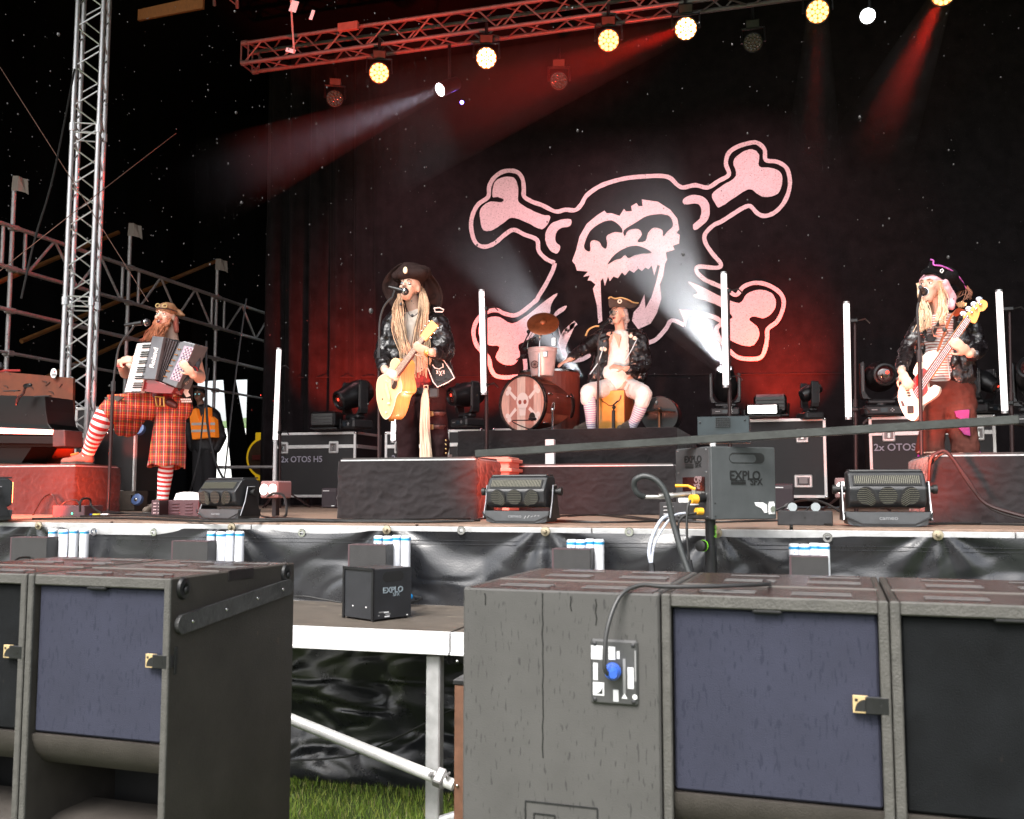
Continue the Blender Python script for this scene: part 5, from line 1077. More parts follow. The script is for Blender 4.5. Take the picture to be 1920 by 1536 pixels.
micstand('stand in front of the accordion player', [P(206, 868, AD), P(212, 722, AD), P(216, 690, AD), P(222, 655, AD), P(232, 635, AD), P(244, 622, AD), P(250, 613, AD)], P(234, 610, AD), P(279, 604, AD + .02), 0, AD)
AS = 6.9
micstand('stand in front of the hatted singer', [P(711, 900, AS), P(711, 660, AS), P(711, 640, AS), P(712, 605, AS), P(718, 580, AS), P(727, 566, AS), P(736, 558, AS)], P(729, 538, AS), P(764, 548, AS + .02), 0, AS)
AB = 6.95
micstand('stand in front of the bass player', [P(1728, 900, AB), P(1724, 665, AB), P(1722, 620, AB), P(1720, 590, AB), P(1721, 575, AB), P(1723, 566, AB)], P(1725, 538, AB - .12), P(1733, 549, AB + .05), 0, AB)
AR = 9.9
micstand('stand in front of the drummer', [P(1120, 806, AR), P(1122, 690, AR), P(1122, 650, AR), P(1123, 635, AR), P(1128, 622, AR)], P(1124, 614, AR), P(1146, 599, AR + .1), 0, AR, SZ + .81)
# ---------------- people
SKIN = mat('light skin', (.62, .38, .29), .5, var=.08, vs=20, bump=.05, bs=120)
SKIN2 = mat('brown skin', (.22, .12, .08), .5, var=.1, vs=20)
EYEW = mat('eye white', (.8, .78, .75), .3); EYED = mat('dark iris', (.03, .025, .02), .2); MOUTH = mat('open mouth', (.06, .006, .006), .5); LIPM = mat('lips', (.45, .13, .11), .5)
LEATH = mat('black wet leather', (.008, .006, .007), .30, var=.4, vs=14, bump=.9, bs=30, spec=.6)
KOHL = mat('smudged kohl', (.05, .03, .03), .7)
def head(mb, c, yaw, pitch, roll=0, s=1.0, jaw=0.0, female=False):
    """adds skull, jaw, nose, brow, ears to the body blob and returns the head frame (looking along local -y)"""
    Mh = Matrix.Translation(c) @ Matrix.Rotation(yaw, 4, 'Z') @ Matrix.Rotation(pitch, 4, 'X') @ Matrix.Rotation(roll, 4, 'Y') @ Matrix.Scale(s, 4)
    mb.ell((0, .012, .030), (.076, .094, .088), 18, 12, M=Mh)
    mb.ell((0, -.028, -.018), (.060, .060, .068), 16, 10, M=Mh)
    mb.ell((0, -.036, -.062 - jaw), (.043 if not female else .038, .042, .036), 14, 9, M=Mh)
    mb.ell((0, -.030, -.035 - jaw / 2), (.054, .050, .050), 14, 9, M=Mh)
    pass
    T = lambda *v: Mh @ Vector(v)
    mb.cap(T(0, -.080, .022), T(0, -.103, -.012), .008 * s, .014 * s, 10)
    for q in (-1, 1):
        mb.ell((q * .012, -.093, -.016), (.009, .010, .008), 8, 6, M=Mh)
        mb.ell((q * .028, -.078, .032), (.021, .012, .007), 10, 6, M=Mh)
        mb.ell((q * .040, -.062, -.012), (.020, .018, .018), 10, 7, M=Mh)
        mb.ell((q * .077, .010, .0), (.010, .020, .032), 10, 7, M=Mh)
    return Mh
def face(root, Mh, jaw=.0, mo=1.0, iris=EYED, brow=(.10, .05, .03), paint=None, eyes=True, open_=True):
    B = lambda n, m, f: (lambda g: (f(g), g.build(n, m, root, world=True, smooth=True))[1])(MB())
    for q in (-1, 1):
        if not eyes: continue
        B('eye', EYEW, lambda g: g.ell((q * .028, -.0745, .012), (.0145, .009, .0075), 12, 8, M=Mh))
        B('iris', iris, lambda g: g.ell((q * .028, -.0825, .013), (.0062, .003, .0062), 10, 6, M=Mh))
        B('eyebrow', mat('brow hair %.2f' % brow[0], brow, .8), lambda g: g.tube([Mh @ Vector((q * .012, -.091, .033)), Mh @ Vector((q * .030, -.089, .040)), Mh @ Vector((q * .046, -.074, .034))], [.003, .0042, .002], 6))
        if paint: B('eye_paint', paint, lambda g: g.ell((q * .028, -.0715, .010), (.020, .008, .014), 12, 8, M=Mh))
    B('lips', LIPM, lambda g: g.ell((0, -.083 , -.048 - jaw * .4), (.021 * mo, .009, .009 + jaw * .55), 14, 9, M=Mh))
    if open_: B('mouth', MOUTH, lambda g: g.ell((0, -.0855, -.048 - jaw * .4), (.0165 * mo, .009, .0055 + jaw * .5), 12, 8, M=Mh))
    if open_ and jaw > .008: B('teeth', EYEW, lambda g: g.box((0, -.092, -.044 - jaw * .05), (.018, .003, .004), M=Mh))
def hand(mb, wrist, palm, nrm, curl=.6, spread=.22, s=1.0, thumb=1, root=None):
    """palm from the wrist along 'palm'; nrm points out of the back of the hand; fingers curl away from nrm"""
    w_ = Vector(wrist); d = Vector(palm).normalized(); n = Vector(nrm); n = (n - d * n.dot(d)).normalized(); sd = d.cross(n) * thumb
    c = w_ + d * .045 * s
    R3 = Matrix((sd, n, d)).transposed()
    mb.ell(c, (.040 * s, .016 * s, .050 * s), 12, 8, R3=R3); mb.ell(c + sd * .012 * s, (.030 * s, .018 * s, .038 * s), 10, 7, R3=R3)
    for k, (o, L_) in enumerate(((.030, .078), (.011, .088), (-.009, .082), (-.028, .064))):
        p = w_ + d * .082 * s + sd * o * s; a = curl * .55; dd = (d + sd * o * spread * 6).normalized()
        for j, f in enumerate((.45, .30, .25)):
            q = p + (dd * math.cos(a) - n * math.sin(a)) * L_ * f * s
            mb.cap(p, q, (.0092 - .0012 * j) * s, (.0084 - .0012 * j) * s, 8); p = q; a += curl * (1.0 if j == 0 else .8)
    p = w_ + d * .030 * s + sd * .030 * s; dd = (sd * .75 + d * .65 - n * .15).normalized()
    q = p + dd * .040 * s; mb.cap(p, q, .013 * s, .0105 * s, 8); dd = (d * .85 + sd * .35 - n * .4 * max(.3, curl)).normalized(); mb.cap(q, q + dd * .032 * s, .010 * s, .008 * s, 8)
def shoe(root, heel, toe, m, sole=True, h=.07, w_=.046):
    heel = Vector(heel); toe = Vector(toe); d = toe - heel; g = MB(); u = Vector((0, 0, 1))
    g.cap(heel + u * .045 + d * .10, heel + d * .55 + u * .035, .045, .042, 12); g.cap(heel + d * .5 + u * .034, toe + u * .030 - d * .10, .044, .034, 12, flat=.9); g.cap(heel + u * .05 + d * .12, heel + u * h * 1.35 + d * .16, .044, .046)
    g.cap(heel + d * .25 + u * .08, heel + d * .6 + u * .055, .035, .030)
    o = fuse(g, 'shoe', [m], root, .009, 3)
    if sole:
        g = MB(); g.cap(heel + d * .10 + u * .008, toe - d * .10 + u * .008, w_, w_ * .82, 14, flat=.32, side=u); g.build('sole', mat('shoe sole', (.05, .045, .04), .7), root, world=True, smooth=True)
def sock(root, pts, rs, m1, m2, n, name='striped_stocking'):
    q = catm(pts, 12); N = n * 2
    L_ = [0]
    for a, b in zip(q, q[1:]): L_.append(L_[-1] + (b - a).length)
    out = []; rr = []
    M_ = n * 4
    for i in range(M_ + 1):
        t = L_[-1] * i / M_; k = max(j for j in range(len(L_)) if L_[j] <= t + 1e-9); k = min(k, len(q) - 2); f = (t - L_[k]) / max(1e-6, L_[k + 1] - L_[k])
        out.append(q[k].lerp(q[k + 1], f)); u = i / M_ * (len(rs) - 1); j = min(int(u), len(rs) - 2); rr.append(rs[j] + (rs[j + 1] - rs[j]) * (u - j))
    g = MB(); g.tube(out, rr, 20, mi=lambda i: (i // 2) % 2); return g.build(name, [m1, m2], root, world=True, smooth=True, angle=180)
def tartan():
    m = mat('red tartan wool', (.55, .028, .022), .85, bump=.2, bs=150); t = m.node_tree; b = t.nodes['Principled BSDF']
    tc = t.nodes.new('ShaderNodeTexCoord'); sx = t.nodes.new('ShaderNodeSeparateXYZ'); t.links.new(tc.outputs['Object'], sx.inputs[0]); cur = None
    ad = t.nodes.new('ShaderNodeMath'); ad.operation = 'ADD'; t.links.new(sx.outputs['X'], ad.inputs[0]); my = t.nodes.new('ShaderNodeMath'); my.operation = 'MULTIPLY'; my.inputs[1].default_value = .8; t.links.new(sx.outputs['Y'], my.inputs[0]); t.links.new(my.outputs[0], ad.inputs[1])
    base = None
    for src, off, per, w_, col, f in ((ad.outputs[0], 0, .075, .22, (.03, .06, .03), .62), (sx.outputs['Z'], 0, .085, .22, (.03, .06, .03), .62), (ad.outputs[0], .3, .075, .06, (.75, .60, .12), .45), (sx.outputs['Z'], .3, .085, .04, (.75, .62, .15), .4), (ad.outputs[0], .62, .075, .05, (.75, .70, .62), .65), (sx.outputs['Z'], .65, .085, .06, (.02, .02, .04), .7)):
        a = t.nodes.new('ShaderNodeMath'); a.operation = 'MULTIPLY_ADD'; a.inputs[1].default_value = 1 / per; a.inputs[2].default_value = off + 50; t.links.new(src, a.inputs[0])
        fr_ = t.nodes.new('ShaderNodeMath'); fr_.operation = 'FRACT'; t.links.new(a.outputs[0], fr_.inputs[0]); lt = t.nodes.new('ShaderNodeMath'); lt.operation = 'LESS_THAN'; lt.inputs[1].default_value = w_; t.links.new(fr_.outputs[0], lt.inputs[0])
        mu = t.nodes.new('ShaderNodeMath'); mu.operation = 'MULTIPLY'; mu.inputs[1].default_value = f; t.links.new(lt.outputs[0], mu.inputs[0])
        mx = t.nodes.new('ShaderNodeMix'); mx.data_type = 'RGBA'; t.links.new(mu.outputs[0], mx.inputs['Factor'])
        if base: t.links.new(base, mx.inputs['A'])
        else: mx.inputs['A'].default_value = (.42, .020, .016, 1)
        mx.inputs['B'].default_value = (*col, 1); base = mx.outputs['Result']
    t.links.new(base, b.inputs['Base Color']); return m
TART = tartan()
WSOCK = mat('white knit', (.78, .76, .74), .9); RSOCK = mat('red knit', (.62, .03, .03), .9)
def strands(root, name, m, roots, n, r, seg=6, jit=.01, sag=None):
    """n hanging locks; roots: list of polyline guides"""
    g = MB()
    for i in range(n):
        gd = roots[i % len(roots)]; j = [Vector((random.gauss(0, jit), random.gauss(0, jit), random.gauss(0, jit * .4))) for _ in gd]
        j[0] *= .5; pts = catm([Vector(p) + q for p, q in zip(gd, j)], 3)
        k = len(pts); g.tube(pts, [r * (1 - .5 * (q / k) ** 2) for q in range(k)], 5)
    return g.build(name, m, root, world=True, smooth=True)
def person(label, base): return thing('person', label, 'person', base)
# =============== accordion player
D = 7.17
J = lambda x, y, d=0: P(x, y, D + d)
pa = person('bearded accordion player in red tartan shorts singing with one foot on the riser', Vector((J(312, 900).x, D, SZ)))
b = MB(); Mh = head(b, J(310, 596, -.02), R(4), R(-5), R(4), 1.02, jaw=.02)
b.cap(J(322, 640, .04), J(318, 615, .03), .062, .058)
b.cap(J(285, 668, .05), J(355, 668, .05), .085, .085); b.cap(J(320, 665, .05), J(312, 735, .05), .14, .15, flat=.8, side=(0, 1, 0)); b.cap(J(296, 752, .05), J(328, 755, .05), .125, .12)
b.cap(J(272, 662, .04), J(236, 700, -.10), .062, .050); b.cap(J(235, 700, -.10), J(225, 680, -.25), .048, .032)
b.cap(J(362, 662, .04), J(374, 708, -.04), .060, .052); b.cap(J(374, 706, -.04), J(362, 703, -.28), .050, .033)
hand(b, J(224, 678, -.27), J(252, 668, -.34) - J(224, 678, -.27), (-.1, -1, .5), .45, .2, 1.0, 1)
hand(b, J(362, 702, -.30), J(345, 684, -.36) - J(362, 702, -.30), (.2, -1, -.2), .5, .3, 1.0, -1)
b.cap(J(328, 760, .04), J(313, 862, .0), .100, .045); b.cap(J(312, 866, 0), J(305, 950, .03), .045, .036)
b.cap(J(290, 762, 0), J(205, 768, -.32), .105, .07); b.cap(J(197, 772, -.34), J(163, 852, -.29), .048, .036)
fuse(b, 'body', [SKIN], pa, .0075, 3)
face(pa, Mh, .020, .9, brow=(.25, .09, .04))
# black sleeveless shirt and studded patch
g = MB(); g.cap(J(283, 664, .05), J(357, 664, .05), .100, .100); g.cap(J(320, 665, .05), J(312, 742, .05), .150, .155, flat=.82, side=(0, 1, 0)); g.cap(J(346, 690, .05), J(345, 752, .06), .07, .075)
fuse(g, 'sleeveless_shirt', [mat('black cotton', (.02, .018, .02), .9, var=.4, vs=20)], pa, .011, 3, disp=.008, dscale=14)
pp = [(346, 722), (352, 718), (356, 726), (352, 735), (357, 742), (349, 745), (344, 736)]
g = MB(); g.prism([J(x, y, -.085) for x, y in pp], (0, .006, 0)); g.build('white_patch', WHITE, pa, world=True)
for i in range(6):
    for j in range(2): g = MB(); a = J(340 + i * 3.3 + (j * 1.6), 749 + j * 4, -.09); g.box(a, (.011, .005, .014)); g.build('check_patch', WHITE, pa, world=True)
# red sash, belt, buckle
g = MB(); c = J(312, 752, .05); g.lathe([(.170, -.065), (.180, -.03), (.178, .03), (.165, .06)], 28, 0, Matrix.Translation(c) @ Matrix.Rotation(R(6), 4, 'Y') @ Matrix.Diagonal((1.0, .86, 1, 1)), caps=False); g.build('sash', mat('dark red satin sash', (.22, .012, .014), .35, var=.3, vs=20, bump=.3, bs=30), pa, world=True, smooth=True)
g = MB(); g.cap(J(318, 755, -.11), J(327, 760, -.09), .035, .03); g.build('pouch', mat('dark leather', (.06, .012, .012), .4), pa, world=True, smooth=True)
g = MB(); q = [J(292, 744, -.13), J(307, 745, -.13), J(308, 762, -.13), J(294, 762, -.13)]; g.tube(q, .010, 6, closed=True); g.tube([J(300, 744, -.13), J(300, 762, -.13)], .006, 6); g.build('buckle', mat('gilded buckle', (.7, .42, .12), .3, .8), pa, world=True, smooth=True)
# shorts: two wide tartan legs
def shorts(root, hip, knee, r0, r1, m, n=26, disp=.012, name='shorts_leg', ox=1.0):
    hip, knee = Vector(hip), Vector(knee); g = MB(); N = 26; ax = (knee - hip); x, y, z = frame(ax)
    vs = []
    for i in range(N + 1):
        t = i / N; c = hip.lerp(knee, t); r_ = r0 + (r1 - r0) * t ** .8
        for j in range(n * 2):
            a = math.pi * j / n; q = r_ * (1 + t * (.05 * math.sin(a * 5 + 2) + .05 * math.sin(a * 9)) + .05 * noise.noise(Vector((a * 1.5, t * 5, r0 * 40))) )
            if t > .97: q *= 1.0
            vs.append(c + x * math.cos(a) * q + y * math.sin(a) * q * .92 + ax.normalized() * (.012 * math.sin(a * 4) * t))
    fs = [(i * 2 * n + j, i * 2 * n + (j + 1) % (2 * n), (i + 1) * 2 * n + (j + 1) % (2 * n), (i + 1) * 2 * n + j) for i in range(N) for j in range(2 * n)]
    g.add(vs, fs); o = g.build(name, m, root, world=True, smooth=True, angle=180); s_ = o.modifiers.new('thick', 'SOLIDIFY'); s_.thickness = .006; return o
shorts(pa, J(322, 758, .05), J(313, 876, .0), .115, .150, TART)
shorts(pa, J(296, 760, .02), J(203, 768, -.30), .125, .125, TART)
g = MB(); g.cap(J(292, 762, .05), J(332, 764, .05), .135, .135); g.cap(J(268, 765, -.04), J(245, 800, -.1), .09, .10, flat=.5, side=(1, 0, 0)); g.cap(J(235, 772, -.2), J(228, 800, -.2), .10, .085, flat=.5, side=(1, 0, 0)); g.cap(J(210, 770, -.3), J(238, 770, -.2), .105, .11); fuse(g, 'shorts_seat', [TART], pa, .011, 3, disp=.008, dscale=12)
g = MB(); g.prism([J(x, y, -.335) for x, y in ((196, 745), (214, 742), (232, 744), (222, 752), (212, 760), (200, 757))], (0, .02, 0)); g.build('knee_patch', mat('dark grey patch', (.07, .06, .055), .9), pa, world=True)
sock(pa, [J(312, 870, .0), J(308, 905, .02), J(304, 948, .03)], [.060, .064, .056, .048, .046], WSOCK, RSOCK, 9)
OR = RSOCK
sock(pa, [J(197, 772, -.34), J(186, 800, -.35), J(170, 838, -.30), J(160, 862, -.28)], [.070, .076, .066, .054, .048], WSOCK, RSOCK, 10)
BS = mat('grey brown suede shoe', (.09, .07, .055), .8, var=.3, vs=40)
shoe(pa, PZ(172, 866, SZ + .4) if False else Vector((J(172, 866, -.28).x, D - .28, SZ + .41)), Vector((J(116, 866, -.36).x, D - .36, SZ + .41)), BS, h=.09)
g = MB(); g.tube([J(133, 853, -.40), J(146, 850, -.40)], .009, 6); g.build('shoe_buckle', mat('gilded buckle', (.7, .42, .12), .3, .8), pa, world=True)
shoe(pa, Vector((J(305, 960, .06).x, D + .06, SZ)), Vector((J(299, 960).x, D - .2, SZ)), BS)
# beard and long red hair, leather cap with goggles
BEARD = mat('red brown beard', (.30, .095, .04), .75, var=.5, vs=30)
g = MB(); T_ = lambda *v: Mh @ Vector(v)
g.cap(T_(-.05, -.040, -.078), T_(.05, -.040, -.078), .026, .026); g.cap(T_(0, -.056, -.100), T_(0, -.060, -.165), .045, .028); g.cap(T_(-.062, -.02, -.02), T_(-.055, -.035, -.07), .016, .03); g.cap(T_(.062, -.02, -.02), T_(.055, -.035, -.07), .016, .03); g.cap(T_(-.028, -.092, -.035), T_(.028, -.092, -.035), .008, .008)
fuse(g, 'beard', [BEARD], pa, .009, 1, disp=.010, dscale=45)
gd = []
for k in range(14):
    a = -1 + 2 * k / 13; gd.append([T_(a * .055, -.055 + .02 * abs(a), -.075), T_(a * .062, -.085 + .02 * abs(a), -.12), J(294 + a * 14 - 8, 641 - 4 * abs(a), -.16)])
strands(pa, 'beard_locks', BEARD, gd, 150, .0035, jit=.012)
strands(pa, 'long_hair', mat('long red hair', (.34, .08, .035), .7, var=.4, vs=30), [[T_(-.07, .0, .0), J(285, 618, -.04), J(272, 636, -.08)], [T_(-.06, -.01, -.04), J(282, 625, -.08), J(268, 640, -.1)]], 60, .004, jit=.014)
CAPL = mat('tan leather cap', (.24, .12, .06), .55, var=.3, vs=24, bump=.3, bs=50)
g = MB(); g.ell((0, .014, .062), (.088, .104, .068), 20, 12, M=Mh); g.cap(T_(.085, .05, .06), T_(.125, .06, .045), .030, .018); g.cap(T_(-.02, .02, .12), T_(.03, .05, .12), .025, .02); fuse(g, 'cap', [CAPL], pa, .008, 2, disp=.006, dscale=40)
g = MB(); g.tube([T_(math.cos(a) * .090, .014 + math.sin(a) * .106, .060) for a in [k * math.pi / 8 for k in range(16)]], .006, 6, closed=True); g.build('goggle_strap', mat('dark strap', (.05, .02, .015), .6), pa, world=True, smooth=True)
for x in (-.03, .035): g = MB(); g.tube([T_(x + .02 * math.cos(a), -.092 + .02 * abs(x) * 10, .082 + .016 * math.sin(a)) for a in [k * math.pi / 6 for k in range(12)]], .005, 6, closed=True); g.build('goggle_rim', mat('brass rim', (.5, .36, .16), .3, .8), pa, world=True, smooth=True)
g = MB(); g.cap(T_(.075, .03, .0), T_(.09, .05, -.10), .028, .022); fuse(g, 'scarf_tail', [mat('faded red scarf', (.40, .10, .07), .85)], pa, .008, 2)
for w0, dd in ((J(226, 681, -.245), J(235, 700, -.10) - J(225, 680, -.25)), (J(362, 696, -.2), J(374, 706, -.04) - J(355, 690, -.22))):
    x, y, z = frame(dd); g = MB(); g.tube([w0 + x * .038 * math.cos(a) + y * .038 * math.sin(a) for a in [k * math.pi / 8 for k in range(16)]], .007, 6, closed=True); g.build('bracelet', mat('red bracelet', (.3, .02, .02), .6), pa, world=True, smooth=True)
# accordion
ac = thing('accordion', 'grey piano accordion with white keys and dark bellows held by the bearded player', 'accordion', J(300, 690, -.2))
GM = mat('satin grey accordion body', (.13, .14, .155), .35, .3, var=.1, vs=20); KW = mat('ivory keys', (.85, .83, .82), .3)
def slab(nm, pts, d, th, m, bv=0, parent=ac): 
    g = MB(); g.prism([J(x, y, d) for x, y in pts], (0, th, 0)); o = g.build(nm, m, parent, world=True); 
    if bv: bevel(o, bv, 2)
    return o
slab('treble_box', [(286, 630), (307, 632), (291, 712), (264, 711)], -.30, .20, GM, .006)
slab('key_bed', [(257, 644), (283, 642), (264, 736), (233, 736)], -.285, .05, mat('white key bed', (.5, .48, .5), .4), .003)
def lerp2(a, b, t): return (a[0] + (b[0] - a[0]) * t, a[1] + (b[1] - a[1]) * t)
kt = (257, 645), (283, 643); kb_ = (234, 735), (263, 735); NK = 22
for k in range(NK):
    t0, t1 = k / NK + .004, (k + 1) / NK - .004; a, b2 = lerp2(kt[0], kb_[0], t0), lerp2(kt[1], kb_[1], t0); c, d_ = lerp2(kt[1], kb_[1], t1), lerp2(kt[0], kb_[0], t1)
    slab('white_key', [a, b2, c, d_], -.296, .012, KW)
    if k % 7 not in (2, 6):
        a, b2 = lerp2(kt[0], kb_[0], t1 - .012), lerp2(kt[1], kb_[1], t1 - .012); c, d_ = lerp2(kt[1], kb_[1], t1 + .014), lerp2(kt[0], kb_[0], t1 + .014)
        slab('black_key', [lerp2(a, b2, .42), b2, c, lerp2(d_, c, .42)], -.304, .012, BLK)
g = MB(); NB = 12
for k in range(NB + 1):
    t_ = k / NB; top = lerp2((307, 632), (337, 643), t_); bot = lerp2((291, 712), (304, 716), t_); dz_ = -.27 + (.014 if k % 2 else 0)
    g.add([J(*top, dz_), J(*bot, dz_), J(*bot, dz_ + .17), J(*top, dz_ + .17)], [])
for k in range(NB):
    a = 4 * k; g.f += [(a, a + 4, a + 5, a + 1), (a + 1, a + 5, a + 6, a + 2), (a + 3, a + 2, a + 6, a + 7), (a, a + 3, a + 7, a + 4)]; g.m += [k % 2] * 4
g.build('bellows', [mat('bellows black', (.03, .028, .03), .45), mat('bellows plum grey', (.07, .06, .065), .45)], ac, world=True)
slab('bass_box', [(337, 642), (346, 640), (366, 645), (330, 727), (304, 716)], -.30, .19, GM, .006)
slab('bass_panel', [(346, 648), (363, 652), (336, 716), (318, 711)], -.304, .006, mat('button panel', (.35, .28, .36), .4))
bt_ = MB()
for i in range(5):
    for j in range(16):
        q = lerp2(lerp2((349, 652), (361, 655), i / 4), lerp2((322, 709), (334, 713), i / 4), j / 15); c = J(*q, -.309); bt_.ell(c, .0048, 6, 4, mi=(i + j) % 2)
tag(bt_.build('bass_buttons', [WHITE, BLK], ac, world=True, smooth=True))
for j in range(6): q = lerp2((335, 655), (309, 706), j / 5); g = MB(); g.tube([J(q[0] - 2.5, q[1] - .5, -.308), J(q[0] + 3, q[1] + .5, -.308)], .005, 6); g.build('register_key', mat('copper register', (.55, .25, .1), .3, .7), ac, world=True)
slab('underside', [(263, 712), (291, 713), (328, 727), (322, 738), (290, 737), (266, 733)], -.27, .14, mat('red lacquered underside', (.16, .01, .012), .15, coat=.6), .004)
text(ac, 'Roland', .062, Matrix.Translation(J(288.5, 671, -.303)) @ Matrix.Rotation(R(-76), 4, 'Y'), WHITE, bold=.0015, world=True)
g = MB(); g.tube(catm([J(352, 642, -.15), J(366, 655, -.17), J(371, 680, -.17), J(362, 700, -.2), J(345, 718, -.24), J(333, 730, -.22)], 6), [(.022, .006)] * 31, 6); g.build('bass_strap', LEATH, ac, world=True, smooth=True)
# =============== hatted singer with acoustic guitar
D = 7.1
pb = person('dreadlocked singer in big dark hat and black leather jacket playing acoustic guitar', Vector((J(785, 900).x, D, SZ)))
b = MB(); Mh = head(b, J(768, 541, -.04), R(-4), R(-10), R(5), 1.0, jaw=.014)
b.cap(J(778, 590, .02), J(772, 562, .0), .058, .054)
b.cap(J(752, 605, .05), J(808, 605, .05), .085, .085); b.cap(J(780, 612, .05), J(785, 700, .05), .135, .13, flat=.75, side=(0, 1, 0)); b.cap(J(772, 738, .05), J(805, 738, .05), .11, .11)
b.cap(J(738, 608, .05), J(718, 665, .02), .055, .047); b.cap(J(717, 665, 0), J(722, 695, -.31), .045, .032); hand(b, J(722, 695, -.32), J(742, 704, -.38) - J(722, 695, -.32), (-.3, -.9, .4), .7, .15, 1.0, 1)
b.cap(J(822, 606, .05), J(836, 658, .0), .055, .047); b.cap(J(836, 660, -.02), J(808, 661, -.34), .045, .032); hand(b, J(806, 661, -.35), J(785, 652, -.40) - J(806, 661, -.35), (.1, -.9, -.5), .75, .15, 1.0, -1)
b.cap(J(770, 745, .04), J(768, 845, .02), .095, .065); b.cap(J(768, 845, .02), J(768, 950, .04), .06, .045)
b.cap(J(806, 745, .04), J(818, 845, .0), .095, .065); b.cap(J(818, 845, 0), J(822, 950, .04), .06, .045)
fuse(b, 'body', [SKIN], pb, .0075, 3)
face(pb, Mh, .012, 1.0, iris=mat('blue iris', (.12, .25, .35), .2), brow=(.10, .06, .04), paint=KOHL)
g = MB(); g.cap(J(780, 605, .02), J(782, 700, .02), .115, .125, flat=.85, side=(0, 1, 0)); fuse(g, 'shirt', [mat('off white shirt', (.55, .48, .42), .9, var=.1, vs=10)], pb, .010, 2, disp=.008, dscale=16)
# jacket : two open fronts and sleeves
g = MB()
g.cap(J(738, 604, .04), J(822, 604, .05), .078, .078)
g.cap(J(752, 610, .02), J(744, 700, .03), .085, .085); g.cap(J(812, 608, .02), J(828, 705, .0), .088, .095); g.cap(J(780, 615, .14), J(786, 715, .14), .09, .11, flat=.7, side=(0, 1, 0))
g.cap(J(735, 608, .05), J(717, 664, .0), .078, .066); g.cap(J(716, 664, 0), J(720, 688, -.25), .064, .050); g.cap(J(824, 606, .05), J(837, 657, .0), .080, .070); g.cap(J(837, 660, -.02), J(814, 663, -.28), .068, .052)
fuse(g, 'jacket', [LEATH], pb, .013, 2, disp=.016, dscale=22)
g = MB(); g.prism([J(x, y, -.10) for x, y in ((810, 672), (836, 678), (852, 708), (836, 718), (818, 728), (806, 705))], (0, .05, 0)); bevel(g.build('jacket_skirt', LEATH, pb, world=True), .01)
g = MB(); g.tube([J(x, y, -.105) for x, y in ((812, 674), (832, 676), (845, 695), (852, 709), (838, 718), (820, 726), (812, 716), (802, 690))], .0045, 5); g.build('white_piping', WHITE, pb, world=True)
for x in (820, 826, 832):
    s_ = 3.2 if x != 826 else 4.5; y = 700 if x == 826 else 698
    for q in (-1, 1): g = MB(); g.tube([J(x - s_ * .5, y - q * s_, -.106), J(x + s_ * .5, y + q * s_, -.106)], .0032, 4); g.build('cross_patch', WHITE, pb, world=True)
g = MB(); g.tube([J(x, y, -.106) for x, y in ((811, 684), (815, 690), (823, 692), (831, 688), (830, 682))], .004, 5); g.build('emblem_patch', WHITE, pb, world=True)
for pts in (((814, 575), (824, 574), (832, 578), (830, 582), (816, 582), (814, 575)), ((735, 588), (742, 582), (738, 592), (745, 594), (740, 600), (736, 590)), ((738, 612), (744, 609), (748, 622), (752, 634), (748, 638))): g = MB(); g.tube([J(x, y + 3, -.055) for x, y in pts], .0055, 5); g.build('white_patch', mat('worn white patch', (.6, .5, .48), .8), pb, world=True)
for a, q in ((.08, 0), (.09, 1), (.10, 2)): pass
# waist sash, belt, long pale tassel
g = MB(); g.lathe([(.150, -.08), (.158, -.04), (.155, .05), (.14, .10)], 26, 0, Matrix.Translation(J(789, 718, .05)) @ Matrix.Diagonal((1, .86, 1, 1)), caps=False); g.build('waist_sash', mat('red black waist sash', (.20, .012, .012), .7, var=.85, vs=16), pb, world=True, smooth=True)
g = MB(); g.lathe([(.160, -.02), (.164, 0), (.160, .03)], 26, 0, Matrix.Translation(J(789, 738, .05)) @ Matrix.Diagonal((1, .86, 1, 1)), caps=False); g.build('belt', LEATH, pb, world=True, smooth=True)
PALE = mat('pale linen tassel', (.62, .48, .36), .9, var=.15, vs=12)
gd = [[J(798, 729, -.13), J(798 + a * 4, 750, -.15), J(797 + a * 7, 800, -.15), J(798 + a * 8, 862, -.14), J(797 + a * 8, 905, -.14)] for a in (-1, -.6, -.2, .2, .6, 1)]
strands(pb, 'tassel', PALE, gd, 46, .0075, jit=.008); g = MB(); g.tube([J(795, 723, -.13), J(802, 723, -.13), J(803, 731, -.13), J(794, 731, -.13)], .005, 6, closed=True); g.ell(J(798, 735, -.14), (.022, .02, .025)); g.build('tassel_knot', PALE, pb, world=True, smooth=True)
TRW = mat('dark red brown trousers', (.022, .009, .010), .85, spec=.15, var=.35, vs=9, bump=.4, bs=22)
g = MB(); g.cap(J(772, 742, .05), J(806, 742, .05), .13, .13); g.cap(J(770, 748, .04), J(766, 830, .02), .125, .092); g.cap(J(766, 830, .02), J(768, 930, .04), .088, .082); g.cap(J(806, 748, .04), J(820, 835, .0), .125, .088); g.cap(J(820, 835, 0), J(822, 935, .03), .082, .078); fuse(g, 'trousers', [TRW], pb, .011, 3, disp=.016, dscale=11)
for y in (776, 801): g = MB(); g.tube([J(817 + 17 * math.cos(a), y, .0 + .105 * math.sin(a)) for a in [k * math.pi / 8 for k in range(16)]], [(.016, .005)] * 16, 6, closed=True); g.build('thigh_strap', mat('brown black strap', (.05, .025, .022), .5), pb, world=True); g = MB(); g.box(J(809, y, -.105), (.032, .01, .04), bev=.004); g.build('strap_buckle', mat('brass rim', (.5, .36, .16), .3, .8), pb, world=True)
for k in range(4): g = MB(); g.ell(J(836, 826 + 8 * k, -.05), .008); g.build('stud', mat('brass rim', (.5, .36, .16), .3, .8), pb, world=True, smooth=True)
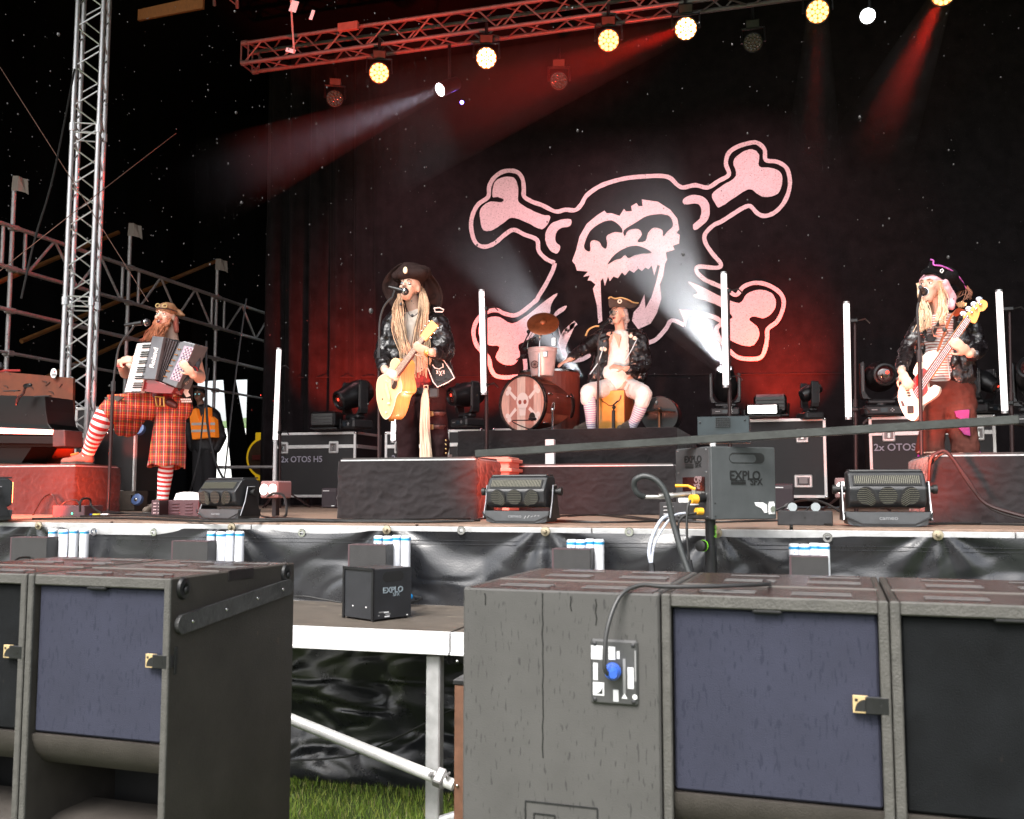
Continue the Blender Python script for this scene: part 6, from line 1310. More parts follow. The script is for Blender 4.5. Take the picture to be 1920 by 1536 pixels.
g = MB(); g.box(J(814, 737, -.15), (.075, .03, .075), bev=.008); g.build('belt_transmitter', GREYM, pb, world=True)
shoe(pb, Vector((J(768, 960, .1).x, D + .1, SZ)), Vector((J(764, 960).x, D - .17, SZ)), LEATH, h=.12); shoe(pb, Vector((J(822, 960, .1).x, D + .1, SZ)), Vector((J(826, 960).x, D - .17, SZ)), LEATH, h=.12)
# hat
HATM = mat('dark brown felt hat', (.018, .008, .007), .8, spec=.2, var=.4, vs=10, bump=.3, bs=40)
out = [(771, 497), (790, 500), (806, 512), (820, 530), (828, 552), (826, 572), (816, 584), (806, 588), (800, 580), (770, 560), (742, 570), (736, 577), (727, 566), (718, 550), (718, 535), (727, 521), (742, 508), (756, 500)]
inn = [(771, 512), (782, 514), (792, 522), (797, 534), (797, 546), (794, 556), (790, 560), (786, 562), (784, 560), (770, 556), (752, 558), (748, 560), (747, 556), (746, 548), (745, 538), (748, 526), (755, 517), (763, 513)]
o3 = catm([J(x, y, .10 - .0 * i) for i, (x, y) in enumerate(out)], 3, True); i3 = catm([J(x, y, .02) for x, y in inn], 3, True); n_ = len(o3)
g = MB(); rings = 6
for r_ in range(rings + 1):
    t_ = r_ / rings
    for k in range(n_):
        p = i3[k].lerp(o3[k], t_); topf = max(0, (P(0, 0, 1).z * 0 + (p.z - J(770, 545).z) / .25))
        p.y += .06 * math.sin(t_ * math.pi * .9) - .10 * topf * t_; g.v.append(p)
for r_ in range(rings):
    for k in range(n_): a, c = r_ * n_ + k, r_ * n_ + (k + 1) % n_; g.f.append((a, c, c + n_, a + n_)); g.m.append(0)
o = g.build('hat_brim', HATM, pb, world=True, smooth=True, angle=180); s_ = o.modifiers.new('t', 'SOLIDIFY'); s_.thickness = .008
g = MB(); g.ell(J(772, 524, .03), (.115, .125, .10), 18, 12, R3=Matrix.Rotation(R(-15), 3, 'X')); g.cap(J(752, 516, -.10), J(790, 512, -.06), .042, .05); g.cap(J(746, 519, -.06), J(764, 505, -.02), .05, .06); g.cap(J(764, 505, -.02), J(796, 512, 0), .06, .055); fuse(g, 'hat_crown', [HATM], pb, .010, 4, disp=.006, dscale=15)
g = MB(); g.lathe([(.0, .004), (.02, .004), (.024, .0), (.020, .008)], 18, 0, Matrix.Translation(J(760, 507, -.165)) @ Matrix.Rotation(R(90), 4, 'X') @ Matrix.Diagonal((.8, 1.2, 1, 1))); g.build('hat_badge', mat('ivory cameo', (.75, .6, .4), .4), pb, world=True, smooth=True)
DRD = mat('blond dreadlocks', (.50, .33, .21), .85, var=.35, vs=20, bump=.6, bs=120)
gd = []
for k in range(12): a = k / 11; gd.append([J(749 + a * 3, 552 + 4 * a, -.02 - .02 * a), J(740 + 11 * a, 580, -.12), J(740 + 19 * a, 620, -.16), J(752 + 20 * a + random.uniform(-6, 6), 665 + 20 * random.random(), -.17)])
for k in range(14): a = k / 13; gd.append([J(788 + a * 5, 537 + 6 * a, .03), J(790 + 11 * a, 570, -.08), J(780 + 24 * a, 620, -.16), J(768 + 36 * a + random.uniform(-6, 6), 670 + 40 * random.random(), -.17)])
strands(pb, 'dreadlocks', DRD, gd, 52, .0050, jit=.011); strands(pb, 'gap_shade_locks', mat('gap shade dreadlocks', (.14, .08, .05), .85), gd, 16, .0045, jit=.012); strands(pb, 'loose_hair', DRD, gd, 40, .0014, jit=.018)  # darker locks mixed in to paint the shaded gaps between dreadlocks
g = MB(); g.tube(catm([J(762, 578, -.07), J(768, 590, -.12), J(776, 593, -.13), J(784, 586, -.10)], 5), .0035, 5); g.ell(J(773, 592, -.135), (.012, .008, .014)); g.build('necklace', LEATH, pb, world=True, smooth=True)
g = MB(); g.tube([J(800 + .6 * math.cos(a), 661 + 7.5 * math.sin(a), -.35 + .035 * math.cos(a)) for a in [k * math.pi / 8 for k in range(16)]], .009, 6, closed=True); g.ell(J(799, 661, -.39), (.018, .008, .018)); g.build('wristwatch', mat('gilded buckle', (.7, .42, .12), .3, .8), pb, world=True, smooth=True)
# acoustic guitar
def G2(x, y): return (680 + x / 6.678, 640 + y / 6.678)
gt = thing('acoustic_guitar', 'blond cutaway acoustic guitar with yellow sides held by the hatted singer', 'guitar', J(738, 735, -.3))
front = [G2(*q) for q in ((345, 345), (352, 280), (375, 235), (410, 214), (448, 226), (470, 258), (478, 300), (472, 350), (470, 400), (476, 460), (488, 520), (496, 580), (486, 630), (450, 660), (425, 700), (410, 760), (388, 840), (350, 930), (300, 975), (258, 950), (222, 880), (196, 790), (182, 700), (178, 600), (184, 520), (205, 460), (250, 425), (310, 395))]
fr3 = catm([J(x, y, -.34 + (x - 738) * .0012) for x, y in front], 3, True)
hole_c = G2(392, 525)
MAPLE = mat('flamed yellow side wood', (.62, .26, .06), .3, var=.3, vs=6, stretch=(9, 9, .6), coat=.5); SPR = mat('spruce guitar top', (.78, .50, .22), .35, var=.12, vs=12, stretch=(10, 10, 1.2), coat=.4)
g = MB(); g.prism(fr3, (.085, .075, .0)); g.build('body_shell', MAPLE, gt, world=True, smooth=True, angle=50)
g = MB(); g.prism([q + Vector((-.003, -.004, 0)) for q in fr3], (.0032, .0042, 0)); g.build('top_plate', SPR, gt, world=True)
g = MB(); g.tube([q + Vector((-.001, -.002, 0)) for q in fr3], .0035, 5, closed=True); g.build('binding', mat('cream binding', (.75, .62, .4), .4), gt, world=True)
fy = lambda x: -.349 + (x - 738) * .0012
g = MB(); g.prism([J(hole_c[0] + 6.0 * math.cos(a) - 1 * math.sin(a), hole_c[1] + 11.5 * math.sin(a), fy(hole_c[0])) for a in [k * math.pi / 12 for k in range(24)]], (0, .003, 0)); g.build('sound_hole', mat('hole dark', (.02, .008, .004), .8), gt, world=True)
g = MB(); g.prism([J(*G2(x, y), fy(720) - .002) for x, y in ((278, 530), (300, 520), (345, 700), (335, 745), (318, 720), (280, 600))], (0, .006, 0)); g.build('bridge', mat('pale bridge', (.66, .45, .25), .5), gt, world=True)
nk0, nk1 = G2(395, 440), (795, 632); A_, B_ = J(*nk0, -.352), J(*nk1, -.33)
g = MB(); nrm = (B_ - A_).normalized().cross(Vector((0, 1, 0))).normalized()
def bar(a, b, w0, w1, th, nm, m, par, lift=0):
    a = Vector(a); b = Vector(b); n = (b - a).normalized().cross(Vector((0, 1, 0))).normalized(); g = MB(); o = Vector((0, -lift, 0)); g.prism([a - n * w0 + o, a + n * w0 + o, b + n * w1 + o, b - n * w1 + o], (0, th, 0)); return g.build(nm, m, par, world=True)
bar(A_, B_, .028, .022, .022, 'neck', mat('dark red fretboard', (.10, .025, .015), .4), gt, .004)
H2 = J(815, 604, -.33); bar(J(793, 635, -.33), J(816, 606, -.33), .030, .036, .018, 'headstock', mat('orange headstock', (.85, .40, .12), .3, coat=.5), gt, .006)
g = MB(); 
for k in range(6): o = nrm * (-.018 + .0072 * k) + Vector((0, -.009, 0)); g.tube([J(*G2(308, 615), -.36) + o * 1.1, A_ + o, B_ + o * .8], .0011, 4)
g.build('strings', mat('bronze strings', (.8, .65, .5), .3, .8), gt, world=True)
for k in range(3):
    for s_ in (-1, 1): c = J(799, 627, -.33).lerp(J(813, 609, -.33), k / 2) + nrm * .045 * s_; g = MB(); g.ell(c, (.010, .007, .008)); g.build('tuning_peg', CHROME, gt, world=True, smooth=True)
for q in ((322, 780), (292, 895)): g = MB(); g.ell(J(*G2(*q), fy(728)), (.012, .004, .010)); g.build('control_knob', mat('cream binding', (.75, .62, .4), .4), gt, world=True, smooth=True)
g = MB(); g.tube([J(*G2(335, 985), -.30), J(*G2(390, 990), -.27)], .010, 8); g.build('jack_plug', mat('gilded buckle', (.7, .42, .12), .3, .8), gt, world=True, smooth=True)
# =============== bass player
D = 7.3
pc = person('blonde bass player in black tricorn hat and leather jacket singing', Vector((J(1765, 900).x, D, SZ)))
b = MB(); Mh = head(b, J(1745, 540, -.04), R(-32), R(-6), R(3), .98, jaw=.022, female=True)
b.cap(J(1763, 592, .02), J(1754, 565, .0), .050, .046)
b.cap(J(1738, 608, .04), J(1800, 603, .04), .068, .068); b.cap(J(1766, 615, .04), J(1768, 690, .04), .115, .10, flat=.75, side=(0, 1, 0)); b.cap(J(1755, 735, .04), J(1790, 735, .04), .115, .115)
b.cap(J(1728, 610, .04), J(1700, 660, .04), .046, .040); b.cap(J(1700, 660, .04), J(1690, 697, -.30), .038, .027); hand(b, J(1690, 698, -.31), J(1699, 714, -.36) - J(1690, 698, -.31), (-.4, -.9, 0), .6, .12, .95, 1)
b.cap(J(1815, 603, .04), J(1834, 655, .02), .046, .040); b.cap(J(1834, 656, 0), J(1818, 664, -.30), .038, .028); hand(b, J(1816, 662, -.31), J(1788, 640, -.37) - J(1816, 662, -.31), (-.2, -.9, -.2), .6, .3, .98, -1)
b.cap(J(1752, 742, .03), J(1745, 840, .02), .10, .062); b.cap(J(1745, 840, .02), J(1738, 960, .05), .056, .042); b.cap(J(1795, 742, .04), J(1812, 845, .0), .10, .062); b.cap(J(1812, 845, 0), J(1822, 960, .04), .056, .042)
fuse(b, 'body', [SKIN], pc, .0075, 3)
face(pc, Mh, .024, 1.05, brow=(.22, .13, .07))
g = MB(); g.cap(J(1764, 612, .0), J(1762, 700, .0), .100, .105, flat=.85, side=(0, 1, 0)); g.ell(J(1748, 640, -.06), (.055, .045, .05)); g.ell(J(1778, 638, -.06), (.055, .045, .05))
SH = mat('white striped shirt', (.74, .68, .66), .9, var=.04); t = SH.node_tree; bs_ = t.nodes['Principled BSDF']; wv = t.nodes.new('ShaderNodeTexWave'); wv.bands_direction = 'Z'; wv.inputs['Scale'].default_value = 17; tc = t.nodes.new('ShaderNodeTexCoord'); t.links.new(tc.outputs['Object'], wv.inputs[0]); rp = t.nodes.new('ShaderNodeValToRGB'); rp.color_ramp.elements[0].position = .25; rp.color_ramp.elements[1].position = .4; rp.color_ramp.elements[0].color = (.35, .12, .10, 1); rp.color_ramp.elements[1].color = (.76, .70, .68, 1); t.links.new(wv.outputs['Fac'], rp.inputs[0]); t.links.new(rp.outputs[0], bs_.inputs['Base Color'])
fuse(g, 'shirt', [SH], pc, .0075, 3)
for pts in (((1745, 622), (1752, 612), (1758, 606), (1756, 616), (1748, 624)), ((1735, 636), (1742, 626), (1748, 628), (1757, 632), (1752, 640), (1742, 640), (1736, 638))): g = MB(); g.prism([J(x, y, -.105 - .01) for x, y in pts], (0, .03, 0)); g.build('shirt_print', BLK, pc, world=True)
g = MB(); g.cap(J(1730, 606, .05), J(1815, 601, .05), .062, .062); g.cap(J(1733, 612, .03), J(1728, 655, .04), .062, .060); g.cap(J(1800, 612, .0), J(1808, 705, .0), .080, .082); g.cap(J(1790, 680, -.02), J(1797, 712, -.02), .07, .07); g.cap(J(1768, 615, .12), J(1775, 705, .12), .08, .10, flat=.7, side=(0, 1, 0))
g.cap(J(1727, 608, .04), J(1700, 658, .04), .064, .054); g.cap(J(1700, 658, .04), J(1690, 692, -.24), .052, .040); g.cap(J(1816, 602, .04), J(1835, 653, .02), .064, .056); g.cap(J(1835, 656, .0), J(1823, 666, -.22), .055, .044)
fuse(g, 'jacket', [LEATH], pc, .009, 3, disp=.014, dscale=24)
g = MB(); g.tube([J(1776, 668, -.10), J(1781, 710, -.10)], .005, 5); g.build('zip', mat('silver zip', (.6, .6, .6), .3, .8), pc, world=True)
for k in range(7): g = MB(); g.cap(J(1796 + k * 2.2, 573 + (k % 2) * 2, -.02), J(1794 + k * 3, 566 + abs(k - 3), -.03), .007, .004, 6); g.build('shoulder_spike', mat('gilded spikes', (.75, .5, .3), .3, .6), pc, world=True)
JNS = mat('rust brown jeans', (.085, .028, .021), .88, spec=.15, var=.3, vs=8, bump=.4, bs=30)
g = MB(); g.cap(J(1757, 736, .04), J(1792, 734, .04), .130, .130); g.cap(J(1752, 745, .03), J(1748, 810, .02), .125, .09); g.cap(J(1748, 810, .02), J(1745, 842, .02), .09, .095); g.cap(J(1794, 745, .03), J(1806, 812, .0), .128, .092); g.cap(J(1806, 812, 0), J(1811, 843, .0), .092, .098); fuse(g, 'cropped_jeans', [JNS], pc, .010, 3, disp=.012, dscale=13)
for cx, cy in ((1745, 848), (1812, 849)): g = MB(); g.tube([J(cx + 24 * math.cos(a), cy + random.uniform(-1.5, 1.5), .01 + .088 * math.sin(a)) for a in [k * math.pi / 12 for k in range(24)]], .006, 5, closed=True); g.build('frayed_hem', mat('frayed hem', (.45, .28, .22), .9), pc, world=True)
g = MB(); g.prism([J(x, y, -.115) for x, y in ((1790, 771), (1800, 769), (1818, 768), (1817, 790), (1820, 818), (1808, 815), (1798, 803), (1799, 785), (1793, 782))], (0, .05, 0)); bevel(g.build('purple_patch', mat('purple velvet patch', (.22, .02, .12), .8, var=.3, vs=30), pc, world=True), .006)
MAG = mat('magenta boot', (.55, .02, .40), .5)
for x, xx in ((1738, 1730), (1822, 1828)):
    g = MB(); g.cap(J(x, 855, .03), J(x, 945, .05), .064, .056); fuse(g, 'boot_shaft', [MAG], pc, .010, 3); shoe(pc, Vector((J(x, 950, .10).x, D + .10, SZ)), Vector((J(xx, 950).x, D - .16, SZ)), MAG)
HATB = mat('black felt tricorn', (.007, .006, .007), .85, spec=.15, var=.4, vs=20)
def tricorn(root, J_, pts, crown, d0, d1, m, edge, er):
    g = MB(); n = len(pts); q = catm([J_(x, y, d) for x, y, d in pts], 3, True); g.prism(q, (0, .014, 0)) if False else None
    # folded up front flap
    vs = []; N = len(q); c = sum(q, Vector()) / N
    g = MB(); g.add(q + [p + Vector((0, .014, 0)) for p in q] + [c + Vector((0, -.03, 0)), c + Vector((0, .014, 0))], [(i, (i + 1) % N, 2 * N) for i in range(N)] + [((i + 1) % N + N, i + N, 2 * N + 1) for i in range(N)] + [(i, i + N, (i + 1) % N + N, (i + 1) % N) for i in range(N)])
    g.build('hat_flap', m, root, world=True, smooth=True, angle=60)
    g = MB(); crown(g); fuse(g, 'hat_crown', [m], root, .009, 3)
    if edge: g = MB(); g.tube([p + Vector((0, -.002, 0)) for p in catm([J_(x, y, d) for x, y, d in edge], 5)], er, 6); return g
g = tricorn(pc, J, [(1726, 514, -.10), (1738, 500, -.12), (1746, 488, -.12), (1752, 497, -.12), (1765, 500, -.10), (1785, 512, -.04), (1802, 526, .04), (1813, 541, .12), (1800, 545, .08), (1786, 540, .0), (1772, 527, -.07), (1758, 517, -.11), (1742, 511, -.13)], lambda g: (g.ell(J(1764, 522, .05), (.12, .13, .085), 18, 10), g.cap(J(1735, 512, .0), J(1800, 538, .12), .03, .03)), 0, 0, HATB, [(1744, 487, -.12), (1750, 489, -.12), (1751, 497, -.12), (1765, 499, -.105), (1785, 508, -.045), (1800, 522, .04), (1811, 541, .12)], .0055)
g.build('hat_trim', mat('pink violet feather trim', (.55, .12, .50), .7, var=.4, vs=40), pc, world=True, smooth=True)
g = MB(); g.tube([J(1764, 506, -.115), J(1767, 504, -.115), J(1769, 508, -.112), J(1766, 512, -.115), J(1763, 509, -.115)], .004, 6, closed=True); g.build('hat_pin', WHITE, pc, world=True)
strands(pc, 'plume', mat('brown feather', (.30, .13, .08), .8), [[J(1810, 538, .12), J(1816, 550, .12), J(1806, 565, .12)], [J(1806, 538, .12), J(1800, 552, .12), J(1793, 560, .1)], [J(1812, 538, .12), J(1819, 548, .12), J(1815, 560, .13)]], 26, .0028, jit=.014)
PNK = mat('pink headscarf', (.78, .42, .48), .8, var=.15, vs=16)
T_ = lambda *v: Mh @ Vector(v)
g = MB(); g.ell((0, .016, .048), (.083, .098, .066), 18, 10, M=Mh); g.cap(T_(.078, .03, .03), J(1783, 560, .02), .035, .04); g.cap(J(1781, 560, .02), J(1783, 574, .0), .040, .030); g.cap(J(1777, 575, -.02), J(1772, 594, -.06), .012, .008); fuse(g, 'headscarf', [PNK], pc, .008, 3, disp=.006, dscale=22)
BLD = mat('blonde hair', (.72, .56, .38), .55, var=.25, vs=40, stretch=(4, 4, .4))
gd = []
for k in range(10): a = k / 9; gd.append([T_(-.075, -.03 + .03 * a, .035), J(1729 + 2 * a, 562, -.04 - .03 * a), J(1728 + 13 * a, 592, -.12), J(1724 + 20 * a, 622 - 10 * a, -.14)])
for k in range(10): a = k / 9; gd.append([T_(.074, -.030 + .03 * a, .035), J(1765 + 5 * a, 560, -.04), J(1764 + 6 * a, 586, -.11), J(1757 + 10 * a, 602 + 6 * a, -.13)])
strands(pc, 'long_hair', BLD, gd, 200, .0030, jit=.012); strands(pc, 'under_hair', mat('dark blonde hair', (.40, .27, .16), .6), gd, 50, .0024, jit=.013); strands(pc, 'loose_hair', BLD, gd, 34, .0011, jit=.014)
for k in range(18):
    for s_ in (0, 1): c = catm([J(1732, 600, -.1), J(1731, 620, -.13), J(1738, 634, -.15)] if s_ == 0 else [J(1762, 600, -.12), J(1756, 615, -.15), J(1748, 630, -.15)], 9)[k]; g = MB(); g.ell(c, (.011, .008, .005), 8, 5); g.build('bead', BLK, pc, world=True, smooth=True)
bg_ = thing('bass_guitar', 'white bodied electric bass with red pickguard and amber headstock held by the bass player', 'guitar', J(1730, 720, -.3))
body = [(1692, 716), (1700, 718), (1712, 716), (1720, 711), (1727, 700), (1735, 686), (1742, 675), (1752, 664), (1762, 664), (1768, 672), (1762, 684), (1752, 700), (1746, 706), (1738, 712), (1736, 722), (1742, 728), (1754, 723), (1762, 726), (1758, 738), (1745, 750), (1733, 758), (1728, 770), (1722, 784), (1712, 790), (1698, 782), (1688, 768), (1683, 748), (1684, 730)]
body = [(1688, 722), (1698, 718), (1710, 716), (1716, 706), (1712, 700), (1714, 690), (1722, 676), (1734, 664), (1746, 658), (1756, 658), (1760, 666), (1755, 678), (1744, 694), (1740, 706), (1738, 716), (1742, 728), (1752, 722), (1761, 727), (1758, 740), (1744, 751), (1731, 760), (1724, 776), (1714, 789), (1700, 784), (1690, 768), (1684, 750), (1684, 734)]
q3 = catm([J(x, y, -.30) for x, y in body], 3, True); CRM = mat('cream white lacquer', (.85, .78, .66), .2, coat=.6)
g = MB(); g.prism(q3, (.02, .042, 0)); bevel(g.build('body', CRM, bg_, world=True, smooth=True, angle=40), .006)
g = MB(); g.prism(catm([J(x, y, -.304) for x, y in ((1712, 712), (1722, 700), (1732, 690), (1740, 700), (1737, 715), (1740, 732), (1732, 742), (1722, 748), (1714, 738), (1710, 724))], 3, True), (0, .005, 0)); g.build('pickguard', mat('tortoise red pickguard', (.22, .012, .012), .2, coat=.6), bg_, world=True)
A_, B_ = J(1714, 745, -.31), J(1815, 598, -.31)
bar(J(1728, 722, -.31), B_, .028, .021, .018, 'fretboard', mat('rosewood board', (.12, .03, .02), .4), bg_, .008); bar(J(1740, 706, -.30), B_ + Vector((0, .01, 0)), .030, .023, .02, 'neck', mat('amber neck', (.75, .36, .08), .25, coat=.5), bg_, .002)
for k in range(15): c = J(1730, 719, -.322).lerp(B_ + Vector((0, -.012, 0)), (k + 1) / 16) if k else J(1732, 716, -.322); n = (B_ - A_).normalized().cross(Vector((0, 1, 0))).normalized(); g = MB(); g.tube([c - n * .022, c + n * .022], .0016, 4); g.build('fret', CHROME, bg_, world=True)
g = MB()
for k in range(4): o = n * (-.0135 + .009 * k) + Vector((0, -.018, 0)); g.tube([J(1704, 757, -.31) + o * 1.3, B_ + o], .0014, 4)
g.build('strings', mat('nickel strings', (.9, .85, .85), .25, .9), bg_, world=True)
g = MB(); hs_ = [(1811, 602), (1806, 594), (1812, 588), (1822, 576), (1834, 565), (1843, 562), (1851, 567), (1851, 576), (1844, 583), (1838, 584), (1835, 594), (1829, 606), (1821, 604)]; g.prism(catm([J(x, y, -.305) for x, y in hs_], 3, True), (0, .018, 0)); bevel(g.build('headstock', mat('amber headstock', (.80, .38, .07), .25, coat=.6), bg_, world=True), .003)
for k in range(4): c = J(1814 + 8.2 * k, 594 - 7.5 * k, -.315); g = MB(); g.ell(c, (.011, .012, .010)); g.build('post', CHROME, bg_, world=True, smooth=True); g = MB(); e = J(1806 + 10 * k, 588 - 9 * k, -.30); g.tube([c + Vector((-.01, .01, .01)), e], .006, 6); g.ell(e, (.022, .008, .018)); g.build('tuning_key', mat('pale blue steel key', (.55, .6, .7), .25, .7), bg_, world=True, smooth=True)
g = MB(); 
for k in range(4): g.ell(J(1700 + k * 1.6, 727 + k * 5, -.306), (.012, .006, .006))
g.build('pickup', BLK, bg_, world=True, smooth=True); g = MB(); g.box(J(1707, 768, -.306), (.04, .016, .05), bev=.003, rz=0); g.build('bridge', BLK, bg_, world=True)
g = MB(); g.prism([J(x, y, -.304) for x, y in ((1688, 752), (1693, 752), (1697, 762), (1692, 762))], (0, .003, 0)); g.build('small_sticker', mat('plum grille', (.040, .030, .035), .8), bg_, world=True)
g = MB(); g.tube(catm([J(1806, 590, -.03), J(1790, 585, -.10), J(1780, 600, -.16), J(1768, 632, -.20), J(1758, 658, -.26), J(1752, 664, -.28)], 6), [(.034, .004)] * 31, 8); g.build('strap', mat('tan leather strap', (.42, .12, .05), .55, var=.2, vs=20), bg_, world=True, smooth=True)
g = MB(); g.tube([J(x, y, -.225) for x, y in ((1752, 613), (1772, 616), (1777, 624), (1770, 632), (1752, 630), (1748, 622))], .007, 6, closed=True); g.build('strap_buckle', mat('aged bronze', (.16, .11, .09), .4, .6), bg_, world=True, smooth=True)
# =============== drummer
D = 10.45; FZ = SZ + .816
pd_ = person('drummer with eye patch grey wig and open leather jacket seated on a cajon', Vector((J(1150, 800).x, D, FZ)))
b = MB(); Mh = head(b, J(1159, 590, -.04), R(-22), R(-3), 0, 1.02, jaw=.014)
b.cap(J(1164, 622, .02), J(1161, 606, .0), .058, .055); b.cap(J(1138, 634, .05), J(1190, 634, .05), .085, .085); b.cap(J(1163, 640, .03), J(1160, 700, .02), .14, .14, flat=.75, side=(0, 1, 0)); b.cap(J(1148, 722, .02), J(1176, 722, .02), .13, .13)
b.cap(J(1124, 634, .04), J(1090, 660, -.12), .055, .045); b.cap(J(1090, 660, -.12), J(1068, 674, -.28), .044, .032); hand(b, J(1068, 675, -.28), J(1050, 682, -.34) - J(1068, 675, -.28), (0, -.3, 1), .35, .35, 1.0, 1)
b.cap(J(1200, 636, .04), J(1208, 680, .0), .055, .047); b.cap(J(1206, 684, -.02), J(1172, 692, -.24), .045, .032); hand(b, J(1170, 691, -.25), J(1150, 686, -.30) - J(1170, 691, -.25), (0, -.8, .7), .4, .2, 1.0, -1)
b.cap(J(1146, 726, .0), J(1105, 735, -.42), .10, .07); b.cap(J(1105, 738, -.42), J(1107, 800, -.38), .058, .04); b.cap(J(1178, 726, .0), J(1205, 738, -.42), .10, .07); b.cap(J(1205, 740, -.42), J(1184, 800, -.36), .058, .04)
fuse(b, 'body', [SKIN], pd_, .010, 3)
face(pd_, Mh, .010, 1.0, brow=(.2, .18, .16))
g = MB(); g.ell((-.030, -.086, .012), (.019, .008, .017), 12, 8, M=Mh); g.tube([Mh @ Vector(q) for q in ((-.045, -.078, .022), (.0, -.092, .045), (.06, -.06, .07))], .003, 5); g.build('eye_patch', LEATH, pd_, world=True, smooth=True)
g = MB(); g.cap(J(1164, 636, .0), J(1158, 712, -.04), .115, .13, flat=.8, side=(0, 1, 0)); g.cap(J(1142, 700, -.02), J(1170, 700, -.02), .088, .088); fuse(g, 'shirt', [mat('bright white shirt', (.80, .78, .75), .85, var=.05, vs=8)], pd_, .011, 3, disp=.010, dscale=12)
g = MB(); g.prism([J(x, y, -.135) for x, y in ((1148, 622), (1164, 630), (1160, 652), (1156, 640))], (0, .05, 0)); g.build('bare_chest', SKIN, pd_, world=True)
g = MB(); g.cap(J(1128, 632, .05), J(1198, 632, .05), .085, .085); g.cap(J(1134, 640, .02), J(1122, 708, .0), .085, .10); g.cap(J(1190, 640, .02), J(1196, 705, .02), .095, .10); g.cap(J(1163, 645, .12), J(1162, 715, .12), .10, .12, flat=.7, side=(0, 1, 0)); g.cap(J(1118, 700, -.02), J(1112, 718, -.02), .075, .07)
g.cap(J(1122, 634, .04), J(1090, 658, -.12), .078, .066); g.cap(J(1090, 658, -.12), J(1070, 671, -.25), .062, .050); g.cap(J(1201, 636, .04), J(1210, 680, .0), .080, .070); g.cap(J(1207, 685, -.02), J(1180, 694, -.19), .068, .054)
fuse(g, 'leather_jacket', [LEATH], pd_, .014, 2, disp=.016, dscale=22)
for k in range(9): 
    for a, bb, r_ in ((J(1114, 640, -.0), J(1098, 652, -.08), .079), (J(1204, 655, .03), J(1207, 668, .02), .079)):
        c = a.lerp(bb, k / 8); x, y, z = frame(bb - a); g = MB(); g.tube([c + x * r_ * math.cos(q) + y * r_ * math.sin(q) for q in [i * math.pi / 8 for i in range(16)]], .005, 5, closed=True); g.build('sleeve_rib', LEATH, pd_, world=True, smooth=True)
for pts in (((1195, 634), (1185, 655), (1172, 678)), ((1132, 650), (1122, 680), (1106, 702))): g = MB(); g.tube([J(x, y, -.11) for x, y in pts], .006, 5); g.build('zip', mat('silver zip', (.6, .6, .6), .3, .8), pd_, world=True)
for x, y in ((1183, 630), (1190, 634), (1134, 655), (1128, 654)): g = MB(); g.ell(J(x, y, -.09), (.022, .008, .022)); g.build('badge_pin', mat('ivory badge', (.75, .70, .6), .4), pd_, world=True, smooth=True)
g = MB(); g.tube(catm([J(1098, 630, .06), J(1104, 618, .06), J(1116, 612, .06), J(1124, 612, .06)], 4), .010, 6); g.build('gold_braid', mat('gold braid', (.60, .42, .18), .6, bump=.5, bs=60), pd_, world=True, smooth=True)
BRC = mat('white breeches', (.80, .76, .74), .85, var=.05, vs=8, bump=.2, bs=20)
g = MB(); g.cap(J(1148, 724, .02), J(1176, 724, .02), .125, .125); g.cap(J(1146, 727, .0), J(1104, 735, -.40), .108, .092); g.cap(J(1180, 727, .0), J(1206, 738, -.42), .108, .092); g.cap(J(1102, 738, -.42), J(1102, 748, -.42), .085, .082); g.cap(J(1207, 742, -.42), J(1204, 754, -.42), .085, .082); fuse(g, 'breeches', [BRC], pd_, .012, 3, disp=.010, dscale=12)
LIL = mat('lilac knit stripe', (.42, .30, .50), .9)
sock(pd_, [J(1104, 745, -.42), J(1107, 772, -.41), J(1108, 804, -.38)], [.068, .066, .055, .050], WSOCK, LIL, 15); sock(pd_, [J(1205, 748, -.42), J(1198, 772, -.40), J(1182, 804, -.36)], [.070, .068, .055, .050], WSOCK, LIL, 15)
for a, bb in ((1106, 1098), (1184, 1176)): shoe(pd_, Vector((J(a, 805, -.30).x, D - .30, FZ)), Vector((J(bb, 805).x, D - .56, FZ)), BS, h=.06)
WIG = mat('grey wig curls', (.30, .27, .27), .8, var=.3, vs=40)
g = MB(); T_ = lambda *v: Mh @ Vector(v)
for s_ in (-1, 1):
    for k in range(4): g.ell(T_(s_ * (.088 + .006 * (k % 2)), .005 + .012 * k, .03 - .032 * k), .027, 8, 6)
g.ell((0, .045, .02), (.088, .07, .085), 14, 10, M=Mh); g.ell((0, .02, .075), (.084, .09, .05), 14, 10, M=Mh)
for k in range(3): g.ell(T_(.07, .05, -.08 - .035 * k), .024 - .003 * k)
fuse(g, 'wig', [WIG], pd_, .008, 2, disp=.006, dscale=50)
tri = tricorn(pd_, J, [(1141, 562, -.12), (1144, 558, -.13), (1152, 561, -.14), (1165, 560, -.14), (1176, 563, -.11), (1186, 568, -.05), (1196, 569, .02), (1192, 574, .0), (1182, 578, -.07), (1170, 576, -.12), (1155, 575, -.14), (1143, 577, -.12)], lambda g: (g.ell(J(1164, 571, .03), (.115, .13, .06), 18, 10), g.cap(J(1148, 575, .0), J(1188, 573, .06), .025, .025)), 0, 0, mat('dark brown tricorn', (.05, .035, .028), .8, var=.3, vs=20), [(1141, 560, -.125), (1145, 557, -.135), (1153, 560, -.145), (1165, 558.5, -.145), (1177, 562, -.115), (1187, 567, -.055), (1197, 568.5, .02)], .008)
tri.build('hat_trim', mat('gold braid', (.60, .42, .18), .6), pd_, world=True, smooth=True)
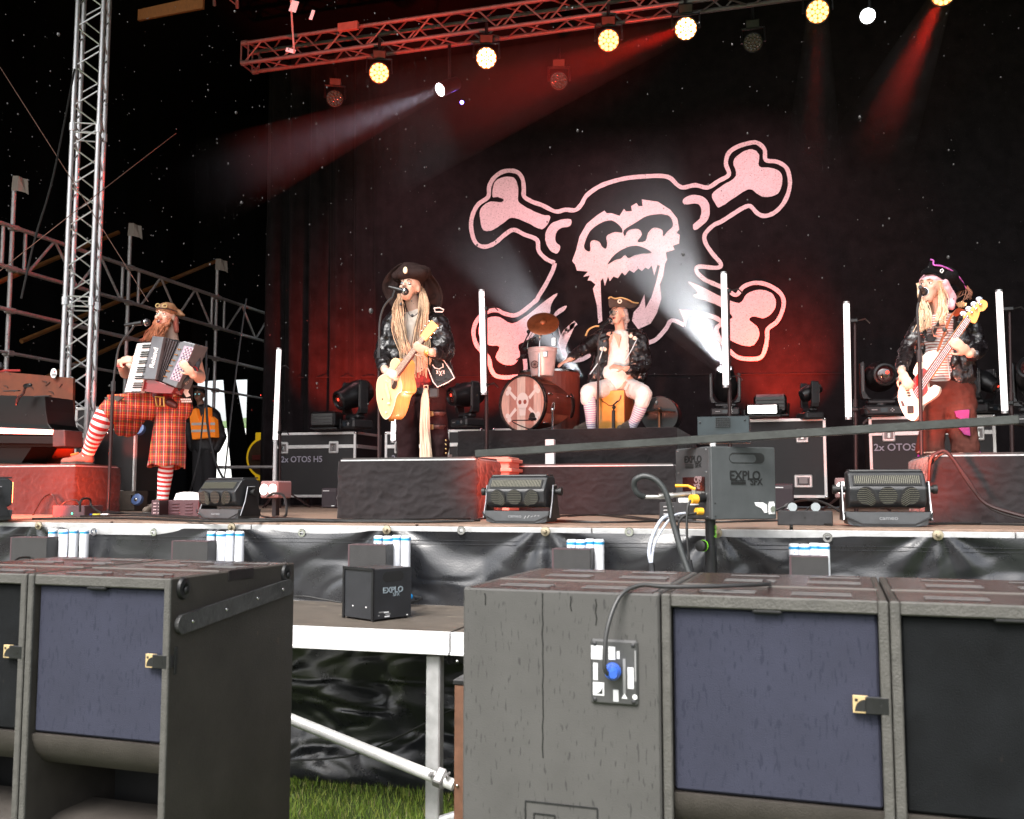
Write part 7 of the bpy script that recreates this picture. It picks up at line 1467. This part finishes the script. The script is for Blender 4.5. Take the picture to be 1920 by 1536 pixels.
g = MB(); g.lathe([(.0, .006), (.022, .006), (.026, .0)], 16, 0, Matrix.Translation(J(1162, 565, -.165)) @ Matrix.Rotation(R(90), 4, 'X'), caps=True); g.build('cockade', mat('ivory badge', (.75, .70, .6), .4), pd_, world=True); g = MB(); g.ell(J(1162, 565, -.175), .011); g.build('cockade_button', BLK, pd_, world=True)
# =============== guards in the wings
D = 12.3
def guard(x, lab, dx=0):
    pg = person(lab, Vector((J(x, 900).x, D, SZ))); b = MB()
    Mh = head(b, J(x - 14, 742, -.0), R(8), 0, 0, .98); b.cap(J(x - 8, 772, .02), J(x - 12, 755, .01), .055, .055); b.cap(J(x - 28, 778, .03), J(x + 8, 778, .03), .09, .09); b.cap(J(x - 8, 780, .03), J(x - 6, 830, .03), .16, .15, flat=.75, side=(0, 1, 0))
    b.cap(J(x - 14, 850, .02), J(x - 16, 935, .03), .09, .06); b.cap(J(x + 4, 850, .02), J(x + 6, 935, .03), .09, .06)
    b.cap(J(x - 30, 780, .03), J(x - 34, 815, .05), .055, .045); b.cap(J(x - 34, 815, .05), J(x - 20, 832, .12), .042, .03); b.cap(J(x + 12, 780, .03), J(x + 22, 815, .05), .055, .045); b.cap(J(x + 22, 815, .05), J(x + 14, 840, .0), .042, .03); hand(b, J(x + 14, 840, 0), (-.03, 0, -1), (1, 0, 0), .4); fuse(b, 'body', [SKIN2], pg, .011, 3)
    face(pg, Mh, 0, .8, eyes=False, open_=False, brow=(.02, .02, .02))
    g = MB(); g.ell((-.03, -.088, .012), (.027, .008, .018), M=Mh); g.ell((.03, -.088, .012), (.027, .008, .018), M=Mh); g.build('sunglasses', mat('mirror glass', (.3, .6, .65), .05, .9), pg, world=True, smooth=True)
    g = MB(); g.ell((0, .02, .05), (.082, .096, .075), M=Mh); g.build('hair', mat('black hair', (.01, .01, .01), .7), pg, world=True, smooth=True)
    g = MB(); g.cap(J(x - 28, 780, .03), J(x + 10, 780, .03), .12, .12); g.cap(J(x - 8, 782, .03), J(x - 4, 838, .03), .20, .20, flat=.75, side=(0, 1, 0)); g.cap(J(x - 30, 782, .03), J(x - 34, 816, .05), .085, .08); g.cap(J(x - 34, 816, .05), J(x - 26, 840, .1), .08, .06); g.cap(J(x + 14, 782, .03), J(x + 26, 818, .05), .09, .085); g.cap(J(x + 26, 818, .05), J(x + 18, 842, .0), .08, .06); fuse(g, 'jacket', [mat('black rain jacket', (.012, .012, .014), .6)], pg, .014, 3, disp=.012, dscale=12)
    g = MB(); g.cap(J(x - 12, 850, .02), J(x - 15, 935, .03), .12, .085); g.cap(J(x + 4, 850, .02), J(x + 5, 935, .03), .12, .085); fuse(g, 'trousers', [mat('black trousers', (.014, .013, .015), .8)], pg, .014, 3)
    V_ = mat('orange safety vest with glow', (.9, .22, .01), .6, emit=.10, ecol=(1, .25, .02)); SV = mat('silver reflective tape', (.75, .72, .72), .3, .2)  # small glow in the vest colour brightens it; it gives no real light
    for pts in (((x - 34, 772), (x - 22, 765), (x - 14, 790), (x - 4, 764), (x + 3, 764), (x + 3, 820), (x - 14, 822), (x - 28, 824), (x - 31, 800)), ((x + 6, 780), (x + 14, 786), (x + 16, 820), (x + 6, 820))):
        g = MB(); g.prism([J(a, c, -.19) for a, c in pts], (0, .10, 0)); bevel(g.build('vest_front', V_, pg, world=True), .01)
    for y in (795, 808):
        for a, c in ((x - 29, x + 3), (x + 6, x + 15)): g = MB(); g.box((J(a, y, -.193) + J(c, y, -.193)) / 2, (J(c, y).x - J(a, y).x, .006, .036)); g.build('reflective_band', SV, pg, world=True)
    for s_, q in ((-15, -18), (6, 9)): shoe(pg, Vector((J(x + s_, 940, .1).x, D + .1, SZ)), Vector((J(x + q, 940).x, D - .17, SZ)), BLK)
guard(388, 'security guard in orange vest and sunglasses standing in the bright doorway')
guard(262, 'second guard in orange vest almost hidden behind the accordion player\'s legs')
# ---------------- drum kit
DK = 10.3; J = lambda x, y, d=0: P(x, y, DK + d)
c0 = J(980, 762, -.20); nrm = (-_r * math.sin(R(38)) - _h * math.cos(R(38))).normalized(); rad = .315
c0.z = FZ + rad + .012
tb = thing('bass_drum', 'bass drum with red brown plank shell and skull print on its front head', 'drum', (c0.x, c0.y, FZ))
Mb = nrm.to_track_quat('Z', 'Y').to_matrix().to_4x4(); Mb.translation = c0
WD = mat('red brown barn wood', (.13, .032, .022), .45, var=.7, vs=5, stretch=(1, 1, .25)); HOOP = mat('black drum hoop', (.02, .015, .015), .25, coat=.5)
for k in range(16):
    a0, a1 = k * math.pi / 8, (k + 1) * math.pi / 8; vs = []; g = MB(); rr = rad * (.955 + .004 * (k % 3))
    for z in (-.02, -.50):
        for i in range(4): a = a0 + (a1 - a0) * i / 3 * .985; vs.append((rr * math.cos(a), rr * math.sin(a), z))
        for i in range(4): a = a0 + (a1 - a0) * i / 3 * .985; vs.append((rr * .96 * math.cos(a), rr * .96 * math.sin(a), z))
    fs = [(i, i + 1, i + 9, i + 8) for i in range(3)] + [(i + 4, i + 12, i + 13, i + 5) for i in range(3)] + [(3, 7, 15, 11), (0, 8, 12, 4)]
    g.add(vs, fs, 0, Mb); tone = k % 3; g.build('shell_plank', [WD, mat('darker barn wood', (.10, .028, .020), .45, var=.7, vs=6, stretch=(1, 1, .25)), mat('pale barn wood', (.33, .12, .075), .45, var=.6, vs=6, stretch=(1, 1, .25))][tone], tb, world=True)
for z in (0, -.52): g = MB(); g.lathe([(rad * .93, z - .028), (rad, z - .028), (rad * 1.01, z), (rad, z + .02), (rad * .95, z + .02), (rad * .93, z)], 40, 0, Mb, caps=False); g.build('hoop', HOOP, tb, world=True, smooth=True)
g = MB()
PK = [(.70, .42, .34), (.50, .22, .17), (.78, .55, .46), (.48, .20, .15), (.72, .48, .40), (.58, .3, .23)]
vsu = [-1, -.62, -.25, .12, .5, .82, 1]
for k in range(6):
    x0, x1 = vsu[k] * rad * .945, vsu[k + 1] * rad * .945; R_ = rad * .945; pts = [(x0 + (x1 - x0) * i / 5, math.sqrt(max(0, R_ ** 2 - (x0 + (x1 - x0) * i / 5) ** 2))) for i in range(6)]
    poly = [(x, y, 0) for x, y in pts] + [(x, -y, 0) for x, y in reversed(pts)]
    poly = [p for i, p in enumerate(poly) if i == 0 or (Vector(p) - Vector(poly[i - 1])).length > 1e-5]
    g = MB(); g.prism([Mb @ Matrix.Rotation(R(0), 4, 'Z') @ Vector(p) for p in poly], nrm * -.004); g.build('head_plank_print', mat('printed plank %d' % k, PK[k], .4, var=.25, vs=8, stretch=(3, 3, .5)), tb, world=True)
PRW = mat('white drum print', (.85, .72, .66), .5)
def hp(pts, nm='skull_print', m=PRW, l=.002): g = MB(); g.prism([Mb @ Vector((x * rad, y * rad, l)) for x, y in pts], nrm * .001); g.build(nm, m, tb, world=True)
# local x of head frame grows ... find its screen direction so the print is upright
ux = Mb.to_3x3() @ Vector((1, 0, 0)); uy = Mb.to_3x3() @ Vector((0, 1, 0)); ang = math.atan2(-ux.z, uy.z)
Mb2 = Mb @ Matrix.Rotation(-ang if abs((Mb.to_3x3() @ Matrix.Rotation(-ang, 3, 'Z') @ Vector((0, 1, 0))).z) > .9 else ang, 4, 'Z')
Mb = Mb2
hp([(.26 * math.cos(a), .08 + .30 * math.sin(a)) for a in [k * math.pi / 10 for k in range(20)]]); hp([(-.15, -.15), (.15, -.15), (.12, -.42), (-.12, -.42)])
for s_ in (-1, 1):
    hp([(s_ * .11 + .07 * math.cos(a), .05 + .08 * math.sin(a)) for a in [k * math.pi / 6 for k in range(12)]], 'eye_print', mat('red brown print', (.35, .08, .05), .5), .004)
    for t_ in (-1, 1):
        for u in (.62,):
            q = [(s_ * .25, t_ * .22), (s_ * .32, t_ * .12), (s_ * u, t_ * .42), (s_ * .58, t_ * .52)]; hp(q if s_ * t_ > 0 else q[::-1], 'bone_print')
            for a_, b_ in ((.66, .40), (.58, .54)): hp([(s_ * a_ + .09 * math.cos(a), t_ * b_ + .09 * math.sin(a)) for a in [k * math.pi / 5 for k in range(10)]], 'bone_print')
hp([(.42 + .13 * math.cos(a), -.48 + .15 * math.sin(a)) for a in [k * math.pi / 10 for k in range(20)]], 'sound_port', mat('hole dark', (.02, .008, .004), .8), .006)
for k in range(6):
    a = k * math.pi / 3 + .3
    for z in (-.07, -.42): g = MB(); x, y = rad * 1.0 * math.cos(a), rad * 1.0 * math.sin(a); g.cap(Mb @ Vector((x, y, z)), Mb @ Vector((x, y, z - .06)), .014, .012, 8); g.build('lug', CHROME, tb, world=True, smooth=True)
g = MB(); a = Mb @ Vector((rad, -.02, -.22)); g.tube([J(1036, 765, -.5), J(1035, 812, -.62)], .011, 8); g.cap(J(1036, 768, -.5), J(1038, 757, -.45), .022, .018); g.build('spur', CHROME, tb, world=True, smooth=True)
line([J(1003, 785, -.65), J(990, 788, -.68), J(960, 790, -.5), J(1000, 806, -.72), J(1040, 800, -.7)], .006, BLK, 'microphone lead in front of the bass drum', 'cable', 'lead')
m_ = thing('microphone', 'small microphone poking into the bass drum port', 'microphone', J(1000, 787, -.6)); g = MB(); g.cap(J(993, 785, -.66), J(1003, 786, -.58), .014, .018); g.build('body', BLKM, m_, world=True, smooth=True)
bu = thing('bucket_drum', 'pale metal bucket mounted as a drum above the bass drum', 'drum', J(1017, 706, -.25)); z0 = J(1017, 706, -.25).z; z1 = J(1017, 654, -.25).z; c = J(1017, 706, -.25)
GLV = mat('whitewashed zinc', (.62, .50, .50), .4, .25, var=.12, vs=14)
g = MB(); h = z1 - z0; g.lathe([(.0, 0), (.118, 0), (.122, .01), (.158, h * .97), (.165, h * .985), (.165, h), (.150, h)], 32, 0, Matrix.Translation(c)); g.build('bucket', GLV, bu, world=True, smooth=True)
g = MB(); g.lathe([(.156, h - .05), (.159, h - .045), (.156, h - .04)], 32, 0, Matrix.Translation(c), caps=False); g.build('rim_band', GLV, bu, world=True)
g = MB(); g.tube([c + Vector((.16 * math.cos(a), -.04, h + .22 * math.sin(a))) for a in [k * math.pi / 10 for k in range(11)]], .004, 5); g.build('bail_handle', CHROME, bu, world=True)
MBk = Matrix.Translation(c + Vector((-.05, -.136, h * .38))) @ Matrix.Rotation(R(90), 4, 'X')
g = MB(); g.lathe([(.034, 0), (.042, 0), (.042, .006), (.034, .006)], 20, 0, MBk, caps=False)
for k in range(5): a = k * math.pi / 5; g.tube([MBk @ Vector((.036 * math.cos(a), .036 * math.sin(a), .003)), MBk @ Vector((-.036 * math.cos(a), -.036 * math.sin(a), .003))], .003, 4)
g.build('round_emblem', mat('dark brown print', (.06, .02, .015), .6), bu, world=True)
g = MB(); g.box(c + Vector((.07, -.145, h * .72)), (.05, .03, .06), bev=.005); g.box(c + Vector((.14, -.05, h + .06)), (.05, .03, .09), bev=.005); g.tube([c + Vector((.0, -.14, h * .8)), c + Vector((.0, -.15, -.02))], .011, 8); g.build('mount_bracket', CHROME, bu, world=True)
cy = thing('cymbal', 'brown tilted cymbal on a stand above the bucket drum', 'cymbal', J(1018, 607, -.25)); Mc = Matrix.Translation(J(1018, 607, -.25)) @ Matrix.Rotation(R(14), 4, 'Y') @ Matrix.Rotation(R(52), 4, 'X')
g = MB(); g.lathe([(.175, 0), (.165, .006), (.10, .018), (.045, .028), (.038, .04), (.02, .05), (0, .052)], 36, 0, Mc, caps=False); g.lathe([(.175, -.001), (.10, .016), (.045, .026), (0, .048)], 36, 0, Mc, caps=False)
g.build('bronze_disc', mat('brown bronze', (.30, .09, .035), .35, .6, var=.3, vs=20), cy, world=True, smooth=True)
g = MB(); g.tube([J(1018, 600, -.2), J(1012, 628, -.25), J(1011, 690, -.27)], .009, 8); g.cap(J(1012, 624, -.26), J(1012, 632, -.26), .018, .018); g.build('stand_rod', CHROME, cy, world=True, smooth=True)
cl = thing('clip_microphone', 'cluster of black clamp microphones left of the bucket drum', 'microphone', J(985, 640, -.3)); g = MB()
for a, b2 in (((978, 652), (994, 620)), ((985, 640), (1004, 634)), ((968, 675), (985, 665)), ((994, 620), (990, 630))): g.tube([J(*a, -.3), J(*b2, -.32)], .008, 6)
for a in ((991, 622), (997, 637), (980, 668), (984, 655)): g.ell(J(*a, -.33), .022)
g.build('clamp_arm', BLK, cl, world=True, smooth=True)
bx_ = thing('wooden_drum', 'dark wooden side drum standing behind the bass drum', 'drum', J(1040, 730, .35)); g = MB(); cc = J(1030, 735, .35); zt = J(1030, 700, .35).z; 
g.lathe([(0, FZ - cc.z), (.34, FZ - cc.z), (.35, zt - cc.z), (.0, zt - cc.z)], 40, 0, Matrix.Translation(cc)); g.build('shell', WD, bx_, world=True); g = MB(); g.lathe([(.345, zt - cc.z - .02), (.36, zt - cc.z - .015), (.36, zt - cc.z + .01), (.34, zt - cc.z + .012)], 40, 0, Matrix.Translation(cc), caps=False); g.build('rim', CHROME, bx_, world=True, smooth=True)
cj = thing('cajon', 'amber wooden cajon under the drummer with a dark painted ring', 'cajon', (J(1152, 800).x, 10.42, FZ), R(-10)); g = MB(); g.box((0, 0, .235), (.30, .30, .45), bev=.008); g.build('box', mat('dark orange side wood', (.30, .09, .03), .45, var=.4, vs=7, stretch=(1, 1, .3)), cj)
g = MB(); g.box((0, -.155, .235), (.292, .008, .442), bev=.002); g.build('front_plate', mat('amber birch', (.72, .34, .07), .35, var=.22, vs=7, coat=.3), cj)
g = MB(); g.tube([(.115 * math.cos(a), -.160, .40 - .10 * math.sin(a) * (1 + .1 * math.sin(a * 5))) for a in [k * math.pi / 14 for k in range(15)]], [(.012, .003)] * 15, 6); g.build('painted_ring', mat('dark brown stain', (.16, .06, .03), .6), cj)
g = MB(); g.box((.04, -.20, .12), (.035, .02, .24), bev=.006); g.tube([(.04, -.20, .22), (.045, -.20, .30), (.09, -.19, .34)], .009, 6); g.ell((.05, -.21, .27), .02); g.build('pedal_mount', BLKM, cj)
g = MB(); g.box((.04, -.24, .03), (.05, .14, .03), bev=.006); g.build('pedal_plate', CHROME, cj)
lc = thing('low_cymbal', 'flat dark cymbal on a short stand right of the cajon', 'cymbal', J(1235, 773, .2)); g = MB(); g.lathe([(.19, 0), (.05, .012), (.03, .03), (0, .035)], 30, 0, Matrix.Translation(J(1235, 773, .2))); g.build('bronze_disc', mat('dark bronze', (.10, .05, .02), .3, .7), lc, world=True, smooth=True)
g = MB(); g.tube([J(1236, 765, .2), J(1236, 805, .2)], .012, 8); g.lathe([(0, 0), (.06, .0), (.02, .03)], 12, 0, Matrix.Translation((J(1236, 805, .2).x, DK + .2, FZ))); g.build('stand', mat('copper lit stand', (.4, .18, .1), .3, .8), lc, world=True, smooth=True)
dd = thing('floor_drum', 'black drum lying on its side right of the cajon', 'drum', J(1240, 795, .45)); g = MB(); g.lathe([(0, 0), (.20, 0), (.21, .02), (.21, .3), (0, .3)], 30, 0, Matrix.Translation((J(1240, 795, .45).x, DK + .30, FZ + .21)) @ Matrix.Rotation(R(-90), 4, 'X')); g.build('shell', BLKM, dd, world=True, smooth=True)
# ---------------- prop piano on the left riser
pn = thing('prop_piano', 'black upright piano keyboard with white key strip on the left riser', 'piano', (P(50, 860, 6.95).x, 6.95, SZ + .41)); K_ = lambda x, y, d=0: P(x, y, 6.95 + d)
PNB = mat('gloss black piano', (.003, .003, .003), .3, spec=.25)
g = MB(); g.prism([K_(x, y) for x, y in ((-60, 740), (84, 743), (86, 770), (90, 795), (100, 808), (100, 838), (-60, 838))], (0, .35, 0)); bevel(g.build('cabinet', PNB, pn, world=True), .006)
g = MB(); g.prism([K_(x, y, -.18) for x, y in ((-60, 800), (100, 806), (100, 815), (-60, 812))], (0, .18, .0)); g.build('white_keys', KW, pn, world=True)
g = MB(); g.prism([K_(x, y, -.20) for x, y in ((100, 806), (121, 806), (122, 837), (98, 838), (98, 816))], (0, .22, 0)); bevel(g.build('key_block', GREYM, pn, world=True), .008)
g = MB(); g.prism([K_(x, y, -.18) for x, y in ((-60, 816), (100, 818), (100, 832), (-60, 830))], (0, .18, 0)); g.build('key_slip', PNB, pn, world=True)
g = MB(); g.prism([K_(x, y, .05) for x, y in ((-60, 838), (60, 838), (40, 868), (-60, 868))], (0, .3, 0)); g.build('lower_panel', PNB, pn, world=True)
bd_ = thing('painted_board', 'orange brown board painted with dark grass strokes behind the piano', 'board', (P(60, 868, 7.45).x, 7.45, SZ + .41)); K2 = lambda x, y, d=0: P(x, y, 7.45 + d)
g = MB(); g.prism([K2(x, y) for x, y in ((-60, 692), (60, 702), (137, 709), (135, 872), (-60, 872))], (0, .03, 0)); g.build('board', mat('rust painted board', (.13, .030, .010), .7, var=.35, vs=6), bd_, world=True)
for k in range(34):
    x = random.uniform(-10, 130); y = random.uniform(712, 860); a = random.uniform(-1.2, 1.2); l_ = random.uniform(8, 24); q = [(x, y), (x + l_ * .5 * math.cos(a) + 2, y + l_ * .5 * math.sin(a) - 2), (x + l_ * math.cos(a), y + l_ * math.sin(a))]
    if not all(0 < u < 134 and 712 < v < 866 for u, v in q): continue
    g = MB(); g.tube(catm([K2(u, v, -.004) for u, v in q], 4), [(.009 * (1 - abs(i / 4 - 1)), .002) if True else 0 for i in range(9)], 6); g.build('grass_stroke', mat('dark brush stroke', (.05, .015, .008), .8), bd_, world=True)
g = MB(); g.lathe([(0, 0), (.042, 0), (.042, .004), (0, .004)], 20, 0, Matrix.Translation(P(101, 700, 7.42)) @ Matrix.Rotation(R(90), 4, 'X') @ Matrix.Diagonal((.85, 1.1, 1, 1))); rs_ = tag(g.build('round_sticker', WHITE), 'round white sticker on the upper edge of the painted board', 'sticker')
g = MB(); g.box(P(102, 697, 7.412), (.014, .002, .012)); g.build('red_heart', RSOCK, rs_) ; g = MB(); g.box(P(101, 703, 7.412), (.045, .002, .010)); g.build('print_line', BLK, rs_)
mc = thing('clip_microphone', 'black microphone on a bent arm above the piano', 'microphone', K_(42, 750)); g = MB()
g.tube([K_(30, 758, -.1), K_(36, 745, -.1), K_(44, 738, -.1), K_(48, 724, -.1)], .010, 6); g.tube([K_(30, 760, -.1), K_(33, 742, -.1)], .010, 6); g.cap(K_(48, 724, -.1), K_(57, 722, -.12), .020, .016); g.box(K_(22, 733, -.08), (.16, .03, .008)); g.box(K_(80, 743, -.08), (.16, .03, .008)); g.build('arm', BLKM, mc, world=True, smooth=True)
sd_ = thing('sheet_stand', 'thin red edged shelf above the painted board at the left edge', 'shelf', K_(10, 697)); g = MB(); g.tube([K_(-30, 702, -.2), K_(10, 695, -.2), K_(38, 695, -.2)], .010, 6); g.build('shelf_edge', mat('dark red edge', (.25, .02, .02), .4), sd_, world=True); g = MB(); g.tube([K_(0, 690, -.2), K_(0, 679, -.2)], [.035, .012], 12); g.build('cup', GREYM, sd_, world=True, smooth=True)
# crate of cables seen between the guard and riser
g = MB(); c = P(680, 862, 6.9)
tc_ = thing('tin_can', 'small shiny tin standing behind the right end of the centre riser', 'tin', (P(836, 868, 7.3).x, 7.3, SZ)); g = MB(); z = P(836, 853, 7.3).z - SZ; g.lathe([(0, 0), (.05, 0), (.05, z), (.045, z), (.0, z - .01)], 20); g.build('can', mat('pink lit tin', (.6, .5, .48), .3, .6), tc_, smooth=True)
# ---------------- spots at the lamps, some added for brightness, and smoke shaped as their beams
RED = (1, .075, .03)
for t, e, aim, sz in ((lw[0], 1150, P(50, 925, 6.57), 42), (lw[1], 14, P(312, 760, 7.1), 110), (lw[2], 90, P(925, 870, 7.3), 72), (lw[3], 75, P(1745, 860, 6.4), 62)):
    p = TM[t.name] @ Vector((0, .13, .20)); spot('blinder_glow', p, aim, e, RED, sz, .7, .08, parent=t)
# panel lights behind the risers wash the backdrop
pan = [o for o in bpy.data.objects if o.name.startswith('panel_light') and o.type == 'EMPTY']
WARM = (1, .50, .36)
for t, e, aim, sz in ((lw[1], 90, P(295, 645, 7.1), 40), (lw[2], 150, P(775, 620, 7), 42), (lw[2], 460, P(1150, 650, 10.4), 24), (lw[3], 75, P(1765, 640, 7.3), 50)):
    p = TM[t.name] @ Vector((0, .13, .20)); spot('added_performer_key', p, aim, e, WARM, sz, .9, .10, parent=t)  # extra warm spots added at the blinders to brighten the performers
for t, aim, sz, e in ((lw[1], P(640, 75, 10.3), 26, 1900), (lw[2], P(1000, 30, 10.3), 30, 1900)):
    p = TM[t.name] @ Vector((0, .13, .24)); spot('added_truss_red', p, aim, e, (1, .035, .02), sz, .8, .08, parent=t)  # red spots added to colour the truss, whose real source is unknown
for px, e in ((650, 300), (893, 210), (1462, 400)):
    p = P(px, 790, 12.1); n_ = min(pan, key=lambda o: abs(TM[o.name].translation.x - p.x))
    spot('backdrop_glow', p, P(px, 690, BD), e, (1, .05, .02), 66, 1, .05, parent=n_)
for o_ in [o for o in bpy.data.objects if o.name.startswith('moving_wash_light') and o.get('label', '').startswith('unlit')]:
    p = TM[o_.name].translation; q = p + Vector((0, .25, -.1))
    spot('added_backdrop_wash', q, Vector((p.x * .75 + .25 * P(1180, 480, BD).x, BD, P(1180, 560, BD).z)), 66, (1, .44, .47), 125, 1, .12, parent=o_)  # extra pink spot at an unlit lamp, added to brighten the backdrop print
SMK = bpy.data.materials.new('stage smoke'); SMK.use_nodes = True; nt_ = SMK.node_tree; nt_.nodes.remove(nt_.nodes['Principled BSDF']); pv = nt_.nodes.new('ShaderNodeVolumePrincipled'); pv.inputs['Color'].default_value = (.9, .9, .9, 1); pv.inputs['Density'].default_value = .09; pv.inputs['Anisotropy'].default_value = .2
tc_ = nt_.nodes.new('ShaderNodeTexCoord'); sx_ = nt_.nodes.new('ShaderNodeSeparateXYZ'); nt_.links.new(tc_.outputs['Generated'], sx_.inputs[0]); mr_ = nt_.nodes.new('ShaderNodeMapRange'); mr_.interpolation_type = 'SMOOTHSTEP'
mr_.inputs['From Min'].default_value = .25; mr_.inputs['From Max'].default_value = .98; mr_.inputs['To Min'].default_value = .10; mr_.inputs['To Max'].default_value = 0; nt_.links.new(sx_.outputs['Z'], mr_.inputs['Value']); nt_.links.new(mr_.outputs[0], pv.inputs['Density'])
nt_.links.new(pv.outputs[0], nt_.nodes['Material Output'].inputs['Volume'])
def beam(a, b, r0, half, energy, col, label, parent, rad=.05, extra=1.0):
    a = Vector(a); b = Vector(b); d = b - a; L_ = d.length; M = d.to_track_quat('Z', 'Y').to_matrix().to_4x4(); M.translation = a
    g = MB(); rl = r0 + math.tan(R(half) * 1.12) * L_; g.lathe([(r0, .03), (rl, L_)], 32)  # smoke fills only this cone, so its shape draws the shaft of light
    so = g.build('smoke', SMK); so.matrix_world = M; tag(so, label, 'smoke', kind='stuff')
    spot('beam', a + d.normalized() * .01 - d.normalized() * (r0 / math.tan(R(half)) if False else 0), b, energy, col, half * 2, .55, rad, parent=parent)
t2, Mh2, k2 = mh[2]; a = TM[t2.name] @ (Mh2 @ Vector((0, 0, .275 * k2)))
beam(a, P(1130, 300, 8.6), .10, 15.5, 950, (.92, .95, 1), 'thick smoke lit white by the beam from the floor moving head', t2)
beam(TM[b1.name].translation, P(300, 382, 8.0), .075, 6, 200, (.75, .78, 1), 'thin smoke in the narrow white beam left below the truss', b1)
beam(TM[wl[3].name].translation, P(600, 290, 9.4), .11, 8.5, 620, (1, .02, .01), 'smoke in the red beam falling left from the brightest lamp', wl[3])
beam(TM[wl[5].name].translation, P(1610, 330, 9.6), .11, 7.5, 420, (1, .03, .015), 'smoke in the red beam at the upper right', wl[5])
beam(TM[wl[4].name].translation, P(1520, 420, 9.8), .11, 5, 110, (1, .03, .015), 'very thin smoke in the faint red beam below the yellow lamp', wl[4])
beam(P(1092, 712, 11.4), P(835, 380, 9.6), .05, 11, 520, (.9, .92, 1), 'faint smoke lit behind the bucket drum', bx_)
for t in (): spot('wash', TM[t.name].translation + Vector((0, -.1, -.05)), P(820, 760, 7.1), 300, (1, .10, .05), 60, .8, .11, parent=t)
# ---------------- rain blowing past the front of the stage
rn = MB()
for i in range(3000):
    x = random.uniform(-8.5, 4.5); y = random.uniform(3.8, 6.9); z = random.uniform(2.1, 6.4)
    if x > -2.0 and random.random() < .45: continue
    r_ = abs(random.gauss(.0017, .0012)) + .0009
    if random.random() < .03: r_ *= 2.6
    rn.ell((x, y, z), (r_, r_, r_ * 1.25), 6, 4)
tag(rn.build('rain', mat('falling rain drops', (.04, .037, .037), .4), smooth=True), 'rain drops blowing in front of the dark stage', 'rain', kind='stuff')
bpy.data.batch_remove(TRASH); bpy.data.scenes.remove(WORK)
print('objects', len(bpy.data.objects))
